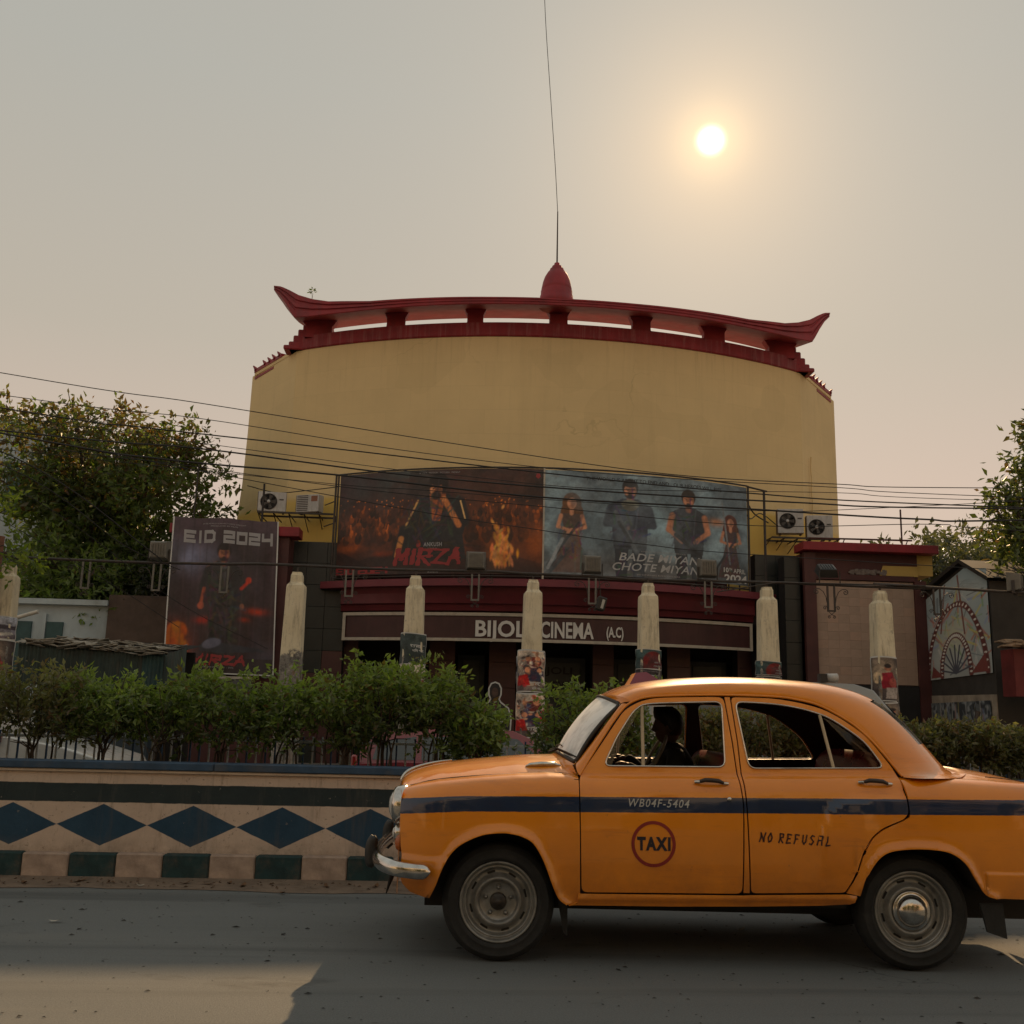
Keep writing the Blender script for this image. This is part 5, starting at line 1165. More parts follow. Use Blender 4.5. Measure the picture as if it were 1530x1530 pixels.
# ---------------- bills wrapped round the pillars
def bill(x, z0, z1, kind, ang=(-100, 85), rad=.236, w=72, h=96, jit=0):
    p = PILS[x]; cvs = None
    def fn(u, v, off=0.0):
        q = R(ang[0] + (ang[1] - ang[0]) * u); rr = rad + .006 * math.sin(v * 9 + u * 7 + jit) + .003 * off
        return (rr * math.sin(q), -rr * math.cos(q) * 1.0, z0 + (z1 - z0) * v + .012 * math.sin(u * 5 + jit) * (1 if v > .5 else .3))
    if kind == 'group':
        cv = Canvas(w, h, (.05, .035, .035), (.30, .27, .24), 3 + jit); cv.cloud(3, 3 + jit, (.42, .36, .30), .8, .4, .7); cv.ell(.62, .72, .16, .12, (.10, .022, .02)); cv.ell(.72, .80, .07, .07, (.34, .19, .13)); cv.ell(.45, .78, .07, .06, (.32, .18, .12)); cv.poly([(.3, .55), (.9, .6), (.95, .3), (.45, .25)], (.028, .03, .06)); cv.ell(.42, .52, .06, .07, (.36, .20, .14)); cv.ell(.40, .57, .08, .06, (.03, .02, .02)); cv.ell(.77, .52, .065, .075, (.35, .2, .14)); cv.ell(.77, .58, .08, .05, (.02, .018, .018)); cv.poly([(.08, .38), (.42, .42), (.50, .16), (.05, .14)], (.27, .022, .024)); cv.poly([(.85, .40), (1, .35), (1, .15), (.86, .2)], (.40, .36, .32)); cv.poly([(0, 0), (1, 0), (1, .13), (0, .15)], (.10, .08, .08), .7); q_ = np.random.default_rng(31 + jit); PL_ = [(.33, .19, .13), (.06, .04, .035), (.42, .38, .33), (.28, .05, .05), (.05, .055, .10), (.22, .14, .10)]
        for k in range(70): cv.ell(q_.random(), .16 + .8 * q_.random(), q_.uniform(.015, .07), q_.uniform(.015, .06), PL_[q_.integers(6)], q_.uniform(0, 3), .7) if k % 2 else cv.line((q_.random(), .15 + .8 * q_.random()), (q_.random(), .15 + .8 * q_.random()), q_.uniform(.004, .012), PL_[q_.integers(6)], .35)
        cv.ell(.42, .52, .055, .065, (.36, .20, .14)); cv.ell(.77, .52, .055, .065, (.35, .2, .14)); cv.ell(.72, .80, .05, .055, (.34, .19, .13)); cv.poly([(.10, .38), (.40, .42), (.48, .18), (.07, .16)], (.27, .022, .024), .8); cv.poly([(.5, .50), (.74, .48), (.86, .26), (.5, .24)], (.028, .03, .06), .8)
    elif kind == 'dark':
        cv = Canvas(w, h, (.028, .036, .036), (.045, .06, .06), 3); cv.cloud(4, 5, (.08, .095, .095), .5)
    elif kind == 'red':
        cv = Canvas(w, h, (.034, .052, .055), (.06, .095, .095), 3); cv.ell(.62, .28, .42, .62, (.12, .022, .022)); cv.ell(.66, .2, .30, .5, (.085, .024, .026)); cv.cloud(5, 6, (.03, .03, .03), .4)
    elif kind == 'eid':
        cv = Canvas(w, h, (.020, .016, .018), (.030, .024, .028), 3); cv.cloud(4, 9, (.06, .055, .06), .5)
    elif kind == 'people':
        cv = Canvas(w, h, (.24, .22, .18), (.36, .34, .30), 3); cv.ell(.35, .62, .08, .10, (.06, .03, .022)); cv.ell(.58, .66, .09, .13, (.05, .026, .02)); cv.poly([(.25, .55), (.45, .55), (.5, .05), (.22, .05)], (.42, .40, .36)); cv.poly([(.5, .56), (.70, .56), (.78, .05), (.46, .05)], (.028, .03, .045)); cv.ell(.36, .60, .045, .07, (.33, .19, .13)); cv.ell(.6, .63, .05, .08, (.33, .19, .13)); cv.poly([(.78, .5), (.95, .5), (.95, .05), (.8, .05)], (.16, .05, .05)); cv.ell(.86, .58, .06, .09, (.16, .07, .05))
    elif kind == 'dance':
        cv = Canvas(w, h, (.045, .036, .038), (.040, .034, .036), 3); cv.glow(.35, .7, .35, .3, (.30, .25, .20), .9); cv.poly([(.35, .62), (.62, .66), (.74, .30), (.30, .28)], (.17, .022, .034)); cv.ell(.50, .74, .07, .07, (.20, .11, .08)); cv.ell(.50, .79, .07, .05, (.03, .02, .02)); cv.ell(.63, .42, .09, .10, (.24, .08, .07)); cv.poly([(.45, .30), (.80, .32), (.82, .05), (.42, .05)], (.22, .20, .19)); cv.ell(.22, .52, .10, .13, (.34, .28, .21))
    else:
        cv = Canvas(w, h, (.12, .10, .11), (.30, .32, .36), 3); cv.poly([(0, .45), (1, .42), (1, .60), (0, .64)], (.05, .04, .055)); cv.ell(.3, .35, .16, .12, (.16, .06, .05)); cv.poly([(.1, .05), (.9, .2), (.85, .3), (.1, .25)], (.34, .33, .31)); cv.cloud(6, 12, (.05, .045, .045), .6)
    cv.finish(jit + 4, .5)
    o = link('bill', cv.mesh('bill', fn, PAPER), p, {'group': 'bill with a group photo and white film title', 'dark': 'dark bill with white film title', 'red': 'teal and dark red bill', 'eid': 'black bill with square lettering', 'people': 'bill with people standing in a row', 'dance': 'dark bill with a pair of dancers', 'misc': 'torn bill in grey and maroon'}[kind])
    e = MB()
    for v0, v1 in ((.985, 1.02), (-.01, .012)): e.loft([[fn(u, v0, .6) for u in np.linspace(0, 1, 20)], [fn(u, v1, .6) for u in np.linspace(0, 1, 20)]])
    for u0, u1 in ((-.02, .03), (.98, 1.012)): e.loft([[fn(u0, v, .6) for v in np.linspace(0, 1, 12)], [fn(u1, v, .6) for v in np.linspace(0, 1, 12)]])
    e.build('bill_edge', PW, o)
    if kind in ('group', 'dark'):
        y0 = .045 if kind == 'group' else .40; k = 1.35 if kind == 'group' else 1.7
        text_on(fn, 'অনেক', .50, y0 + .075 * k, .40, .085 * k, PW, o, bold=.03); text_on(fn, 'দিন পরে', .55, y0, .33, .06 * k, PW, o, bold=.02)
    if kind == 'eid': block_text(fn, 'EID 2024', .10, .22, .085, .46, .035, .035, PG, o, 1.2); text_on(fn, 'MOTION PICTURES PRESENT', .3, .86, .5, .05, PG, o)
    if kind == 'red': text_on(fn, 'SEE IN', .62, .30, .2, .07, PG, o, bold=.02); text_on(fn, 'CINEMAS', .60, .10, .3, .09, PG, o, bold=.02)
bill(-.69, 2.30, 2.85, 'dark', h=60); bill(-.69, 1.50, 2.30, 'people', (-75, 85))
bill(1.49, 1.86, 2.60, 'group', (-82, 62), .262); bill(1.49, 1.05, 1.83, 'group', (-96, 62), .272, jit=2)
bill(1.49, 2.02, 2.50, 'misc', (-118, -84), .275, jit=1)
bill(3.68, 2.33, 2.68, 'red', h=50); bill(3.68, 1.98, 2.32, 'eid', h=40)
bill(5.93, 2.28, 2.53, 'red', (-100, 95), h=40, jit=1); bill(5.93, 1.94, 2.24, 'eid', (-100, 95), h=40)
bill(8.13, 1.86, 2.66, 'dance', (-95, 80), .238); bill(8.13, 1.25, 1.83, 'dance', (-95, 95), .252, jit=3)
bill(-8.04, 2.55, 2.95, 'misc', (-95, 85), .236, h=50); bill(-8.04, 1.75, 2.52, 'dance', (-95, 85), .244, jit=5)

# ---------------- mural and bills on the neighbour's wall
cv = Canvas(190, 240, (.26, .28, .27), (.25, .33, .36), 6)
cv.cloud(4, 4, (.36, .38, .36), .6); r_ = np.random.default_rng(8)
PAL = [(.30, .10, .07), (.40, .36, .10), (.16, .26, .13), (.20, .24, .36), (.36, .20, .18), (.42, .42, .40), (.10, .12, .14)]
for k in range(90):
    a = r_.uniform(.2, 2.9); L_ = r_.uniform(.15, .5); x, y = r_.random(), r_.random() * .75; cv.line((x, y), (x + math.cos(a) * L_ * .5, y + math.sin(a) * L_ * .4), r_.uniform(.004, .016), PAL[r_.integers(len(PAL))], .8)
cv.glow(.5, .42, .18, .16, (.42, .40, .22), .6)
for (cx, cy, rx, ry) in ((.50, .02, .44, .70), (.50, .02, .22, .40)):
    prev = None
    for k in range(61):
        q = PI * k / 60; p = (cx + rx * math.cos(q), cy + ry * math.sin(q))
        if prev: cv.line(prev, p, .028, (.085, .018, .016))
        prev = p
    for k in range(30):
        q = PI * (k + .5) / 30; cv.ell(cx + rx * math.cos(q), cy + ry * math.sin(q), .010, .016, (.48, .46, .42), math.atan2(ry * math.cos(q), -rx * math.sin(q) * .8), .3)
for k in range(9):
    q = PI * (k + .5) / 9; cv.line((.50, .04), (.50 + .22 * math.cos(q), .04 + .28 * math.sin(q)), .010, (.05, .055, .075)); 
cv.line((.30, .5), (.40, .98), .010, (.14, .05, .04)); cv.line((.66, .4), (.60, .98), .010, (.14, .05, .04)); cv.poly([(.1, .02), (.3, .02), (.14, .16)], (.14, .03, .025)); cv.poly([(.72, .02), (.95, .02), (.92, .2)], (.14, .03, .025))
for k in range(40): cv.line((r_.random(), .78 + r_.random() * .12), (r_.random(), .80 + r_.random() * .1), .003, (.16, .19, .20), .35)
mu = lambda u, v, off=0.0: mw_pt(.12 + (LN - .20) * u, 2.58 + v * ((4.62 - 2.58) + .42 * (u / .70 if u < .70 else 1 - (u - .70) * 1.6)), .03)
cv.a = cv.a * 1.5
link('mural', cv.mesh('mural', mu, PAPER), nb, 'film strip mural')
cv = Canvas(200, 70, (.07, .08, .09), (.12, .14, .15), 7); cv.cloud(7, 6, (.30, .32, .33), .9, .5, .62); cv.cloud(9, 30, (.02, .025, .035), .9, .5, .6)
for k in range(80): x = r_.random(); cv.line((x, r_.random()), (x + r_.normal() * .01, r_.random()), r_.uniform(.01, .03), PAL[r_.integers(len(PAL))], .5)
for x in (.0, .22, .42, .64, .85): cv.line((x, 0), (x, 1), .02, (.36, .35, .33))
mu2 = lambda u, v, off=0.0: mw_pt(.25 + (LN - .55) * u, .75 + 1.25 * v, .045)
link('wall_bills', cv.mesh('wall_bills', mu2, PAPER), nb, 'row of streaky blue grey bills')

# ---------------- cut-out figure at the entrance
sd = thing('standee', 'cardboard cut-out of a bearded man with a white outline at the entrance', 'standee', (1.05, 24.0, .12))
OUT = [(-.20, 0), (-.22, .9), (-.36, .98), (-.37, 1.25), (-.31, 1.47), (-.13, 1.60), (-.085, 1.68), (-.125, 1.78), (-.13, 1.92), (-.08, 2.02), (0, 2.05), (.08, 2.02), (.13, 1.92), (.125, 1.78), (.085, 1.68), (.13, 1.60), (.31, 1.47), (.37, 1.25), (.36, .98), (.22, .9), (.20, 0)]
def outline(d):
    out = []; n = len(OUT)
    for i in range(n):
        p, a, c_ = Vector(OUT[i]), Vector(OUT[i - 1]), Vector(OUT[(i + 1) % n]); t_ = (c_ - a).normalized(); out.append(tuple(p + Vector((-t_.y, t_.x)) * d))
    return out
b = MB(); b.prism(outline(.030), lambda x, z: (x, -.008, z), lambda x, z: (x, .008, z)); b.build('white_board', PW, sd)
b = MB(); b.prism(outline(-.004), lambda x, z: (x, -.013, z), lambda x, z: (x, -.009, z)); b.build('jacket_print', mat('print_black', (.022, .018, .018), .5, var=.4, vscale=8), sd)
b = MB(); n = 20; b.add([(.075 * math.cos(2 * PI * k / n), -.016, 1.83 + .11 * math.sin(2 * PI * k / n)) for k in range(n)], [tuple(range(n))]); b.build('face_print', mat('print_face', (.085, .048, .035), .5, var=.4, vscale=20), sd)
b = MB(); b.add([(-.06, -.016, 1.60), (.06, -.016, 1.60), (.03, -.016, 1.30), (-.03, -.016, 1.30)], [(0, 1, 2, 3)]); b.build('shirt_print', mat('print_shirt', (.09, .035, .03), .5), sd)
b = MB(); b.add([(.08, -.018, 1.18), (.27, -.018, 1.14), (.25, -.018, 1.34), (.07, -.018, 1.36)], [(0, 1, 2, 3)]); b.build('caption_print', PW, sd)
# ================================================================== trees, hedge, railing, vehicles behind it
BARK = mat('bark', (.075, .058, .042), .95, var=.4, vscale=6, bump=.6, bscale=18)
LEAF_T = leaf_mat('tree_leaf', (.034, .062, .018), (.155, .225, .052), .5); LEAF_D = leaf_mat('dark_tree_leaf', (.020, .038, .011), (.105, .145, .03), .45)
LEAF_B = leaf_mat('bright_leaf', (.08, .13, .02), (.28, .33, .05), .55)
LEAF_F = leaf_mat('far_leaf', (.030, .042, .026), (.085, .095, .055), .4)
def crown(clumps, n, size, seed, mtl, parent, base=(0, 0, 0), brown_top=None, spread=.55, name='crown', dust=.12, tip=None):
    """leaf sprays: every clump is a twig head with leaves set round it"""
    r_ = np.random.default_rng(seed); C = np.array([c[:3] for c in clumps]); RAD = np.array([c[3] for c in clumps]); wt = RAD ** 2 / (RAD ** 2).sum()
    twigs = max(1, n // 9); k = r_.choice(len(C), twigs, p=wt)
    d = r_.normal(size=(twigs, 3)); d /= np.linalg.norm(d, axis=1)[:, None]
    T = C[k] + d * (RAD[k] * r_.uniform(.30, 1.08, twigs) ** .6)[:, None] * np.array([1, 1, .82])
    ax = d + r_.normal(size=(twigs, 3)) * .5 + [0, 0, .15]; ax /= np.linalg.norm(ax, axis=1)[:, None]
    P = np.repeat(T, 9, 0) + np.repeat(ax, 9, 0) * (r_.random(9 * twigs) * spread * size * 5)[:, None] + r_.normal(size=(9 * twigs, 3)) * size * .30
    D = np.repeat(ax, 9, 0) * .5 + r_.normal(size=(9 * twigs, 3)) * .75 + [0, 0, -.10]
    V, F, c = leaves(P, D, size, seed + 1, dust=dust)
    if brown_top is not None:
        z0, z1, amt = brown_top; f = np.clip((P[:, 2] - z0) / (z1 - z0), 0, 1) * amt + .04
        br_ = np.where(r_.random(len(P)) < f, r_.uniform(.35, 1, len(P)), 0); c[:, 1] = np.repeat(br_, 4)
    if tip is not None: c[:, 0] = np.clip(c[:, 0] + np.repeat(np.clip((P[:, 2] - tip[0]) / (tip[1] - tip[0]), -.6, 1) * tip[2], 4), 0, 1)     # top leaves paler, low ones darker: light on the hedge painted in
    tone = np.clip(r_.normal(.0, .14, len(C)), -.28, .28)[k]; c[:, 0] = np.clip(c[:, 0] + np.repeat(np.repeat(tone, 9), 4), 0, 1)
    return link(name, np_mesh(name, V, F, mtl, False, c), parent)
def limbs(parent, base, height, r0, tips, seed):
    rr = random.Random(seed); b = MB(); B_ = Vector(base)
    mid = [B_, B_ + Vector((rr.uniform(-.1, .1), 0, height * .3)), B_ + Vector((rr.uniform(-.25, .25), rr.uniform(-.2, .2), height * .62)), B_ + Vector((rr.uniform(-.3, .3), rr.uniform(-.2, .2), height))]
    sp = smooth_pts(mid, 5); b.tube(sp, [r0 * (1.25 - .85 * i / (len(sp) - 1)) for i in range(len(sp))], 9)
    tk = b.build('trunk', BARK, parent)
    b = MB()
    for t in tips:
        s_ = sp[rr.randint(len(sp) // 2, len(sp) - 1)]; T = Vector(t[:3]); m1 = s_.lerp(T, .45) + Vector((rr.uniform(-.2, .2), rr.uniform(-.2, .2), .25)) * (T - s_).length * .25
        q = smooth_pts([s_, m1, T], 4); b.tube(q, [r0 * .42 * (1 - .85 * i / (len(q) - 1)) for i in range(len(q))], 6)
        for k in range(3):
            e = T + Vector((rr.gauss(0, 1), rr.gauss(0, 1), rr.gauss(.2, .8))) * t[3] * .6; b.tube([q[-3], (q[-3] + e) / 2 + Vector((0, 0, .1)), e], [r0 * .12, r0 * .08, r0 * .03], 4)
    b.build('limb', BARK, tk)
def blob_clumps(c, r3, n, rad, seed, zmin=None, power=.45):
    rr = random.Random(seed); out = []
    while len(out) < n:
        d = Vector((rr.gauss(0, 1), rr.gauss(0, 1), rr.gauss(0, 1))).normalized() * rr.random() ** power
        p = (c[0] + d.x * r3[0], c[1] + d.y * r3[1], c[2] + d.z * r3[2])
        if zmin is not None and p[2] < zmin: continue
        out.append((*p, rad * rr.uniform(.65, 1.25)))
    return out
t = thing('tree', 'big spreading tree with reddish brown top leaves left of the cinema', 'tree', (0, 0, 0))
cl = blob_clumps((-10.6, 30.5, 6.2), (3.2, 2.6, 4.0), 64, .85, 11, 1.9) + [(-13.2, 30.2, 10.1, .7), (-12.3, 30, 9.9, .6), (-11.5, 30.3, 10.2, .55), (-9.9, 30.4, 10.2, .6), (-8.3, 30.4, 9.9, .62), (-8.9, 30.6, 9.6, .5), (-7.5, 30.4, 8.7, .62), (-7.35, 30.2, 7.2, .6), (-7.3, 30.4, 6.2, .6), (-14.2, 30.2, 8.4, .8), (-13.8, 30, 7.4, .7)]
limbs(t, (-10.4, 30.6, .1), 4.2, .30, cl[::3], 5); cl = [(a, b_, c_ - (.55 if c_ > 8 else .25), d_) for a, b_, c_, d_ in cl]; crown(cl, 52000, .20, 21, LEAF_T, t, brown_top=(6.6, 9.4, .60), dust=.12)
t = thing('tree', 'dark shady tree under the big tree, behind the tin stall', 'tree', (0, 0, 0))
cl = blob_clumps((-8.7, 29.6, 3.7), (1.3, 1.2, 2.1), 16, .75, 13, 2.0); limbs(t, (-8.7, 29.7, .1), 2.4, .16, cl[::2], 6); crown(cl, 9000, .17, 24, leaf_mat('deep_leaf', (.010, .022, .007), (.045, .070, .014), .45), t)
t = thing('tree', 'fresh yellow green tree sprays at the left edge of the street', 'tree', (0, 0, 0))
cl = [(-8.35, 17.6, 4.95, .42), (-7.85, 17.5, 4.78, .26), (-7.55, 17.5, 4.70, .20), (-8.0, 17.8, 4.30, .20), (-7.6, 17.7, 3.95, .20), (-7.3, 17.8, 3.82, .16), (-9.2, 17.9, 5.2, .6), (-8.9, 17.8, 4.4, .4), (-7.75, 17.6, 3.75, .16)]
limbs(t, (-9.6, 17.8, .1), 4.0, .12, cl, 7); crown(cl, 2300, .11, 27, LEAF_B, t, dust=.03)
t = thing('tree', 'leafy dark tree overhanging the right edge beside the mural house', 'tree', (0, 0, 0))
cl = blob_clumps((14.6, 22.0, 6.1), (1.85, 1.6, 2.2), 40, .58, 17, 3.9) + [(12.15, 21.8, 6.1, .42), (12.0, 21.7, 5.7, .36), (12.3, 21.8, 6.6, .42), (12.9, 21.9, 7.5, .45), (13.3, 22, 8.1, .5), (14.1, 22, 8.6, .6), (12.6, 21.6, 4.9, .5), (12.1, 21.6, 4.75, .34), (11.7, 21.6, 4.72, .26), (12.9, 21.5, 4.2, .45), (13.6, 21.4, 3.6, .5), (13.2, 21.4, 3.2, .4)]
limbs(t, (14.2, 22.2, .1), 4.2, .22, cl[::2], 8); cl = [(a + .25, b_, c_, d_) for a, b_, c_, d_ in cl]; crown(cl, 23000, .17, 31, LEAF_D, t, brown_top=(3.5, 9, .10))
for i, (x, y, z, r_, lab) in enumerate(((22.3, 44, 9.2, 2.6, 'hazy dark tree far behind the mural house roof'), (26.5, 47, 10.0, 3.0, 'hazy tree farthest right behind the leafy tree'), (-19, 50, 6.5, 3.2, 'far tree behind the pale blue building'))):
    t = thing('tree', lab, 'tree', (0, 0, 0)); cl = blob_clumps((x, y, z - 1.6), (r_ * 1.2, r_, r_ * .95), 24, .9, 40 + i, 1.5); limbs(t, (x, y, .1), 3.5, .25, cl[::4], 50 + i); crown(cl, 7000, .32, 60 + i, LEAF_F, t)

# ---- railing at the back of the median
rg = thing('railing', 'low pale blue railing behind the hedge on the median', 'railing', (0, 0, 0))
RB = mat('pale_blue_rail_paint', (.55, .60, .64), .6, var=.35, vscale=6, grime=(.12, .09, .07), gamt=.5, gscale=5); RBD = mat('blue_rail_paint', (.035, .09, .20), .6, var=.3, vscale=5)
for z in (.86, 1.12):
    MB().box(-8, 9, 10.34, 10.37, z - .012, z + .012).build('rail', RBD if z < 1 else RB, rg)
bm_ = [MB().box(-.008, .008, 10.347, 10.363, .80, 1.17).mesh('bar', m_) for m_ in (RB, RB, RBD)]
for k in range(150):
    x = -6.2 + k * .0905
    if x > 7.2: break
    o = link('bar', bm_[k % 3 if k % 7 else 2], rg); o.location = (x, 0, 0)

# ---- shrubs on the median
LEAF_H = leaf_mat('hedge_leaf', (.030, .055, .014), (.21, .30, .065), .46); LEAF_H2 = leaf_mat('dusty_hedge_leaf', (.040, .048, .020), (.19, .20, .07), .44)
TWIG = mat('hedge_twig', (.055, .04, .028), .9, var=.3, vscale=9)
def shrub(x, y, top, w, lab, seed, n=3600, mtl=LEAF_H, brown=.05, low=1.08, size=.062, sprigs=10, dust=.15):
    t = thing('shrub', lab, 'shrub', (x, y, .74), 0, 'shrubs planted along the median')
    rr = random.Random(seed); h = top - .74; b = MB(); r_ = np.random.default_rng(seed); heads = []
    for k in range(6):
        a = rr.uniform(0, 6.3); bx, by = rr.gauss(0, w * .16), rr.gauss(0, .07); tx, ty = bx + math.cos(a) * w * rr.uniform(.2, .7), by + math.sin(a) * .26
        q = smooth_pts([(bx, by, -.02), (bx * .8 + tx * .2 + rr.gauss(0, .03), by, h * .28), (tx * .7 + bx * .3 + rr.gauss(0, .03), ty * .7, h * .55), (tx, ty, h * rr.uniform(.72, .95))], 3)
        b.tube(q, [.013 * (1 - .75 * i / (len(q) - 1)) for i in range(len(q))], 5)
        for e in range(3):
            s_ = q[rr.randint(3, len(q) - 1)]; p = s_ + Vector((rr.gauss(0, .13), rr.gauss(0, .09), rr.uniform(.02, .18))); b.tube([s_, (s_ + p) / 2 + Vector((0, 0, .02)), p], [.006, .005, .003], 4)
    b.build('stem', TWIG, t)
    cl = []
    zl = low - .74
    for k in range(26):
        f = rr.random(); z = zl + (h - zl - .10) * f; ww = w * (1.0 - .35 * max(0, f - .6) / .4); cl.append((rr.uniform(-ww, ww), rr.uniform(-.30, .30), z, rr.uniform(.11, .19)))
    for k in range(sprigs): cl.append((rr.uniform(-w, w) * .9, rr.uniform(-.2, .2), h - .04 + rr.uniform(-.05, .10), rr.uniform(.05, .09)))
    for k in range(3): cl.append((rr.uniform(-w, w), rr.uniform(-.2, .2), rr.uniform(.22, zl), rr.uniform(.03, .06)))
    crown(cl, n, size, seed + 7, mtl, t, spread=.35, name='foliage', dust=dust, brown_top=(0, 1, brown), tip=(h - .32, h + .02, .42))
SH = [(-5.6, 1.66, .42, 'dusty shrub farthest left on the median'), (-4.95, 1.70, .40, 'dusty shrub at the left edge, above the white car'), (-4.35, 1.66, .36, 'dusty shrub standing before the tin stall'), (-3.75, 1.70, .38, 'browned shrub with bare stems in front of the white bonnet'), (-3.2, 1.63, .36, 'dark shrub below the right half of the tin stall'), (-2.65, 1.64, .36, 'dark shrub before the corner of the tin stall'),
      (-2.1, 1.68, .36, 'bright topped shrub below the tall banner'), (-1.55, 1.67, .36, 'bright green shrub in front of the peeling pillar'), (-1.02, 1.69, .36, 'green shrub left of the poster covered slim pillar'), (-.58, 1.82, .34, 'tall sprigged shrub before the pillar with the dark bill'), (-.10, 1.80, .30, 'tall sprigged shrub above the red car'), (.27, 1.44, .24, 'low shrub below the cut-out figure'), (1.16, 1.62, .24, 'shrub between the white edged posters and the windscreen'), (1.66, 1.66, .32, 'shrub hidden partly by the taxi windscreen')]
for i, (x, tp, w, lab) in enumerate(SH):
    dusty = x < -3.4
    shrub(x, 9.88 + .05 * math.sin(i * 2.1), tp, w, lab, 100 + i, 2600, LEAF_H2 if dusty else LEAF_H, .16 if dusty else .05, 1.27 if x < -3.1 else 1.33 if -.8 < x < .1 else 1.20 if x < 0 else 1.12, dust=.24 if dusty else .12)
def clipped(x, w, lab, seed, top=1.44):
    t = thing('hedge_bush', lab, 'hedge', (x, 9.9, .74), 0, 'clipped bushes of the hedge on the right')
    rr = random.Random(seed); b = MB(); h = top - .74
    for k in range(7):
        bx = rr.uniform(-w, w) * .8; q = [Vector((bx, rr.gauss(0, .08), -.02)), Vector((bx + rr.gauss(0, .05), rr.gauss(0, .1), h * .4)), Vector((bx + rr.gauss(0, .12), rr.gauss(0, .15), h * .85))]; b.tube(q, [.011, .008, .004], 5)
    b.build('stem', TWIG, t)
    cl = [(rr.uniform(-w, w), rr.uniform(-.28, .28), rr.uniform(.32, h - .10), rr.uniform(.10, .16)) for k in range(26)] + [(rr.uniform(-w, w), rr.uniform(-.28, .28), h - .07, rr.uniform(.05, .08)) for k in range(16)]
    crown(cl, 5200, .05, seed + 7, LEAF_H2, t, spread=.3, name='foliage', brown_top=(.45, .8, .25), dust=.2)
HL = ['clipped hedge bush seen through the front door window', 'clipped hedge bush seen between the taxi doors', 'clipped hedge bush seen through the left part of the rear door window', 'clipped hedge bush seen through the rear door window', 'clipped hedge bush hidden behind the rear of the taxi cabin', 'clipped hedge bush just right of the taxi rear window', 'clipped hedge bush above the taxi boot', 'clipped hedge bush at the right edge of the photo', 'clipped hedge bush farthest right']
for i, lab in enumerate(HL): clipped(2.42 + i * .52, .30, lab, 300 + i, 1.50 if i < 4 else 1.43)
gt_ = thing('grass_tuft', 'tuft of tall dry grass blades by the windscreen wipers', 'grass', (1.33, 9.62, .74))
b = MB()
for k in range(26):
    a = rnd.uniform(-1, 1); L_ = rnd.uniform(.25, .50); x0 = rnd.uniform(-.06, .06); y0 = rnd.uniform(-.05, .05); tp = Vector((x0 + a * .22, y0 + rnd.uniform(-.1, .1), L_)); md = Vector((x0 + a * .06, y0, L_ * .6))
    b.add([(x0 - .006, y0, 0), (x0 + .006, y0, 0), md + Vector((.006, 0, 0)), tp, md - Vector((.006, 0, 0))], [(0, 1, 2, 3, 4)])
o = b.build('blades', mat('dry_grass', (.20, .17, .06), .8, var=.4, vscale=30), gt_); o['kind'] = 'stuff'

# ---- vehicles on the far carriageway
TYRE2 = mat('plain_tyre', (.02, .02, .02), .85); DGL = mat('dark_car_glass', (.03, .04, .04), .08, coat=1, var=.1); HUBC = mat('silver_hub', (.35, .35, .35), .35, .7)
def car_paint(n, c): return mat(n, c, .3, var=.12, vscale=2, coat=.8, grime=(.25, .2, .16), gamt=.2, gscale=3)
def vehicle(name, lab, cat, x, y, L_, prof_low, prof_roof, W, paint, wheel_u, glass_rects, extra=None, flip=False):
    """prof_low: side outline of the body; prof_roof: outline of the glasshouse, both (u, z); faces +X"""
    t = thing(name, lab, cat, (x, y, 0), 0)
    def hull(poly, w0, w1, zref0, zref1, rnd_=.05):
        b = MB(); rows = []
        for v, k in ((-1, .0), (-1, .5), (-.9, 1.0), (.9, 1.0), (1, .5), (1, 0)):
            row = []
            for u, z in poly:
                f = min(1, max(0, (z - zref0) / max(.01, zref1 - zref0))); w = w0 + (w1 - w0) * f
                c = Vector((sum(p[0] for p in poly) / len(poly), sum(p[1] for p in poly) / len(poly))); q = c + (Vector((u, z)) - c) * (.965 if k == 0 else .992 if k == .5 else 1)
                row.append((q.x, v * w * .5 if abs(v) == 1 else v * w * .5, q.y))
            rows.append(row)
        b.loft(rows, closed=True); b.add(rows[0], [tuple(range(len(poly)))]); b.add(rows[-1], [tuple(range(len(poly)))[::-1]]); return b
    bd = hull(prof_low, W, W, 0, 1).build('body', paint, t)
    zr = [p[1] for p in prof_roof]; hull(prof_roof, W * .96, W * .78, min(zr), max(zr)).build('cabin', paint, t)
    def lean(z): 
        f = min(1, max(0, (z - min(zr)) / (max(zr) - min(zr)))); return (W * .96 + (W * .78 - W * .96) * f) * .5
    for sg in (-1, 1):
        for poly in glass_rects:
            b = MB(); b.prism(poly, lambda u, z: (u, sg * (lean(z) + .008), z), lambda u, z: (u, sg * (lean(z) - .02), z)); b.build('window', DGL, t)
        for u in wheel_u:
            M_ = Matrix.Translation((u, sg * W * .47, .29)) @ Matrix.Rotation(R(-90 * sg), 4, 'X')
            w_ = MB().lathe([(.15, -.15), (.27, -.14), (.29, -.08), (.29, .0), (.27, .04), (.19, .045)], 24, M_).build('wheel', TYRE2, t); MB().lathe([(.19, .03), (.17, .045), (.06, .05), (0, .055)], 20, M_).build('hub_cap', HUBC, w_)
    if extra: extra(t, lean)
    return t
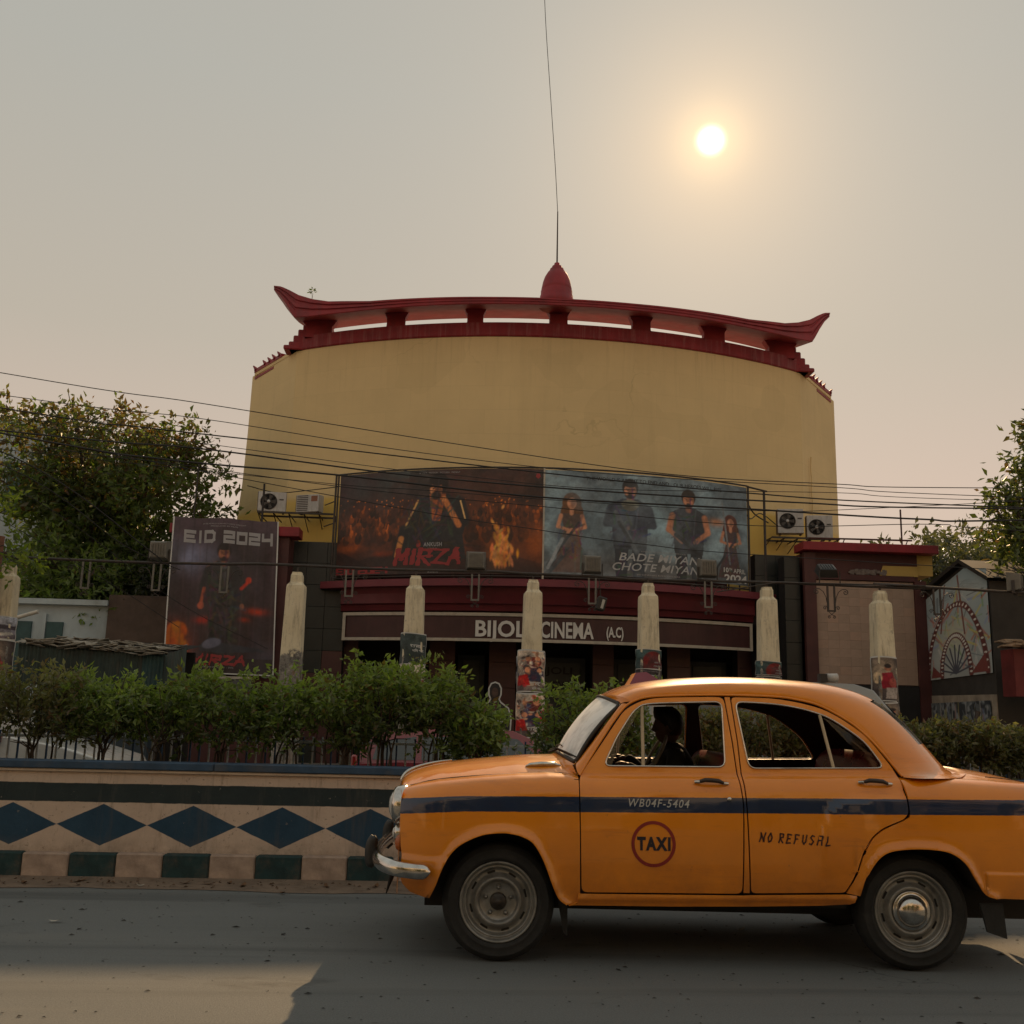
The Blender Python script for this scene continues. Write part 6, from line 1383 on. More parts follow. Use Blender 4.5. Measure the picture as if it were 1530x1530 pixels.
def red_extra(t, lean):
    RL_ = mat('tail_red', (.35, .02, .015), .2, coat=1)
    for sg in (-1, 1): MB().box(-1.84, -1.76, sg * .70 - .07, sg * .70 + .07, .66, 1.00, None, .02).build('tail_light', RL_, t)
    for sg in (-1, 1): MB().box(1.72, 1.80, sg * .60 - .12, sg * .60 + .12, .62, .76, None, .02).build('headlight', LENS2, t)
    b = MB(); b.add([(-1.66, -.56, 1.20), (-1.66, .56, 1.20), (-1.83, .60, .92), (-1.83, -.60, .92)], [(0, 1, 2, 3)]); b.build('rear_glass', DGL, t)
    b = MB(); b.add([(.66, -.56, 1.22), (.66, .56, 1.22), (1.12, .62, .90), (1.12, -.62, .90)], [(3, 2, 1, 0)]); b.build('windscreen', DGL, t)
    MB().box(-1.86, -1.82, -.25, .25, .52, .64).build('number_plate', PW, t)
LENS2 = mat('headlamp', (.5, .5, .5), .1, coat=1)
vehicle('hatchback_car', 'red hatchback car seen through the shrubs left of the taxi bonnet', 'car', .40, 12.6, 3.6, [(-1.84, .28), (-1.85, .62), (-1.82, .90), (-1.2, .93), (1.05, .90), (1.70, .74), (1.80, .58), (1.80, .26)], [(-1.80, .90), (-1.70, 1.16), (-1.50, 1.27), (-.4, 1.33), (.45, 1.31), (.70, 1.22), (1.15, .88)], 1.52, car_paint('red_car_paint', (.26, .030, .042)), (-1.15, 1.12), [[(-1.55, .95), (-1.48, 1.16), (-.95, 1.22), (-.95, .95)], [(-.86, .95), (-.86, 1.22), (-.20, 1.24), (-.14, .95)], [(-.05, .95), (-.10, 1.24), (.50, 1.22), (.88, .95)]], red_extra).scale = (.80, .95, .95)
def white_extra(t, lean):
    for sg in (-1, 1): MB().box(1.78, 1.90, sg * .62 - .12, sg * .62 + .12, .60, .76, None, .02).build('headlight', LENS2, t)
    b = MB(); b.add([(.05, -.58, 1.42), (.05, .58, 1.42), (.78, .66, 1.02), (.78, -.66, 1.02)], [(3, 2, 1, 0)]); b.build('windscreen', DGL, t)
    b = MB(); b.tube([(.72, -.70, 1.03), (.40, -.64, 1.22), (.08, -.60, 1.42)], .022, 5); b.build('screen_pillar', car_paint('white_pillar', (.6, .6, .58)), t)
    MB().box(.58, .72, -.90, -.76, .98, 1.12, None, .03).build('mirror', mat('mirror_brown', (.18, .07, .05), .5), t)
vehicle('white_car', 'white car with a long sloping bonnet behind the shrubs at the left edge', 'car', -5.55, 12.5, 4.0, [(-1.95, .28), (-1.98, .70), (-1.9, .98), (.0, 1.06), (.80, 1.06), (1.35, .97), (1.80, .84), (1.92, .66), (1.90, .26)], [(-1.80, .96), (-1.35, 1.34), (-.9, 1.48), (-.1, 1.48), (.10, 1.42), (.82, 1.02)], 1.62, car_paint('white_car_paint', (.62, .61, .58)), (-1.2, 1.2), [[(-1.5, 1.06), (-1.1, 1.36), (-.62, 1.40), (-.62, 1.06)], [(-.52, 1.06), (-.52, 1.40), (-.06, 1.38), (.50, 1.06)]], white_extra)
def van_extra(t, lean):
    b = MB(); b.add([(.92, -.58, 1.83), (.92, .58, 1.83), (1.40, .70, 1.32), (1.40, -.70, 1.32)], [(3, 2, 1, 0)]); b.build('windscreen', mat('sky_glass', (.22, .25, .27), .1, coat=1), t)
    for sg in (-1, 1): MB().box(1.84, 1.92, sg * .6 - .12, sg * .6 + .12, .62, .80, None, .02).build('headlight', LENS2, t)
    MB().box(.30, .38, -.62, -.50, 1.90, 2.00).build('lamp_bracket', IRON, t)
    MB().lathe([(.05, 0), (.055, .14), (0, .15)], 12, Matrix.Translation((.38, -.56, 1.955)) @ Matrix.Rotation(R(90), 4, 'Y')).build('roof_lamp', WHT, t)
vehicle('silver_van', 'silver grey van on the far road mostly hidden behind the taxi', 'van', 4.10, 12.7, 3.7, [(-1.85, .30), (-1.88, .9), (-1.84, 1.18), (1.42, 1.18), (1.75, 1.02), (1.88, .8), (1.88, .28)], [(-1.84, 1.14), (-1.76, 1.72), (-1.6, 1.86), (-.5, 1.91), (.72, 1.89), (.95, 1.82), (1.46, 1.16)], 1.52, car_paint('silver_paint', (.30, .32, .33)), (-1.2, 1.25), [[(-1.6, 1.22), (-1.56, 1.70), (-.8, 1.74), (-.8, 1.22)], [(-.70, 1.22), (-.70, 1.74), (.05, 1.74), (.05, 1.22)], [(.15, 1.22), (.15, 1.74), (.70, 1.72), (1.15, 1.22)]], van_extra)

# ---- litter
LF = mat('dead_leaf', (.15, .075, .032), .8, var=.5, vscale=20); SCR = mat('paper_scrap', (.45, .42, .36), .8); GRIT = mat('grit', (.045, .042, .038), .9)
def scrap(name, x, y, s_, m_, lab, cat, grp, seed):
    rr = random.Random(seed); n = 9; rz = rr.uniform(0, 6.3); pts = []
    for k in range(n):
        a = 2 * PI * k / n; r__ = s_ * (.55 + .45 * abs(math.cos(a)) + rr.uniform(-.1, .1)); pts.append((r__ * math.cos(a), r__ * .45 * math.sin(a)))
    b = MB(); vs = [(p[0], p[1], .006 + .012 * (p[0] / s_) ** 2 + rr.uniform(0, .004)) for p in pts] + [(0, 0, .003)]; b.add(vs, [(k, (k + 1) % n, n) for k in range(n)])
    o = b.build(name, m_); o.location = (x, y, .006); o.rotation_euler = (rr.uniform(-.15, .15), rr.uniform(-.15, .15), rz); return tag(o, lab, cat, grp)
for i, (x, y, s_) in enumerate(((-3.35, 8.86, .06), (-2.95, 8.98, .07), (-1.9, 8.92, .06), (-1.75, 8.98, .05), (-1.62, 8.88, .07), (-2.1, 8.95, .05), (-.95, 8.9, .06), (-1.25, 8.55, .05), (-.55, 8.95, .06), (2.6, 8.92, .06), (-4.1, 8.9, .06))):
    scrap('dry_leaf', x, y, s_, LF, ['curled dead leaf by the second dark kerb stone from the left', 'large dead leaf against the leftmost cream kerb stones', 'dead leaf at the left of the leaf pile below the diamonds', 'dead leaf in the middle of the leaf pile below the diamonds', 'dead leaf at the right of the leaf pile below the diamonds', 'small dead leaf just left of the leaf pile', 'dead leaf close before the taxi bumper', 'dead leaf out on the asphalt below the gutter, ahead of the taxi', 'dead leaf in the gutter behind the taxi bumper', 'dead leaf in the gutter beyond the taxi', 'dead leaf at the left edge of the gutter'][i], 'leaf', 'dead leaves in the gutter', i)
scrap('paper_scrap', -2.55, 7.35, .05, SCR, 'crumpled pale wrapper on the road in front of the diamond wall', 'litter', None, 31); scrap('paper_scrap', -2.42, 8.80, .035, SCR, 'small white scrap of paper in the dusty gutter', 'litter', None, 32); scrap('paper_scrap', 2.05, 7.35, .04, SCR, 'small pale scrap on the road underneath the taxi', 'litter', None, 33)
b = MB()
for k in range(900):
    x, y = rnd.uniform(-4.5, 5.5), rnd.uniform(4.6, 8.6); s_ = rnd.uniform(.003, .009) * (2.2 if rnd.random() < .10 else 1); a = rnd.uniform(0, 6.3)
    b.add([(x + s_ * 1.6 * math.cos(a), y + s_ * 1.2 * math.sin(a), .003), (x - s_ * math.sin(a) * .7, y + s_ * .7 * math.cos(a), .003 + s_ * .5), (x - s_ * 1.6 * math.cos(a), y - s_ * 1.2 * math.sin(a), .003), (x + s_ * math.sin(a) * .7, y - s_ * .7 * math.cos(a), .003 + s_ * .3)], [(0, 1, 2, 3)])
tag(b.build('road_grit', GRIT), kind='stuff')
b = MB()
for k in range(700):
    x, y = rnd.uniform(-7, 8), rnd.uniform(8.72, 9.15); s_ = rnd.uniform(.004, .022); a = rnd.uniform(0, 6.3)
    b.add([(x + s_ * math.cos(a), y + s_ * math.sin(a), .012), (x - s_ * math.sin(a) * .6, y + s_ * .6 * math.cos(a), .016 + s_ * .4), (x - s_ * math.cos(a), y - s_ * math.sin(a), .012), (x + s_ * math.sin(a) * .6, y - s_ * .6 * math.cos(a), .012 + s_ * .3)], [(0, 1, 2, 3)])
tag(b.build('gutter_debris', mat('leaf_debris', (.13, .08, .05), .9, var=.6, vscale=40)), kind='stuff')

# ---- unseen trees behind the viewpoint, added to block low sky and darken reflections
for i, x in enumerate((-15.0, -7.6, -.6, 6.6, 14.2)):
    t = thing('tree', ['unseen tree added to block low sky, farthest left', 'unseen tree added to block low sky, left of the viewpoint', 'unseen tree added to block low sky, right behind the viewpoint', 'unseen tree added to block low sky, right of the viewpoint', 'unseen tree added to block low sky, farthest right'][i], 'tree', (0, 0, 0))
    cl = blob_clumps((x, -12.2, 4.9), (3.3, 1.8, 2.6), 30, 1.15, 70 + i, 2.6); limbs(t, (x, -12.2, .1), 4.0, .28, cl[::4], 80 + i); crown(cl, 4200, .42, 90 + i, LEAF_T, t)
# ================================================================== the taxi
# car coordinates: u runs from the front axle to the tail, v from the centre line (negative = kerb-far side seen here), z up
def paint_mat(name, stripe=True):
    m, nt, N, L, b = new_mat(name)
    tc = N.new('ShaderNodeTexCoord'); sp = N.new('ShaderNodeSeparateXYZ'); L.new(tc.outputs['Object'], sp.inputs[0])
    vec = coords(N, L); vs = coords(N, L, scale=(0.6, 1, 5))
    c = mixc(N, L, rampf(N, L, noise_tex(N, L, vec, 2.2, 6), 0.3, 0.7), (0.73, 0.225, 0.005), (0.82, 0.265, 0.007))
    c = mixc(N, L, rampf(N, L, noise_tex(N, L, vs, 3.0, 8, 0.75), 0.56, 0.85), c, (0.52, 0.155, 0.018))
    def M(op, a, b_=None, c_=None):
        n = N.new('ShaderNodeMath'); n.operation = op
        for i, v in enumerate((a, b_, c_)):
            if v is None: continue
            if isinstance(v, (int, float)): n.inputs[i].default_value = v
            else: L.new(v, n.inputs[i])
        return n.outputs[0]
    if stripe:
        u, z = sp.outputs[0], sp.outputs[2]
        droop = M('MULTIPLY', M('POWER', M('MAXIMUM', M('SUBTRACT', -0.15, u), 0.0), 1.6), 0.085)
        top = M('SUBTRACT', M('ADD', M('MULTIPLY', u, 0.0165), 0.9455), droop)
        d = M('SUBTRACT', top, z)
        w = M('MULTIPLY', M('SUBTRACT', noise_tex(N, L, vec, 26, 3), 0.5), 0.006)
        d = M('ADD', d, w)
        f = M('MULTIPLY', rampf(N, L, d, 0.0, 0.003), rampf(N, L, d, 0.091, 0.088))
        nv = mixc(N, L, rampf(N, L, noise_tex(N, L, vec, 7, 5), 0.3, 0.75), (0.003, 0.016, 0.055), (0.006, 0.024, 0.075))
        c = mixc(N, L, f, c, nv)
    # road film low down, deepened to paint in shade on the lower body
    film_shade = M('MULTIPLY', rampf(N, L, sp.outputs[2], 0.80, 0.36), rampf(N, L, noise_tex(N, L, vec, 4, 8, 0.7), 0.20, 0.72))
    c = mixc(N, L, M('MULTIPLY', film_shade, 0.62), c, (0.15, 0.062, 0.026))
    scr = rampf(N, L, noise_tex(N, L, coords(N, L, scale=(1.2, 1, 14)), 6.0, 6, 0.8), 0.64, 0.70)
    c = mixc(N, L, M('MULTIPLY', scr, 0.30), c, (0.36, 0.16, 0.06))
    c = mixc(N, L, M('MULTIPLY', rampf(N, L, noise_tex(N, L, vec, 38, 5, .8), .66, .69), .5), c, (.10, .05, .03))
    L.new(c, b.inputs['Base Color'])
    rr = N.new('ShaderNodeMapRange'); rr.inputs[3].default_value = 0.28; rr.inputs[4].default_value = 0.46
    L.new(noise_tex(N, L, vec, 5, 6), rr.inputs[0]); L.new(rr.outputs[0], b.inputs['Roughness'])
    b.inputs['Coat Weight'].default_value = 1.0; b.inputs['Coat Roughness'].default_value = 0.06
    b.inputs['Specular IOR Level'].default_value = 0.3
    bp = N.new('ShaderNodeBump'); bp.inputs['Strength'].default_value = 0.13; bp.inputs['Distance'].default_value = 0.05
    L.new(noise_tex(N, L, vec, 3.2, 2), bp.inputs['Height']); L.new(bp.outputs[0], b.inputs['Normal'])
    L.new(bp.outputs[0], b.inputs['Coat Normal'])
    return m
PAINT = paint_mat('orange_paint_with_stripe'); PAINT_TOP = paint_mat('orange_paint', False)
DARK = mat('dark_underside', (0.018, 0.016, 0.014), 0.85)
RUBBER = mat('tyre_rubber', (0.018, 0.018, 0.018), 0.8, var=0.3, vscale=9, grime=(0.06, 0.054, 0.048), gamt=0.35, gscale=7, bump=0.2, bscale=90)
WEATHER = mat('rubber_seal', (0.03, 0.028, 0.026), 0.6)
CHROME = mat('worn_chrome', (0.62, 0.60, 0.57), 0.16, 1.0, var=0.2, vscale=14, grime=(0.22, 0.16, 0.11), gamt=0.6, gscale=9)
RIMGREY = mat('wheel_grey_paint', (0.28, 0.275, 0.26), 0.38, 0.5, var=0.25, vscale=12, grime=(0.10, 0.085, 0.07), gamt=0.6, gscale=9)
VINYL = mat('dark_vinyl', (0.03, 0.016, 0.013), 0.55)
SEATRED = mat('red_seat_vinyl', (0.16, 0.022, 0.02), 0.3, var=0.3)
CREAM = mat('cream_painted_bar', (0.52, 0.42, 0.28), 0.5)
GLASS = glass_mat('car_glass'); WIND = glass_mat('rear_glass', (0.55, 0.60, 0.58), dust=0.08); SCREEN = glass_mat('dust_glare_windscreen', (0.55, 0.60, 0.58), dust=1.0)  # windscreen dust made thick and white to paint in its bright glare

_zz = np.array([-.80, -.72, -.66, -.6, -.5, -.4, -.3, -.2, -.14, -.10, -.07, -.045, -.022, -.006, 0.004, .02, .1, .3, .5])
_yy = np.array([.775, .795, .808, .818, .827, .830, .829, .823, .815, .806, .796, .783, .764, .742, .726, .721, .703, .659, .615])
_zf = np.linspace(-.8, .5, 1301); _yf = np.interp(_zf, _zz, _yy)
_k = np.exp(-np.linspace(-2, 2, 25) ** 2); _k /= _k.sum()
_ys = np.convolve(np.pad(_yf, 12, 'edge'), _k, 'valid')
def belt(u): return 1.057 + 0.022 * u
ARCH_F = [tuple(p)[:2] for p in smooth_pts([(-.405, .355, 0), (-.368, .43, 0), (-.335, .52, 0), (-.29, .605, 0), (-.222, .67, 0), (-.106, .722, 0), (0, .737, 0), (.06, .735, 0), (.135, .718, 0), (.20, .68, 0), (.26, .585, 0), (.313, .455, 0), (.352, .375, 0), (.400, .338, 0)], 5)]
ARCH_R = [tuple(p)[:2] for p in smooth_pts([(2.09, .392, 0), (2.112, .43, 0), (2.147, .535, 0), (2.215, .637, 0), (2.29, .685, 0), (2.41, .703, 0), (2.54, .703, 0), (2.645, .685, 0), (2.73, .627, 0), (2.795, .525, 0), (2.845, .455, 0), (2.90, .436, 0)], 5)]
_AF, _AR = np.array(ARCH_F), np.array(ARCH_R)
HAUNCH = np.array([tuple(p)[:2] for p in smooth_pts([(1.895, .55, 0), (1.90, .72, 0), (1.92, .82, 0), (1.955, .905, 0), (2.01, .95, 0), (2.09, .975, 0), (2.4, 1.005, 0), (2.7, 1.02, 0), (3.12, 1.01, 0), (3.5, .98, 0)], 5)])
def seg_dist(P, u, z):
    a, b = P[:-1], P[1:]; d = b - a
    t = np.clip(((u - a[:, 0]) * d[:, 0] + (z - a[:, 1]) * d[:, 1]) / (d ** 2).sum(1), 0, 1)
    q = a + d * t[:, None]
    k = (q[:, 0] - u) ** 2 + (q[:, 1] - z) ** 2; i = k.argmin()
    return math.sqrt(k[i]), d[i][0] * (z - a[i][1]) - d[i][1] * (u - a[i][0])
def sidew(u, z):
    y = float(np.interp(z - belt(u), _zf, _ys))
    if u < -.30: y -= .115 * ((-.30 - u) / .31) ** 2.4
    if u > 2.95: y -= .10 * ((u - 2.95) / .5) ** 2
    if z < .95 and u < .6:
        d, _ = seg_dist(_AF, u, z); y += .024 * math.exp(-(d / .034) ** 2) + .006 * math.exp(-(d / .018) ** 2)
        if u < -.25 and z < .66:                       # ledge above the bumper
            y += .012 * max(0, min(1, (.60 - z) / .03)) * max(0, min(1, (-.25 - u) / .06)) - .05 * max(0, (.5 - z) / .15) ** 2 * max(0, min(1, (-.25 - u) / .06))
    if u > 1.8 and z < 1.08:
        d, s_ = seg_dist(_AR, u, z); y += .022 * math.exp(-(d / .034) ** 2) + .005 * math.exp(-(d / .018) ** 2)
        d, s_ = seg_dist(HAUNCH, u, z)
        inside = s_ < 0
        w = .5 + (.5 if inside else -.5) * min(1, d / .022)
        w = w * w * (3 - 2 * w)
        fade = max(0, min(1, (z - .52) / .25)) if u < 2.1 else 1.0
        y += .026 * w * fade * math.exp(-max(0, d - .02) / (.30 if u < 2.15 else 3) if inside else 0)
        if u > 2.85: y += .014 * max(0, min(1, (.592 - z) / .02))
    return y
SFR = [(-.625, .945), (-.60, .968), (-.50, .998), (-.388, 1.022), (-.12, 1.052), (.10, 1.071), (.273, 1.080), (.397, 1.078), (.47, 1.068)]
SRR = [(2.38, 1.108), (2.78, 1.104), (3.0, 1.098), (3.23, 1.088), (3.40, 1.055), (3.5, 1.0)]
def crest(u):
    if u < 1: return float(np.interp(u, [p[0] for p in SFR], [p[1] for p in SFR]))
    return float(np.interp(u, [p[0] for p in SRR], [p[1] for p in SRR]))
def crest_v(u):
    if u < 1: return .60 + (.06 * max(0, (u - .25) / .22) ** 1.5 if u > .25 else 0) - (.02 * max(0, (-.4 - u) / .2) if u < -.4 else 0)
    return .655 - .03 * max(0, min(1, (u - 2.4) / .4)) - .06 * max(0, (u - 3.1) / .4) ** 2
RL = .20
def wing_pt(u, t):
    S = crest(u); zr = S - .17
    if t <= zr: return u, sidew(u, t), t
    q = min(1, (t - zr) / RL) * PI / 2
    y0 = sidew(u, zr); y1 = crest_v(u)
    return u, y1 + (y0 - y1) * max(0, math.cos(q)) ** .72, zr + (S - zr) * math.sin(q) ** .85
def wing_top(u): return crest(u) - .17 + RL
def door_pt(u, z): return u, sidew(u, z), z

def resample(poly, step, closed=True):
    out = []; n = len(poly)
    for i in range(n if closed else n - 1):
        a, b = Vector(poly[i]), Vector(poly[(i + 1) % n]); m = max(1, int((b - a).length / step))
        for k in range(m): out.append(tuple(a.lerp(b, k / m)))
    if not closed: out.append(tuple(poly[-1]))
    return out
def panel(name, outline, fn, side, parent, mats, holes=(), step=.035, rim=.018, label=None, extra_z=()):
    """a pressed-metal panel: outline in side view, skin from fn, returned edge all round"""
    rings = [resample(outline, step * .7)] + [resample(h, step * .6) for h in holes]
    V2 = []; E = []
    for r_ in rings:
        b = len(V2); V2 += [Vector(p) for p in r_]; E += [(b + i, b + (i + 1) % len(r_)) for i in range(len(r_))]
    nb = len(V2)
    xs = [p[0] for p in outline]; ys = [p[1] for p in outline]
    gx, gy = np.meshgrid(np.arange(min(xs), max(xs), step), np.concatenate([np.arange(min(ys), max(ys), step * .8), np.array(extra_z)]) if len(extra_z) else np.arange(min(ys), max(ys), step * .8))
    gx = gx.ravel(); gy = gy.ravel()
    ok = inside_poly(outline, gx, gy)
    for h in holes: ok &= ~inside_poly(h, gx, gy)
    B = np.array([tuple(v) for v in V2])
    for x, y in zip(gx[ok], gy[ok]):
        if ((B - (x, y)) ** 2).sum(1).min() > (step * .4) ** 2: V2.append(Vector((x, y)))
    v2, _, f2, _, _, _ = delaunay_2d_cdt(V2, E, [], 0, 1e-6)
    cx = np.array([sum(v2[i].x for i in f) / len(f) for f in f2]); cy = np.array([sum(v2[i].y for i in f) / len(f) for f in f2])
    ok = inside_poly(outline, cx, cy)
    for h in holes: ok &= ~inside_poly(h, cx, cy)
    e = 2e-3; P = []; NR = []
    for p in v2:
        q = Vector(fn(p.x, p.y)); q.y *= -1
        du = Vector(fn(p.x + e, p.y)) - Vector(fn(p.x - e, p.y)); dz = Vector(fn(p.x, p.y + e)) - Vector(fn(p.x, p.y - e))
        du.y *= -1; dz.y *= -1
        n = du.cross(dz)
        n.normalize()
        P.append(q); NR.append(n)
    faces = []
    for i, f in enumerate(f2):
        if ok[i]:
            f = list(f); a, b, c = P[f[0]], P[f[1]], P[f[2]]
            if (b - a).cross(c - a).dot(NR[f[0]]) < 0: f.reverse()
            faces.append(f)
    # outward = away from the car's centre line (v < 0 here)
    nv = len(P)
    edges = {}
    for f in faces:
        for i in range(len(f)):
            a, b = f[i], f[(i + 1) % len(f)]
            edges[(a, b)] = 1
    bd = [(a, b) for (a, b) in edges if (b, a) not in edges]
    mp = {}; VV = list(P); NN = list(NR)
    rf = []
    for a, b in bd:
        for i in (a, b):
            if i not in mp:
                mp[i] = len(VV); VV.append(P[i].copy()); VV.append(P[i] - NR[i] * rim); NN += [NR[i], NR[i]]
        rf.append([mp[b], mp[a], mp[a] + 1, mp[b] + 1])
    allf = faces + rf
    if side > 0:
        VV = [Vector((p.x, -p.y, p.z)) for p in VV]; NN = [Vector((n.x, -n.y, n.z)) for n in NN]
        allf = [f[::-1] for f in allf]
    me = bpy.data.meshes.new(name); me.from_pydata([tuple(p) for p in VV], [], allf)
    for m_ in (mats if isinstance(mats, (list, tuple)) else [mats]): me.materials.append(m_)
    me.polygons.foreach_set('use_smooth', [True] * len(faces) + [False] * len(rf)); me.update()
    ln = []
    for p in me.polygons:
        for li in p.loop_indices:
            if p.use_smooth: ln.append(tuple(NN[me.loops[li].vertex_index]))
            else: ln.append(tuple(p.normal))
    me.normals_split_custom_set(ln)
    return link(name, me, parent, label)

def surf(name, fn, ns, nt_, parent, mats, skip=None, label=None, flip=False, thick=0.0, srange=None):
    """grid surface over s,t in 0..1 mirrored by fn itself"""
    ss = np.linspace(0, 1, ns) if srange is None else np.array(srange); ts = np.linspace(0, 1, nt_)
    P = [[Vector(fn(s_, t_)) for t_ in ts] for s_ in ss]
    b = MB(); vs = [p for r_ in P for p in r_]; fs = []
    for i in range(len(ss) - 1):
        for k in range(nt_ - 1):
            if skip and skip((ss[i] + ss[i + 1]) / 2, (ts[k] + ts[k + 1]) / 2): continue
            f = (i * nt_ + k, i * nt_ + k + 1, (i + 1) * nt_ + k + 1, (i + 1) * nt_ + k)
            fs.append(f[::-1] if flip else f)
    b.add(vs, fs, True)
    return b.build(name, mats, parent, label)


def rounded(pts, r, n=5):
    out = []; m = len(pts)
    for i in range(m):
        p, a, b = Vector(pts[i]), Vector(pts[i - 1]), Vector(pts[(i + 1) % m])
        ra = min(r, (a - p).length * .45); rb = min(r, (b - p).length * .45)
        s_, e_ = p + (a - p).normalized() * ra, p + (b - p).normalized() * rb
        for k in range(n + 1):
            t = k / n; out.append(tuple(s_ * (1 - t) ** 2 + p * 2 * t * (1 - t) + e_ * t * t))
    return out
def sm2(pts, n=4): return [tuple(p)[:2] for p in smooth_pts([(a, b, 0) for a, b in pts], n)]

OUT_FDOOR = rounded([(.471, 1.060), (.487, .412), (1.430, .424), (1.443, .93), (1.412, 1.29), (1.378, 1.560)] + sm2([(1.30, 1.561), (1.0, 1.549), (.895, 1.533), (.825, 1.507), (.757, 1.463), (.70, 1.388), (.60, 1.244)], 3), .035, 4)
WIN_F = rounded([(.622, 1.130), (1.362, 1.140), (1.364, 1.533)] + sm2([(1.12, 1.522), (.90, 1.508), (.835, 1.478), (.79, 1.43), (.70, 1.293)], 3), .045, 5)
OUT_RDOOR = rounded([(1.452, 1.290), (1.470, .93), (1.483, .428), (2.034, .443)] + sm2([(2.034, .443), (2.088, .533), (2.135, .66), (2.179, .745), (2.225, .792), (2.274, .823), (2.35, .855), (2.405, .878)], 3)[1:-1] + [(2.419, .905), (2.408, 1.105)] + sm2([(2.384, 1.157), (2.294, 1.281), (2.224, 1.359), (2.137, 1.423), (2.058, 1.471), (1.970, 1.508), (1.83, 1.541), (1.69, 1.559), (1.55, 1.563)], 3) + [(1.425, 1.562)], .028, 4)
WIN_R = rounded([(1.508, 1.136), (2.315, 1.156)] + sm2([(2.318, 1.18), (2.25, 1.283), (2.19, 1.342), (2.108, 1.400), (2.04, 1.442), (1.968, 1.473), (1.83, 1.508), (1.69, 1.526), (1.56, 1.533)], 3) + [(1.448, 1.534)], .045, 5)
GUT = sm2([(.475, 1.070), (.56, 1.205), (.634, 1.318), (.69, 1.40), (.757, 1.482), (.82, 1.523), (.90, 1.547), (1.05, 1.560), (1.36, 1.572), (1.69, 1.570), (1.84, 1.554), (1.98, 1.520), (2.141, 1.433), (2.23, 1.362), (2.30, 1.288), (2.38, 1.185), (2.435, 1.109)], 4)
def gut_v(u, z): return sidew(u, z) - .004

TX = thing('taxi', 'orange yellow taxi with a navy stripe driving left on the near road', 'taxi', (0.3682, 7.1146, 0.0), R(-2.9))

def side_tube(pts, r, side, off=.004, n=6, closed=True):
    return MB().tube([(u, side * (sidew(u, z) + off), z) for u, z in pts], r, n, closed=closed)
def on_side(V, u0, z0, off, side=-1):
    return [(u0 + x, side * (sidew(u0 + x, z0 + y) + off), z0 + y) for x, y, *_ in V]
INK_NAVY = mat('navy_lettering', (0.02, 0.015, 0.02), 0.5); INK_RED = mat('red_circle_paint', (0.24, 0.018, 0.012), 0.5); INK_WHITE = mat('white_lettering', (0.40, 0.40, 0.39), 0.5)

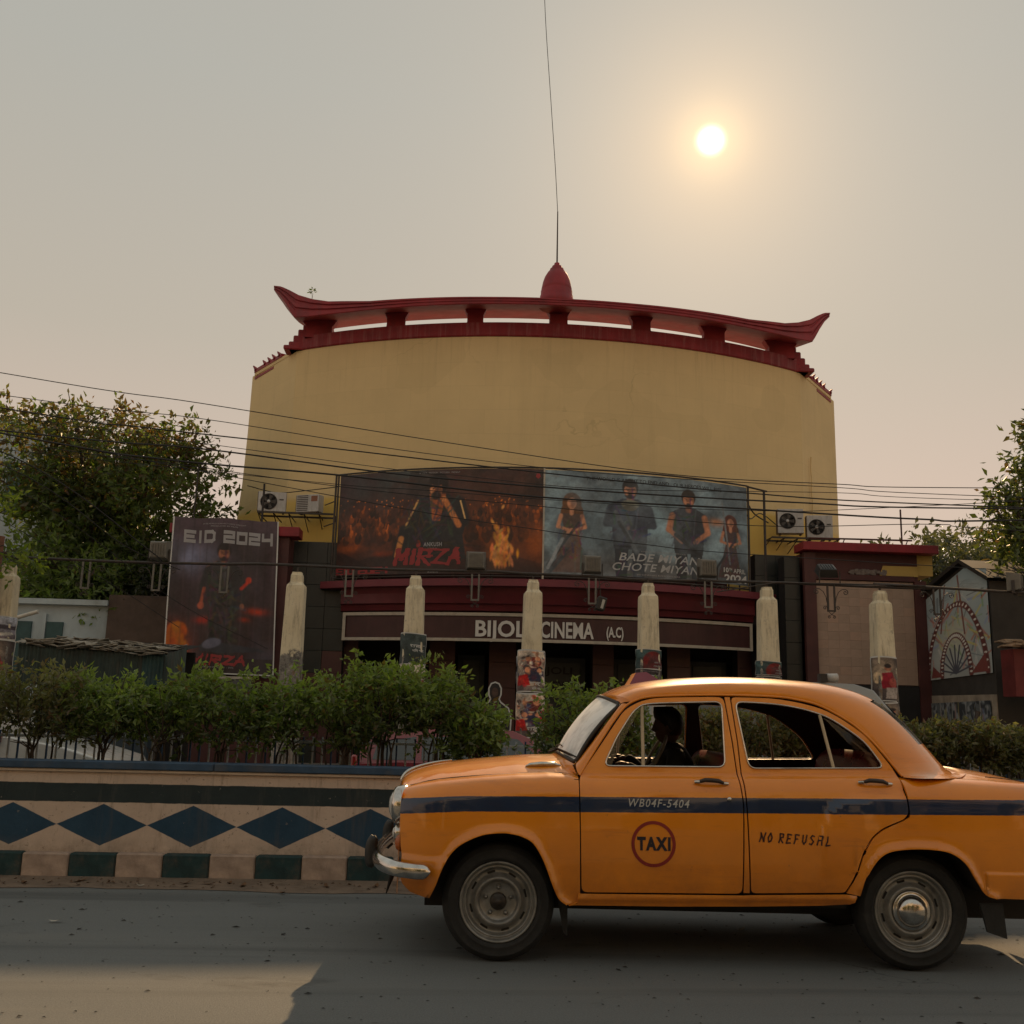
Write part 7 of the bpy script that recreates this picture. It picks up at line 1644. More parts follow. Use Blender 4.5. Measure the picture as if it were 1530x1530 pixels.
for side in (-1, 1):
    # front wing
    top = [(u, wing_top(u)) for u in np.linspace(.4645, -.612, 24)]
    nose = [(-.606, .93), (-.602, .80), (-.598, .72), (-.590, .64), (-.580, .585), (-.584, .54), (-.592, .48), (-.572, .425), (-.52, .378), (-.44, .356)]
    out = [(.402, .343), (.480, .350), (.476, .50), (.472, .75), (.4665, .95)] + top + nose + ARCH_F
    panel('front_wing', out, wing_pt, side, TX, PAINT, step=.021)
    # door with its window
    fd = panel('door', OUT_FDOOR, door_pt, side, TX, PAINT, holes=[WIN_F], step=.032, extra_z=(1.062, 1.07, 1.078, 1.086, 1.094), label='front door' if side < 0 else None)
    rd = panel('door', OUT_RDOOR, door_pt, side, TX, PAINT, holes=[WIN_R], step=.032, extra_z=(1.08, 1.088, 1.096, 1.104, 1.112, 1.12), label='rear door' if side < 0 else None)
    side_tube(WIN_F, .0055, side).build('window_trim', CHROME, fd)
    side_tube(WIN_R, .0055, side).build('window_trim', CHROME, rd)
    # divider bars and quarter lights
    b = MB()
    for zz in (0,): b.tube([(.863, side * (sidew(.863, 1.136) - .004), 1.136), (.866, side * (sidew(.866, 1.497) - .004), 1.497)], .011, 8)
    b.build('divider_bar', CREAM, fd)
    b = MB(); b.tube([(2.025, side * (sidew(2.02, 1.15) - .004), 1.151), (1.972, side * (sidew(1.97, 1.46) - .004), 1.467)], .0105, 8); b.build('divider_bar', CREAM, rd)
    q = [p for p in WIN_F if p[0] < .863] ; q = [p for p in q]
    b = MB(); vs = [(u, side * (sidew(u, z) - .008), z) for u, z in q]; b.add(vs, [tuple(range(len(vs)))]); b.build('quarter_light', GLASS, fd)
    q = [p for p in WIN_R if p[0] > 1.97 + .053 * max(0, (1.467 - p[1]) / .316)]
    b = MB(); vs = [(u, side * (sidew(u, z) - .008), z) for u, z in q]; b.add(vs, [tuple(range(len(vs)))]); b.build('quarter_light', GLASS, rd)
    # pillar between the doors, sill, rear quarter
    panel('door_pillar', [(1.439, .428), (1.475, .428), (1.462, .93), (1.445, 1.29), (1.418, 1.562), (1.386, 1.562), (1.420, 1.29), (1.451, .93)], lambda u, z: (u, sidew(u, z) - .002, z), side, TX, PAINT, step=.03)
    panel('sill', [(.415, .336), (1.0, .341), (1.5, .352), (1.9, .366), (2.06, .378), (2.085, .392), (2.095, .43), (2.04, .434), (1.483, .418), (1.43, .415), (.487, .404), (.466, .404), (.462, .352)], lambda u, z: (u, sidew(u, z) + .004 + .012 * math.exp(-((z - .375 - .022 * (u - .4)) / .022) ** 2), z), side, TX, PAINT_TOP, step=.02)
    top = [(u, wing_top(u)) for u in np.linspace(3.44, 2.408, 24)]
    gap = sm2([(2.412, 1.07), (2.428, .905), (2.411, .875), (2.36, .85), (2.28, .815), (2.23, .783), (2.186, .738), (2.143, .655), (2.097, .530), (2.072, .485), (2.046, .440)], 2)
    out = ARCH_R[5:] + [(3.10, .432), (3.38, .45), (3.44, .55), (3.46, .8)] + top + gap
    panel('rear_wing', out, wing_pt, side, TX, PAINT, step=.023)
    # rain gutter above the doors
    MB().tube([(u, side * (gut_v(u, z) + .004), z + .003) for u, z in GUT], .0075, 6).build('rain_gutter', PAINT_TOP, TX)
    # windscreen pillar
    ro = MB(); rows = []
    for i, (u, z) in enumerate(GUT):
        if u > .80: break
        t = min(1, max(0, (z - 1.07) / .43))
        inner = Vector((.462 + (.742 - .462) * t, side * (.632 - .055 * t), 1.142 + (1.502 - 1.142) * t))
        g = Vector((u, side * gut_v(u, z), z))
        md = (g + inner) / 2 + Vector((-.012, side * .014, .004))
        rows.append([g, g.lerp(md, .5) + Vector((-.004, side * .005, 0)), md, md.lerp(inner, .5) + Vector((-.004, side * .003, .002)), inner])
    ro.loft(rows); ro.build('windscreen_pillar', PAINT_TOP, TX)

# inner shell behind the skins (door trims, jambs), holes where the windows are
def offset_poly(P, d):
    c = Vector((sum(p[0] for p in P) / len(P), sum(p[1] for p in P) / len(P)))
    return [tuple(c + (Vector(p) - c) * (1 + d)) for p in P]
for side in (-1, 1):
    out = [(.44, .40), (2.05, .44), (2.17, .75), (2.36, .87), (2.42, 1.10)] + [(u, z) for u, z in GUT[::-1][2:-2:2]]
    panel('door_trim', out, lambda u, z: (u, sidew(u, z) - .028, z), side, TX, VINYL, holes=[offset_poly(WIN_F, .012), offset_poly(WIN_R, .012)], step=.06, rim=.004)

# roof: from the gutter over to the other gutter
GC = sm2([(.668, 1.572), (.74, 1.608), (.83, 1.640), (.95, 1.664), (1.10, 1.684), (1.30, 1.699), (1.50, 1.706), (1.70, 1.705), (1.90, 1.696), (2.08, 1.683), (2.25, 1.655), (2.42, 1.602), (2.55, 1.528), (2.66, 1.432), (2.76, 1.322), (2.85, 1.215), (2.93, 1.112)], 6)
GR = [p for p in GUT if p[0] >= .80]
def along(P, f):
    L_ = [0]
    for i in range(1, len(P)): L_.append(L_[-1] + math.dist(P[i], P[i - 1]))
    x = f * L_[-1]
    return np.interp(x, L_, [p[0] for p in P]), np.interp(x, L_, [p[1] for p in P])
def roof_pt(s, t):
    gu, gz = along(GR, s); cu_, cz = along(GC, s)
    w = abs(2 * t - 1); sg = -1 if t < .5 else 1
    a = (1 - w) * PI / 2
    gv = gut_v(gu, gz)
    y = gv * max(0, math.cos(a)) ** .80
    h = math.sin(a) ** .62
    hu = math.sin(a) ** 1.1
    return gu + (cu_ - gu) * hu, sg * y, gz + (cz - gz) * h
WIN_B = lambda s, t: .735 < s < .90 and .25 < t < .75
surf('roof', roof_pt, 90, 49, TX, PAINT_TOP, skip=WIN_B, flip=True)
surf('headlining', lambda s, t: tuple(Vector(roof_pt(s, t)) * 1 + Vector((0, 0, 0)) - Vector((0, (1 if t > .5 else -1) * .02, .022))), 40, 25, TX, VINYL, skip=WIN_B)
surf('rear_window', lambda s, t: tuple(Vector(roof_pt(.735 + .165 * s, .25 + .5 * t))), 10, 16, TX, WIND, flip=True)
# soft fillet where the cabin meets the boot
_bt = []
def boot_fillet():
    g = np.array([boot_pt(s, t) for s in np.linspace(0, 1, 40) for t in np.linspace(0, 1, 41)])
    def dz(u, v):
        k = ((g[:, 0] - u) ** 2 + (g[:, 1] - v) ** 2).argsort()[:4]; return float(g[k, 2].mean())
    b = MB(); rows = []
    for t in np.linspace(0.0, 1, 61):
        e = Vector(roof_pt(1, t)); q = Vector(roof_pt(1, min(1, t + .02))) - Vector(roof_pt(1, max(0, t - .02))); n = Vector((-q.y, q.x, 0)); n = n.normalized() if n.length > 1e-6 else Vector((1, 0, 0))
        if n.x < 0: n = -n
        up = Vector(roof_pt(.955, t)); zd = dz(e.x + n.x * .05, e.y + n.y * .05)
        k = min(1, (e.x - 2.43) / .06) if e.x > 2.43 else 0
        rows.append([up + n * .001, up.lerp(e, .55) + n * .005 * k, e + n * (.004 + .016 * k) + Vector((0, 0, .012 * k)), Vector((e.x, e.y, max(zd, e.z))) + n * (.008 + .045 * k) + Vector((0, 0, .005)), Vector((e.x, e.y, zd)) + n * (.01 + .085 * k) + Vector((0, 0, .0005))])
    b.loft(rows); b.build('cabin_fillet', PAINT_TOP, TX)
# bonnet
CB = [(-.664, .955), (-.655, .985), (-.627, 1.022), (-.56, 1.058), (-.427, 1.093), (-.224, 1.122), (0, 1.147), (.138, 1.160), (.30, 1.168), (.42, 1.172), (.50, 1.172)]
EB = [(-.622, .930), (-.614, .950), (-.600, .968), (-.52, .992), (-.388, 1.023), (-.17, 1.048), (.02, 1.063), (.14, 1.073), (.273, 1.079), (.38, 1.078), (.47, 1.066)]
CBs, EBs = sm2(CB, 5), sm2(EB, 5)
def bonnet_pt(s, t):
    i = s * (len(CBs) - 1); k = int(min(i, len(CBs) - 2)); f = i - k
    c = Vector(CBs[k]).lerp(Vector(CBs[k + 1]), f); e = Vector(EBs[k]).lerp(Vector(EBs[k + 1]), f)
    w = abs(2 * t - 1); sg = -1 if t < .5 else 1
    ev = crest_v(e.x) - .003
    h = 1 - w ** 2.3
    return e.x + (c.x - e.x) * h, sg * ev * w, e.y - .002 + (c.y - e.y) * h ** .9
surf('bonnet', bonnet_pt, 60, 41, TX, PAINT_TOP, flip=True)
# bonnet shut line seal, front trim and hinge trim
for side in (-1, 1):
    pts = [(e[0], side * (crest_v(e[0]) - .0015), e[1] - .001) for e in EBs]
    MB().tube(pts, .003, 5).build('bonnet_seal', WEATHER, TX)
b = MB(); b.tube([Vector(bonnet_pt(s, .5)) + Vector((-.004, 0, .008)) for s in np.linspace(.03, .45, 14)], [.016, .018, .018, .017, .016, .015, .014, .012, .011, .010, .009, .008, .007, .004], 8); b.build('bonnet_trim', CHROME, TX)
b = MB(); b.tube([(.150, -.50, 1.106), (.18, -.50, 1.116), (.25, -.50, 1.122), (.33, -.50, 1.124), (.375, -.50, 1.116)], [.004, .013, .016, .015, .004], 8); b.build('bonnet_badge', CHROME, TX)
# boot
CT = sm2([(2.60, 1.14), (2.93, 1.150), (3.136, 1.134), (3.25, 1.112), (3.316, 1.092), (3.40, 1.058), (3.47, .98), (3.50, .85)], 5)
ET = sm2([(2.40, 1.105), (2.78, 1.103), (3.0, 1.097), (3.14, 1.092), (3.23, 1.087), (3.32, 1.068), (3.40, .98), (3.44, .85)], 5)
def boot_pt(s, t):
    i = s * (len(CT) - 1); k = int(min(i, len(CT) - 2)); f = i - k
    c = Vector(CT[k]).lerp(Vector(CT[k + 1]), f); e = Vector(ET[k]).lerp(Vector(ET[k + 1]), f)
    w = abs(2 * t - 1); sg = -1 if t < .5 else 1
    h = 1 - w ** 2.2
    return e.x + (c.x - e.x) * h, sg * (crest_v(e.x) + .001) * w, e.y - .001 + (c.y - e.y) * h
surf('boot_lid', boot_pt, 50, 41, TX, PAINT_TOP, flip=True)
boot_fillet()
for side in (0, 1):
    pts = [Vector(boot_pt(s, .085 if side == 0 else .915)) + Vector((0, 0, .0012)) for s in np.linspace(.28, .9, 16)]
    MB().tube(pts, .0032, 5).build('boot_seal', WEATHER, TX)
# tail panel
b = MB(); b.loft([[(3.44, -.60, z), (3.485, -.3, z), (3.50, 0, z), (3.485, .3, z), (3.44, .60, z)] for z in (.46, .6, .75, .87)]); b.build('tail_panel', PAINT_TOP, TX)
# windscreen with its rubber
def wind_pt(s, t):
    w = 2 * t - 1
    bt = Vector((.372 + .085 * abs(w) ** 2.2, .632 * w, 1.188 - .046 * w * w)); tp = Vector((.655 + .082 * abs(w) ** 2.2, .575 * w, 1.560 - .058 * w * w))
    p = bt.lerp(tp, s); bow = 4 * s * (1 - s) * .022
    return p + Vector((-bow, 0, bow * .6))
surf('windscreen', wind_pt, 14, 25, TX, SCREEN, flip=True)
ring = [wind_pt(0, t) for t in np.linspace(0.02, .98, 24)] + [wind_pt(s, 1) for s in np.linspace(.05, .95, 10)] + [wind_pt(1, t) for t in np.linspace(.98, .02, 24)] + [wind_pt(s, 0) for s in np.linspace(.95, .05, 10)]
MB().tube(ring, .013, 6, closed=True).build('windscreen_rubber', WEATHER, TX)
# strip of scuttle below the glass and header above it
b = MB(); rows = []
for t in np.linspace(0, 1, 25):
    a = Vector(wind_pt(0, t)); w = 2 * t - 1
    rows.append([Vector((.30 + .16 * abs(w) ** 2.0, w * .655, 1.150 - .075 * abs(w) ** 2.2)), a + Vector((-.02, 0, -.014)), a + Vector((.005, 0, -.006))])
b.loft(rows); b.build('scuttle', PAINT_TOP, TX)
b = MB(); rows = []
for t in np.linspace(0.01, .99, 33):
    a = Vector(wind_pt(1, t)); c = Vector(roof_pt(0.0, t)); d = Vector(roof_pt(0.02, t))
    rows.append([a + Vector((.0, 0, .002)), a.lerp(c, .5) + Vector((-.004, 0, .004)), c, d - Vector((0, 0, .002))])
b.loft(rows); b.build('roof_header', PAINT_TOP, TX)
for s0, pts in ((0, [(.300, -.36, 1.192), (.36, -.33, 1.212), (.42, -.46, 1.190), (.475, -.60, 1.165)]), (1, [(.33, .10, 1.19), (.39, .14, 1.21), (.41, -.02, 1.225), (.405, -.22, 1.222)])):
    wp = MB().tube(pts, .008, 6).build('wiper', DARK, TX); MB().tube([Vector(p) + Vector((-.014, .0, .010)) for p in pts[1:]], .005, 5).build('wiper_blade', DARK, wp)
# nose: grille, headlamps, side lamps
b = MB(); b.loft([[(-.600, -.705, z), (-.612, -.66, z), (-.622, -.5, z), (-.640, -.25, z), (-.648, 0, z), (-.640, .25, z), (-.622, .5, z), (-.612, .66, z), (-.600, .705, z)] for z in (.36, .5, .62, .8, .955)]); b.build('nose_panel', PAINT_TOP, TX)
b = MB()
for k in range(9):
    z = .64 + k * .03
    b.tube([(-.650 + .06 * abs(v) ** 2, v, z) for v in np.linspace(-.44, .44, 12)], .009, 5)
b.tube([(-.652 + .06 * abs(v) ** 2, v, .925) for v in np.linspace(-.46, .46, 12)], .016, 6); b.tube([(-.652 + .06 * abs(v) ** 2, v, .612) for v in np.linspace(-.46, .46, 12)], .016, 6)
b.build('grille', CHROME, TX)
AMBER = mat('amber_lens', (0.45, 0.12, 0.03), 0.25); LENS = mat('lamp_lens', (0.55, 0.56, 0.55), 0.08, var=.1, coat=.8)
for sg in (-1, 1):
    M_ = Matrix.Translation((-.600, sg * .585, .862)) @ Matrix.Rotation(R(-90), 4, 'Y') @ Matrix.Rotation(R(6 * sg), 4, 'X')
    hl = MB().lathe([(.118, -.04), (.121, .0), (.116, .030), (.104, .050), (.094, .052), (.092, .040)], 32, M_).build('headlight', CHROME, TX)
    MB().lathe([(.093, .042), (.08, .062), (.05, .078), (.0, .084)], 28, M_).build('lens', LENS, hl)
    M_ = Matrix.Translation((-.606, sg * .61, .70)) @ Matrix.Rotation(R(-90), 4, 'Y')
    sl = MB().lathe([(.052, -.02), (.052, .02), (.044, .034), (.036, .034)], 20, M_).build('side_lamp', CHROME, TX)
    MB().lathe([(.038, .03), (.028, .045), (0, .05)], 16, M_).build('lens', LENS, sl)
    M_ = Matrix.Translation((-.590, sg * .665, .648)) @ Matrix.Rotation(R(-90), 4, 'Y') @ Matrix.Rotation(R(25 * sg), 4, 'X')
    MB().lathe([(.034, -.03), (.034, .012), (.028, .03), (.015, .04), (0, .043)], 18, M_ @ Matrix.Scale(1.5, 4, (1, 0, 0))).build('turn_signal', AMBER, TX)
# bumper, over-riders
bp = smooth_pts([(-.400, -.862, .510), (-.50, -.866, .515), (-.60, -.850, .525), (-.680, -.78, .538), (-.735, -.64, .550), (-.765, -.40, .560), (-.775, 0, .562), (-.765, .40, .560), (-.735, .64, .550), (-.680, .78, .538), (-.60, .850, .525), (-.50, .866, .515), (-.400, .862, .510)], 5)
n_ = len(bp)
bm = MB().tube(bp, [.012, .036] + [.044] * (n_ - 4) + [.036, .012], 14, flat=(.66, 1.0)).build('bumper', CHROME, TX)
for sg in (-1, 1):
    b = MB(); b.tube(smooth_pts([(-.765, sg * .48, .655), (-.785, sg * .48, .635), (-.796, sg * .48, .60), (-.798, sg * .48, .56), (-.794, sg * .48, .515), (-.77, sg * .48, .485)], 4), [.020] * 2 + [.036] * 17 + [.026] * 2, 10); b.build('over_rider', mat('black_rubber_guard', (.03, .03, .03), .55), bm)
b = MB(); b.tube([(-.64, -.62, .47), (-.655, -.62, .42), (-.675, -.62, .35)], [.018, .012, .004], 5); b.build('tow_hook', DARK, TX)
# handles, door lock
for u, z in ((1.162, 1.052), (2.148, 1.072)):
    off = sidew(u + .1, z); dr = [o for o in TX.children if o.get('label') == ('front door' if u < 1.3 else 'rear door')][0]
    MB().tube([(u, -off - .012, z), (u + .03, -off - .022, z + .002)], [.010, .012], 8).build('handle_end', CHROME, dr)
    h = MB().tube([(u + .17, -off - .022, z - .004), (u + .20, -off - .012, z - .006)], [.012, .010], 8).build('handle_end', CHROME, dr)
    b = MB(); b.tube([(u + .03, -off - .024, z + .004), (u + .06, -off - .036, z + .014), (u + .10, -off - .038, z + .013), (u + .14, -off - .036, z + .010), (u + .17, -off - .024, z - .002)], [.010, .013, .013, .013, .010], 8)
    b.build('handle', mat('brown_grip', (.035, .022, .018), .4), dr)
b = MB(); M_ = Matrix.Translation((1.363, -sidew(1.363, .958) - .001, .958)) @ Matrix.Rotation(R(90), 4, 'X'); b.lathe([(.013, 0), (.013, .006), (.0, .007)], 14, M_); b.build('door_lock', CHROME, TX)

# flat painted lettering
V, F = fit_text('TAXI', .198, .078, bold=.055, space=1.25); MB().add(on_side(V, .810, .657, .0030), F).build('taxi_lettering', INK_NAVY, fd_ := [o for o in TX.children if o.get('label') == 'front door'][0])
ro, ri = .131, .112; b = MB(); rows = []
for k in range(49):
    q = 2 * PI * k / 48; rows.append([(.907 + r_ * math.cos(q), -sidew(.907 + r_ * math.cos(q), .694 + r_ * math.sin(q)) - .0025, .694 + r_ * math.sin(q)) for r_ in (ri, ro)])
b.loft(rows, smooth=False); b.build('red_circle', INK_RED, fd_)
V, F = fit_text('WB04F-5404', .362, .046, bold=.008, shear=.25, space=1.2); MB().add([(p[0], p[1], p[2]) for p in on_side(V, .762, .903, .0030)], F).build('number_lettering', INK_WHITE, fd_)
# NO REFUSAL in bent strokes of a sign painter
GL = {'N': [[(0, 0), (.12, .5), (0, 1)], [(0, 1), (.62, 0)], [(.62, 0), (.55, .5), (.66, 1)]], 'O': [[(.3, 1), (.05, .5), (.25, 0), (.5, .15), (.58, .5), (.3, 1)]],
      'R': [[(.05, 0), (.12, .5), (0, 1), (.5, .95), (.5, .62), (.1, .5)], [(.15, .48), (.6, 0)]], 'E': [[(.55, .92), (0, 1), (.1, .5), (0, 0), (.58, .06)], [(.1, .5), (.45, .52)]],
      'F': [[(.55, .94), (0, 1), (.1, .5), (.02, 0)], [(.1, .5), (.42, .52)]], 'U': [[(0, 1), (.08, .3), (.3, 0), (.52, .3), (.5, 1)]],
      'S': [[(.52, .9), (.2, 1), (.02, .75), (.5, .35), (.3, 0), (0, .1)]], 'A': [[(0, 0), (.1, .6), (.02, 1), (.5, 1), (.46, .5), (.58, 0)], [(.1, .5), (.48, .52)]], 'L': [[(.05, 1), (.12, .5), (0, 0), (.6, .08)]]}
b = MB(); x = 1.532; W_ = .034; H_ = .052
for ch in 'NO REFUSAL':
    if ch == ' ': x += .022; continue
    for st in GL[ch]:
        for (a0, a1), (c0, c1) in zip(st[:-1], st[1:]):
            p = Vector((x + a0 * W_ * 1.25 + a1 * .012, .722 + a1 * H_ - (x - 1.532) * .035)); q = Vector((x + c0 * W_ * 1.25 + c1 * .012, .722 + c1 * H_ - (x - 1.532) * .035))
            d = (q - p).normalized(); n2 = Vector((-d.y, d.x)) * .0042; p -= d * .002; q += d * .002
            b.add([(w_.x, -sidew(w_.x, w_.y) - .003, w_.y) for w_ in (p - n2, q - n2, q + n2, p + n2)], [(0, 1, 2, 3)])
    x += .0455
b.build('refusal_lettering', mat('brown_lettering', (.06, .016, .01), .5), [o for o in TX.children if o.get('label') == 'rear door'][0])

# roof sign
b = MB(); zr = 1.668
lo = [(.835, -.20, 1.628), (1.07, -.20, 1.657), (1.08, .20, 1.66), (.845, .20, 1.63)]; hi = [(.895, -.11, 1.722), (.965, -.11, 1.730), (.965, .11, 1.730), (.895, .11, 1.722)]
b.add(lo + hi, [(0, 1, 5, 4)]); b.cur = 1; b.add(lo + hi, [(1, 2, 6, 5), (2, 3, 7, 6), (3, 0, 4, 7), (4, 5, 6, 7)])
b.build('roof_sign', [mat('faded_magenta_panel', (.20, .035, .055), .5), mat('orange_sign_paint', (.62, .22, .03), .5)], TX)

# underside, wheel wells
b = MB()
b.box(-.45, 3.3, -.52, .52, .27, .42); b.box(.40, 2.06, -.74, .74, .345, .46)
b.box(-.55, .44, -.54, .54, .40, .93); b.box(2.08, 3.3, -.54, .54, .42, .98)
b.box(.44, .47, -.76, .76, .40, 1.05); b.box(2.44, 2.47, -.50, .50, .42, 1.05)
b.box(1.0, 1.9, -.30, .20, .24, .30); b.tube([(2.46, -.60, .32), (2.46, .60, .32)], .045, 8); b.tube([(0, -.60, .30), (0, .60, .30)], .04, 8)
b.lathe([(0, -.12), (.10, -.09), (.13, 0), (.10, .09), (0, .12)], 14, Matrix.Translation((2.46, 0, .32)) @ Matrix.Rotation(R(90), 4, 'X'))
b.tube([(1.5, -.25, .27), (2.3, -.3, .26), (3.0, -.35, .30), (3.45, -.35, .30)], .025, 8)
for A, P_ in ((ARCH_F, 0), (ARCH_R, 0)):
    for sg in (-1, 1):
        c = Vector((0 if A is ARCH_F else 2.46, .40)); rows = []
        for p in A:
            o = c + (Vector(p) - c) * 1.05
            rows.append([(o.x, sg * .80, o.y), (o.x, sg * .52, o.y)])
        b.loft(rows)
b.build('chassis', DARK, TX)
for u0, u1, z0, z1, v in ((2.832, 2.979, .40, .205, -.70), (2.832, 2.979, .40, .205, .70), (.352, .415, .36, .140, -.66), (.352, .415, .36, .140, .66)):
    b = MB()
    if u0 > 1: b.prism([(u0, z0), (u1 - .012, z0), (u1, z1), (u0 + .035, z1 + .035)], lambda x, z: (x, v - .10, z), lambda x, z: (x, v - .09 + .01, z)); 
    else: b.prism([(u0, z0), (u1, z0), (u1, z1), (u0 + .04, z1 + .02)], lambda x, z: (x, v - .02, z), lambda x, z: (x, v, z))
    b.build('mud_flap', RUBBER, TX)
# wheels
def wheel(u, sg, cap):
    M_ = Matrix.Translation((u, 0, .334)) @ Matrix.Rotation(R(90) * (1 if sg < 0 else -1), 4, 'X')     # +Z of the lathe points outwards
    w = MB().lathe([(.224, .61), (.228, .700), (.231, .734), (.226, .741), (.219, .738), (.213, .728), (.210, .716), (.205, .708), (.200, .716), (.195, .716), (.190, .700), (.184, .680), (.172, .676), (.160, .680), (.150, .694), (.140, .712), (.131, .720), (.122, .716), (.112, .700), (.104, .692), (.06, .692), (.0, .692)], 64, M_).build('wheel', RIMGREY, TX)
    prof = [(.224, .61), (.23, .73), (.236, .742), (.248, .750), (.254, .7545), (.258, .7515), (.275, .755), (.293, .752), (.297, .7555), (.301, .750), (.316, .738), (.327, .722), (.333, .70), (.334, .665), (.333, .63), (.327, .605), (.30, .58), (.25, .575), (.224, .60)]
    MB().lathe(prof, 72, M_).build('tyre', RUBBER, w)
    for k in range(8):
        q = 2 * PI * (k + .35) / 8; M2 = M_ @ Matrix.Rotation(q, 4, 'Z') @ Matrix.Translation((.1665, 0, .679))
        MB().box(-.006, .006, -.024, .024, -.004, .003, M2, .002).build('rim_slot', DARK, w)
    if cap:
        MB().lathe([(.112, .700), (.114, .712), (.106, .716), (.094, .712), (.090, .722), (.080, .738), (.06, .752), (.03, .760), (0, .762)], 40, M_).build('hub_cap', CHROME, w)
    else:
        MB().lathe([(.050, .690), (.050, .712), (.042, .722), (.022, .726), (.020, .734), (0, .736)], 24, M_).build('hub', mat('greasy_hub', (.035, .028, .022), .5), w)
        nut = None
        for k in range(5):
            q = 2 * PI * (k + .25) / 5
            nb = MB().lathe([(.014, .690), (.014, .699), (.009, .702), (.009, .714), (0, .716)], 10, M_ @ Matrix.Translation((.078 * math.cos(q), .078 * math.sin(q), 0))).build('wheel_nut', RIMGREY, w)
for u, cap in ((0, False), (2.46, True)):
    for sg in (-1, 1): wheel(u, sg, cap)
# inside: dash, steering wheel, seats, mirror
b = MB(); b.loft([[(.50, v, .75), (.52, v, 1.08), (.60, v, 1.115), (.72, v, 1.10), (.78, v, 1.04), (.78, v, .85)] for v in np.linspace(-.66, .66, 7)]); b.build('dashboard', VINYL, TX)
def seat(u, zb, h, m, name):
    b = MB(); rows = []
    for v in np.linspace(-.62, .62, 15):
        e = 1 - .06 * abs(v / .62) ** 4
        rows.append([(u - .50, v, zb - .02), (u - .50, v, zb + .12 * e), (u - .30, v, zb + .15 * e), (u - .05, v, zb + .13), (u + .03, v, zb + .35 * e), (u + .08, v, zb + h * e - .05), (u + .12, v, zb + h * e), (u + .18, v, zb + h * e - .01), (u + .22, v, zb + h * e - .08), (u + .20, v, zb)])
    b.loft(rows); b.add(rows[0], [tuple(range(10))]); b.add(rows[-1], [tuple(range(10))[::-1]])
    return b.build(name, m, TX)
seat(1.30, .55, .665, SEATRED, 'front_seat'); seat(2.24, .58, .665, SEATRED, 'rear_seat')
M_ = Matrix.Translation((1.075, .36, 1.135)) @ Matrix.Rotation(R(-62), 4, 'Y')
b = MB(); b.tube([M_ @ Vector((.20 * math.cos(2 * PI * k / 28), .20 * math.sin(2 * PI * k / 28), 0)) for k in range(28)], .012, 8, closed=True)
for q in (0, 2.1, 4.2): b.tube([M_ @ Vector((0, 0, -.03)), M_ @ Vector((.19 * math.cos(q), .19 * math.sin(q), 0))], .010, 6)
b.tube([M_ @ Vector((0, 0, 0)), M_ @ Vector((0, 0, -.42))], .02, 8); b.build('steering_wheel', mat('ivory_steering_wheel', (.30, .27, .22), .35), TX)
b = MB(); b.box(.80, .815, -.09, .10, 1.47, 1.53, None, .005); b.tube([(.80, 0, 1.53), (.76, 0, 1.57)], .006, 5); b.build('rear_view_mirror', DARK, TX)

# driver: one skinned body, sitting on the far side with hands on the wheel
def skin_body(name, pts, edges, radii, material, parent, root=0, sub=2):
    me = bpy.data.meshes.new(name); me.from_pydata(pts, edges, []); me.materials.append(material)
    o = bpy.data.objects.new(name, me); COL.objects.link(o)
    md = o.modifiers.new('skin', 'SKIN'); md.use_smooth_shade = True
    lay = me.skin_vertices[0] if me.skin_vertices else None
    if lay is None:
        bm_ = bmesh.new(); bm_.from_mesh(me); bm_.verts.layers.skin.verify(); bm_.to_mesh(me); bm_.free(); lay = me.skin_vertices[0]
    for i, r_ in enumerate(radii):
        lay.data[i].radius = r_ if isinstance(r_, tuple) else (r_, r_); lay.data[i].use_root = (i == root)
    ms = o.modifiers.new('sub', 'SUBSURF'); ms.levels = ms.render_levels = sub
    bpy.context.view_layer.update()
    me2 = bpy.data.meshes.new_from_object(o.evaluated_get(bpy.context.evaluated_depsgraph_get()))
    bpy.data.objects.remove(o)
    for p in me2.polygons: p.use_smooth = True
    return link(name, me2, parent)
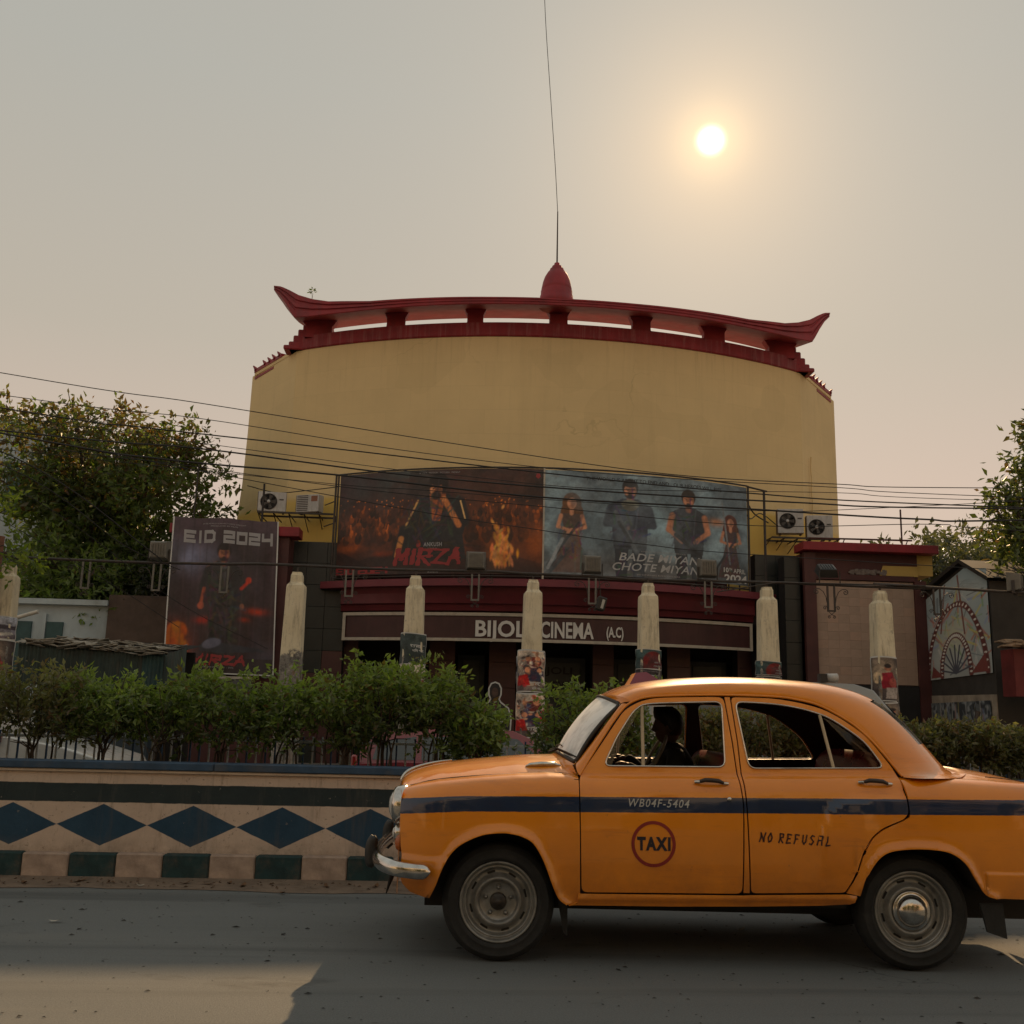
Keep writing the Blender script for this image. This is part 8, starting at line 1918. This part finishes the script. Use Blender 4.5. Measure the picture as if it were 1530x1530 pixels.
def build_driver():
    ro = thing('person', 'dark haired driver in a dark shirt behind the wheel of the taxi', 'person', (0, 0, 0))
    ro.location = Vector((0.3682, 7.1146, 0)) + Matrix.Rotation(R(-2.9), 3, 'Z') @ Vector((1.20, .35, .70)); ro.rotation_euler = (0, 0, R(-2.9))
    P = [(.05, 0, .02), (.05, 0, .20), (.02, 0, .38), (.0, 0, .49), (-.01, 0, .555),                # pelvis .. neck
         (.02, -.19, .46), (-.08, -.25, .26), (-.27, -.16, .37), (-.325, -.135, .40),               # near arm
         (.02, .19, .46), (-.08, .25, .26), (-.25, .15, .42), (-.30, .13, .45),
         (-.02, -.10, .0), (-.42, -.13, .07), (-.52, -.13, -.30), (-.60, -.13, -.33),
         (-.02, .10, .0), (-.42, .13, .07), (-.52, .13, -.30), (-.60, .13, -.33)]
    E = [(0, 1), (1, 2), (2, 3), (3, 4), (3, 5), (5, 6), (6, 7), (7, 8), (3, 9), (9, 10), (10, 11), (11, 12), (0, 13), (13, 14), (14, 15), (15, 16), (0, 17), (17, 18), (18, 19), (19, 20)]
    rr = [(.15, .13), (.155, .125), (.17, .12), (.11, .09), .055, .068, .048, .034, .030, .068, .048, .034, .030, .085, .066, .05, .04, .085, .066, .05, .04]
    SHIRT = mat('dark_shirt', (.022, .026, .028), .8); SKIN = mat('brown_skin', (.12, .062, .040), .55); HAIR = mat('black_hair', (.008, .007, .006), .5)
    body = skin_body('body', P, E, rr, SHIRT, ro)
    # head with brow, nose, lips, chin and ears, facing left
    b = MB(); rows = []
    nz, na = 22, 30
    for i in range(nz + 1):
        f = i / nz; z = -.125 + .25 * f
        rx = math.sqrt(max(0, 1 - ((f - .56) / .58) ** 2)) if f > .02 else .25
        row = []
        for k in range(na):
            a = 2 * PI * k / na; ca, sa = math.cos(a), math.sin(a)
            x = -.095 * ca * rx; y = .075 * sa * rx
            if ca > 0:                       # the face side
                x += -.012 * ca * math.exp(-((f - .15) / .10) ** 2)                       # chin
                x += -.026 * max(0, ca) ** 14 * math.exp(-((f - .40) / .06) ** 2)          # nose tip
                x += -.014 * max(0, ca) ** 18 * math.exp(-((f - .50) / .08) ** 2)
                x += -.010 * max(0, ca) ** 10 * math.exp(-((f - .255) / .035) ** 2)        # lips
                x += -.006 * max(0, ca) ** 3 * math.exp(-((f - .60) / .05) ** 2)           # brow
                x += .008 * math.exp(-((abs(sa) - .38) / .16) ** 2) * math.exp(-((f - .52) / .05) ** 2)   # eye sockets
            row.append((x + .01, y, z))
        rows.append(row)
    b.loft(rows, closed=True); b.add(rows[0], [tuple(range(na))[::-1]]); b.add(rows[-1], [tuple(range(na))])
    M3 = Matrix.Translation((-.025, 0, .668))
    b.v = [tuple(M3 @ Vector(p)) for p in b.v]
    hd = b.build('head', SKIN, ro)
    b = MB()
    for sg in (-1, 1):
        b.lathe([(.0, -.008), (.022, -.006), (.030, 0), (.022, .006), (0, .004)], 12, M3 @ Matrix.Translation((.012, sg * .076, -.005)) @ Matrix.Rotation(R(90), 4, 'X') @ Matrix.Scale(1.3, 4, (0, 1, 0)))
    b.build('ear', SKIN, hd)
    b = MB(); rows = []
    for i in range(13):
        f = i / 12; z = -.06 + .20 * f; row = []
        rx = math.sqrt(max(0.0, 1 - ((f - .38) / .64) ** 2))
        for k in range(na):
            a = 2 * PI * k / na; ca, sa = math.cos(a), math.sin(a)
            front = max(0, ca); cut = .62
            zz = z + (.095 * front ** .6 if f < .5 else .095 * front ** .6 * (1 - f) * 2)
            x = -.107 * ca * rx + .012; y = .088 * sa * rx
            row.append((x + rnd.uniform(-.003, .003), y, min(zz, .145) + rnd.uniform(-.003, .003)))
        rows.append(row)
    b.loft(rows, closed=True); b.add(rows[-1], [tuple(range(na))]); b.v = [tuple(M3 @ Vector(p)) for p in b.v]; b.build('hair', HAIR, hd)
    for sg in (-1, 1):
        root = Vector((-.325, sg * .135, .40 if sg < 0 else .44)); 
        Pf = [tuple(root + Vector((.03, 0, -.01))), tuple(root), tuple(root + Vector((-.035, 0, .012)))]; Ef = [(0, 1), (1, 2)]; rf = [.026, (.030, .018), (.036, .016)]
        for q, (dy, ln) in enumerate(((-.027, .060), (-.009, .072), (.009, .068), (.027, .054))):
            i = len(Pf); base = Vector(Pf[2]) + Vector((0, dy, 0))
            Pf += [tuple(base + Vector((-.012, 0, .004))), tuple(base + Vector((-.012 - ln * .45, 0, -.006))), tuple(base + Vector((-.006 - ln * .5, 0, -.03))), tuple(base + Vector((.008 - ln * .45, 0, -.048)))]
            Ef += [(2, i), (i, i + 1), (i + 1, i + 2), (i + 2, i + 3)]; rf += [.010, .0095, .009, .0075]
        i = len(Pf); Pf += [tuple(root + Vector((-.015, sg * -.032, 0))), tuple(root + Vector((-.045, sg * -.05, -.008))), tuple(root + Vector((-.068, sg * -.045, -.016)))]
        Ef += [(1, i), (i, i + 1), (i + 1, i + 2)]; rf += [.012, .011, .009]
        skin_body('hand', Pf, Ef, rf, SKIN, ro, root=1, sub=1)
build_driver()
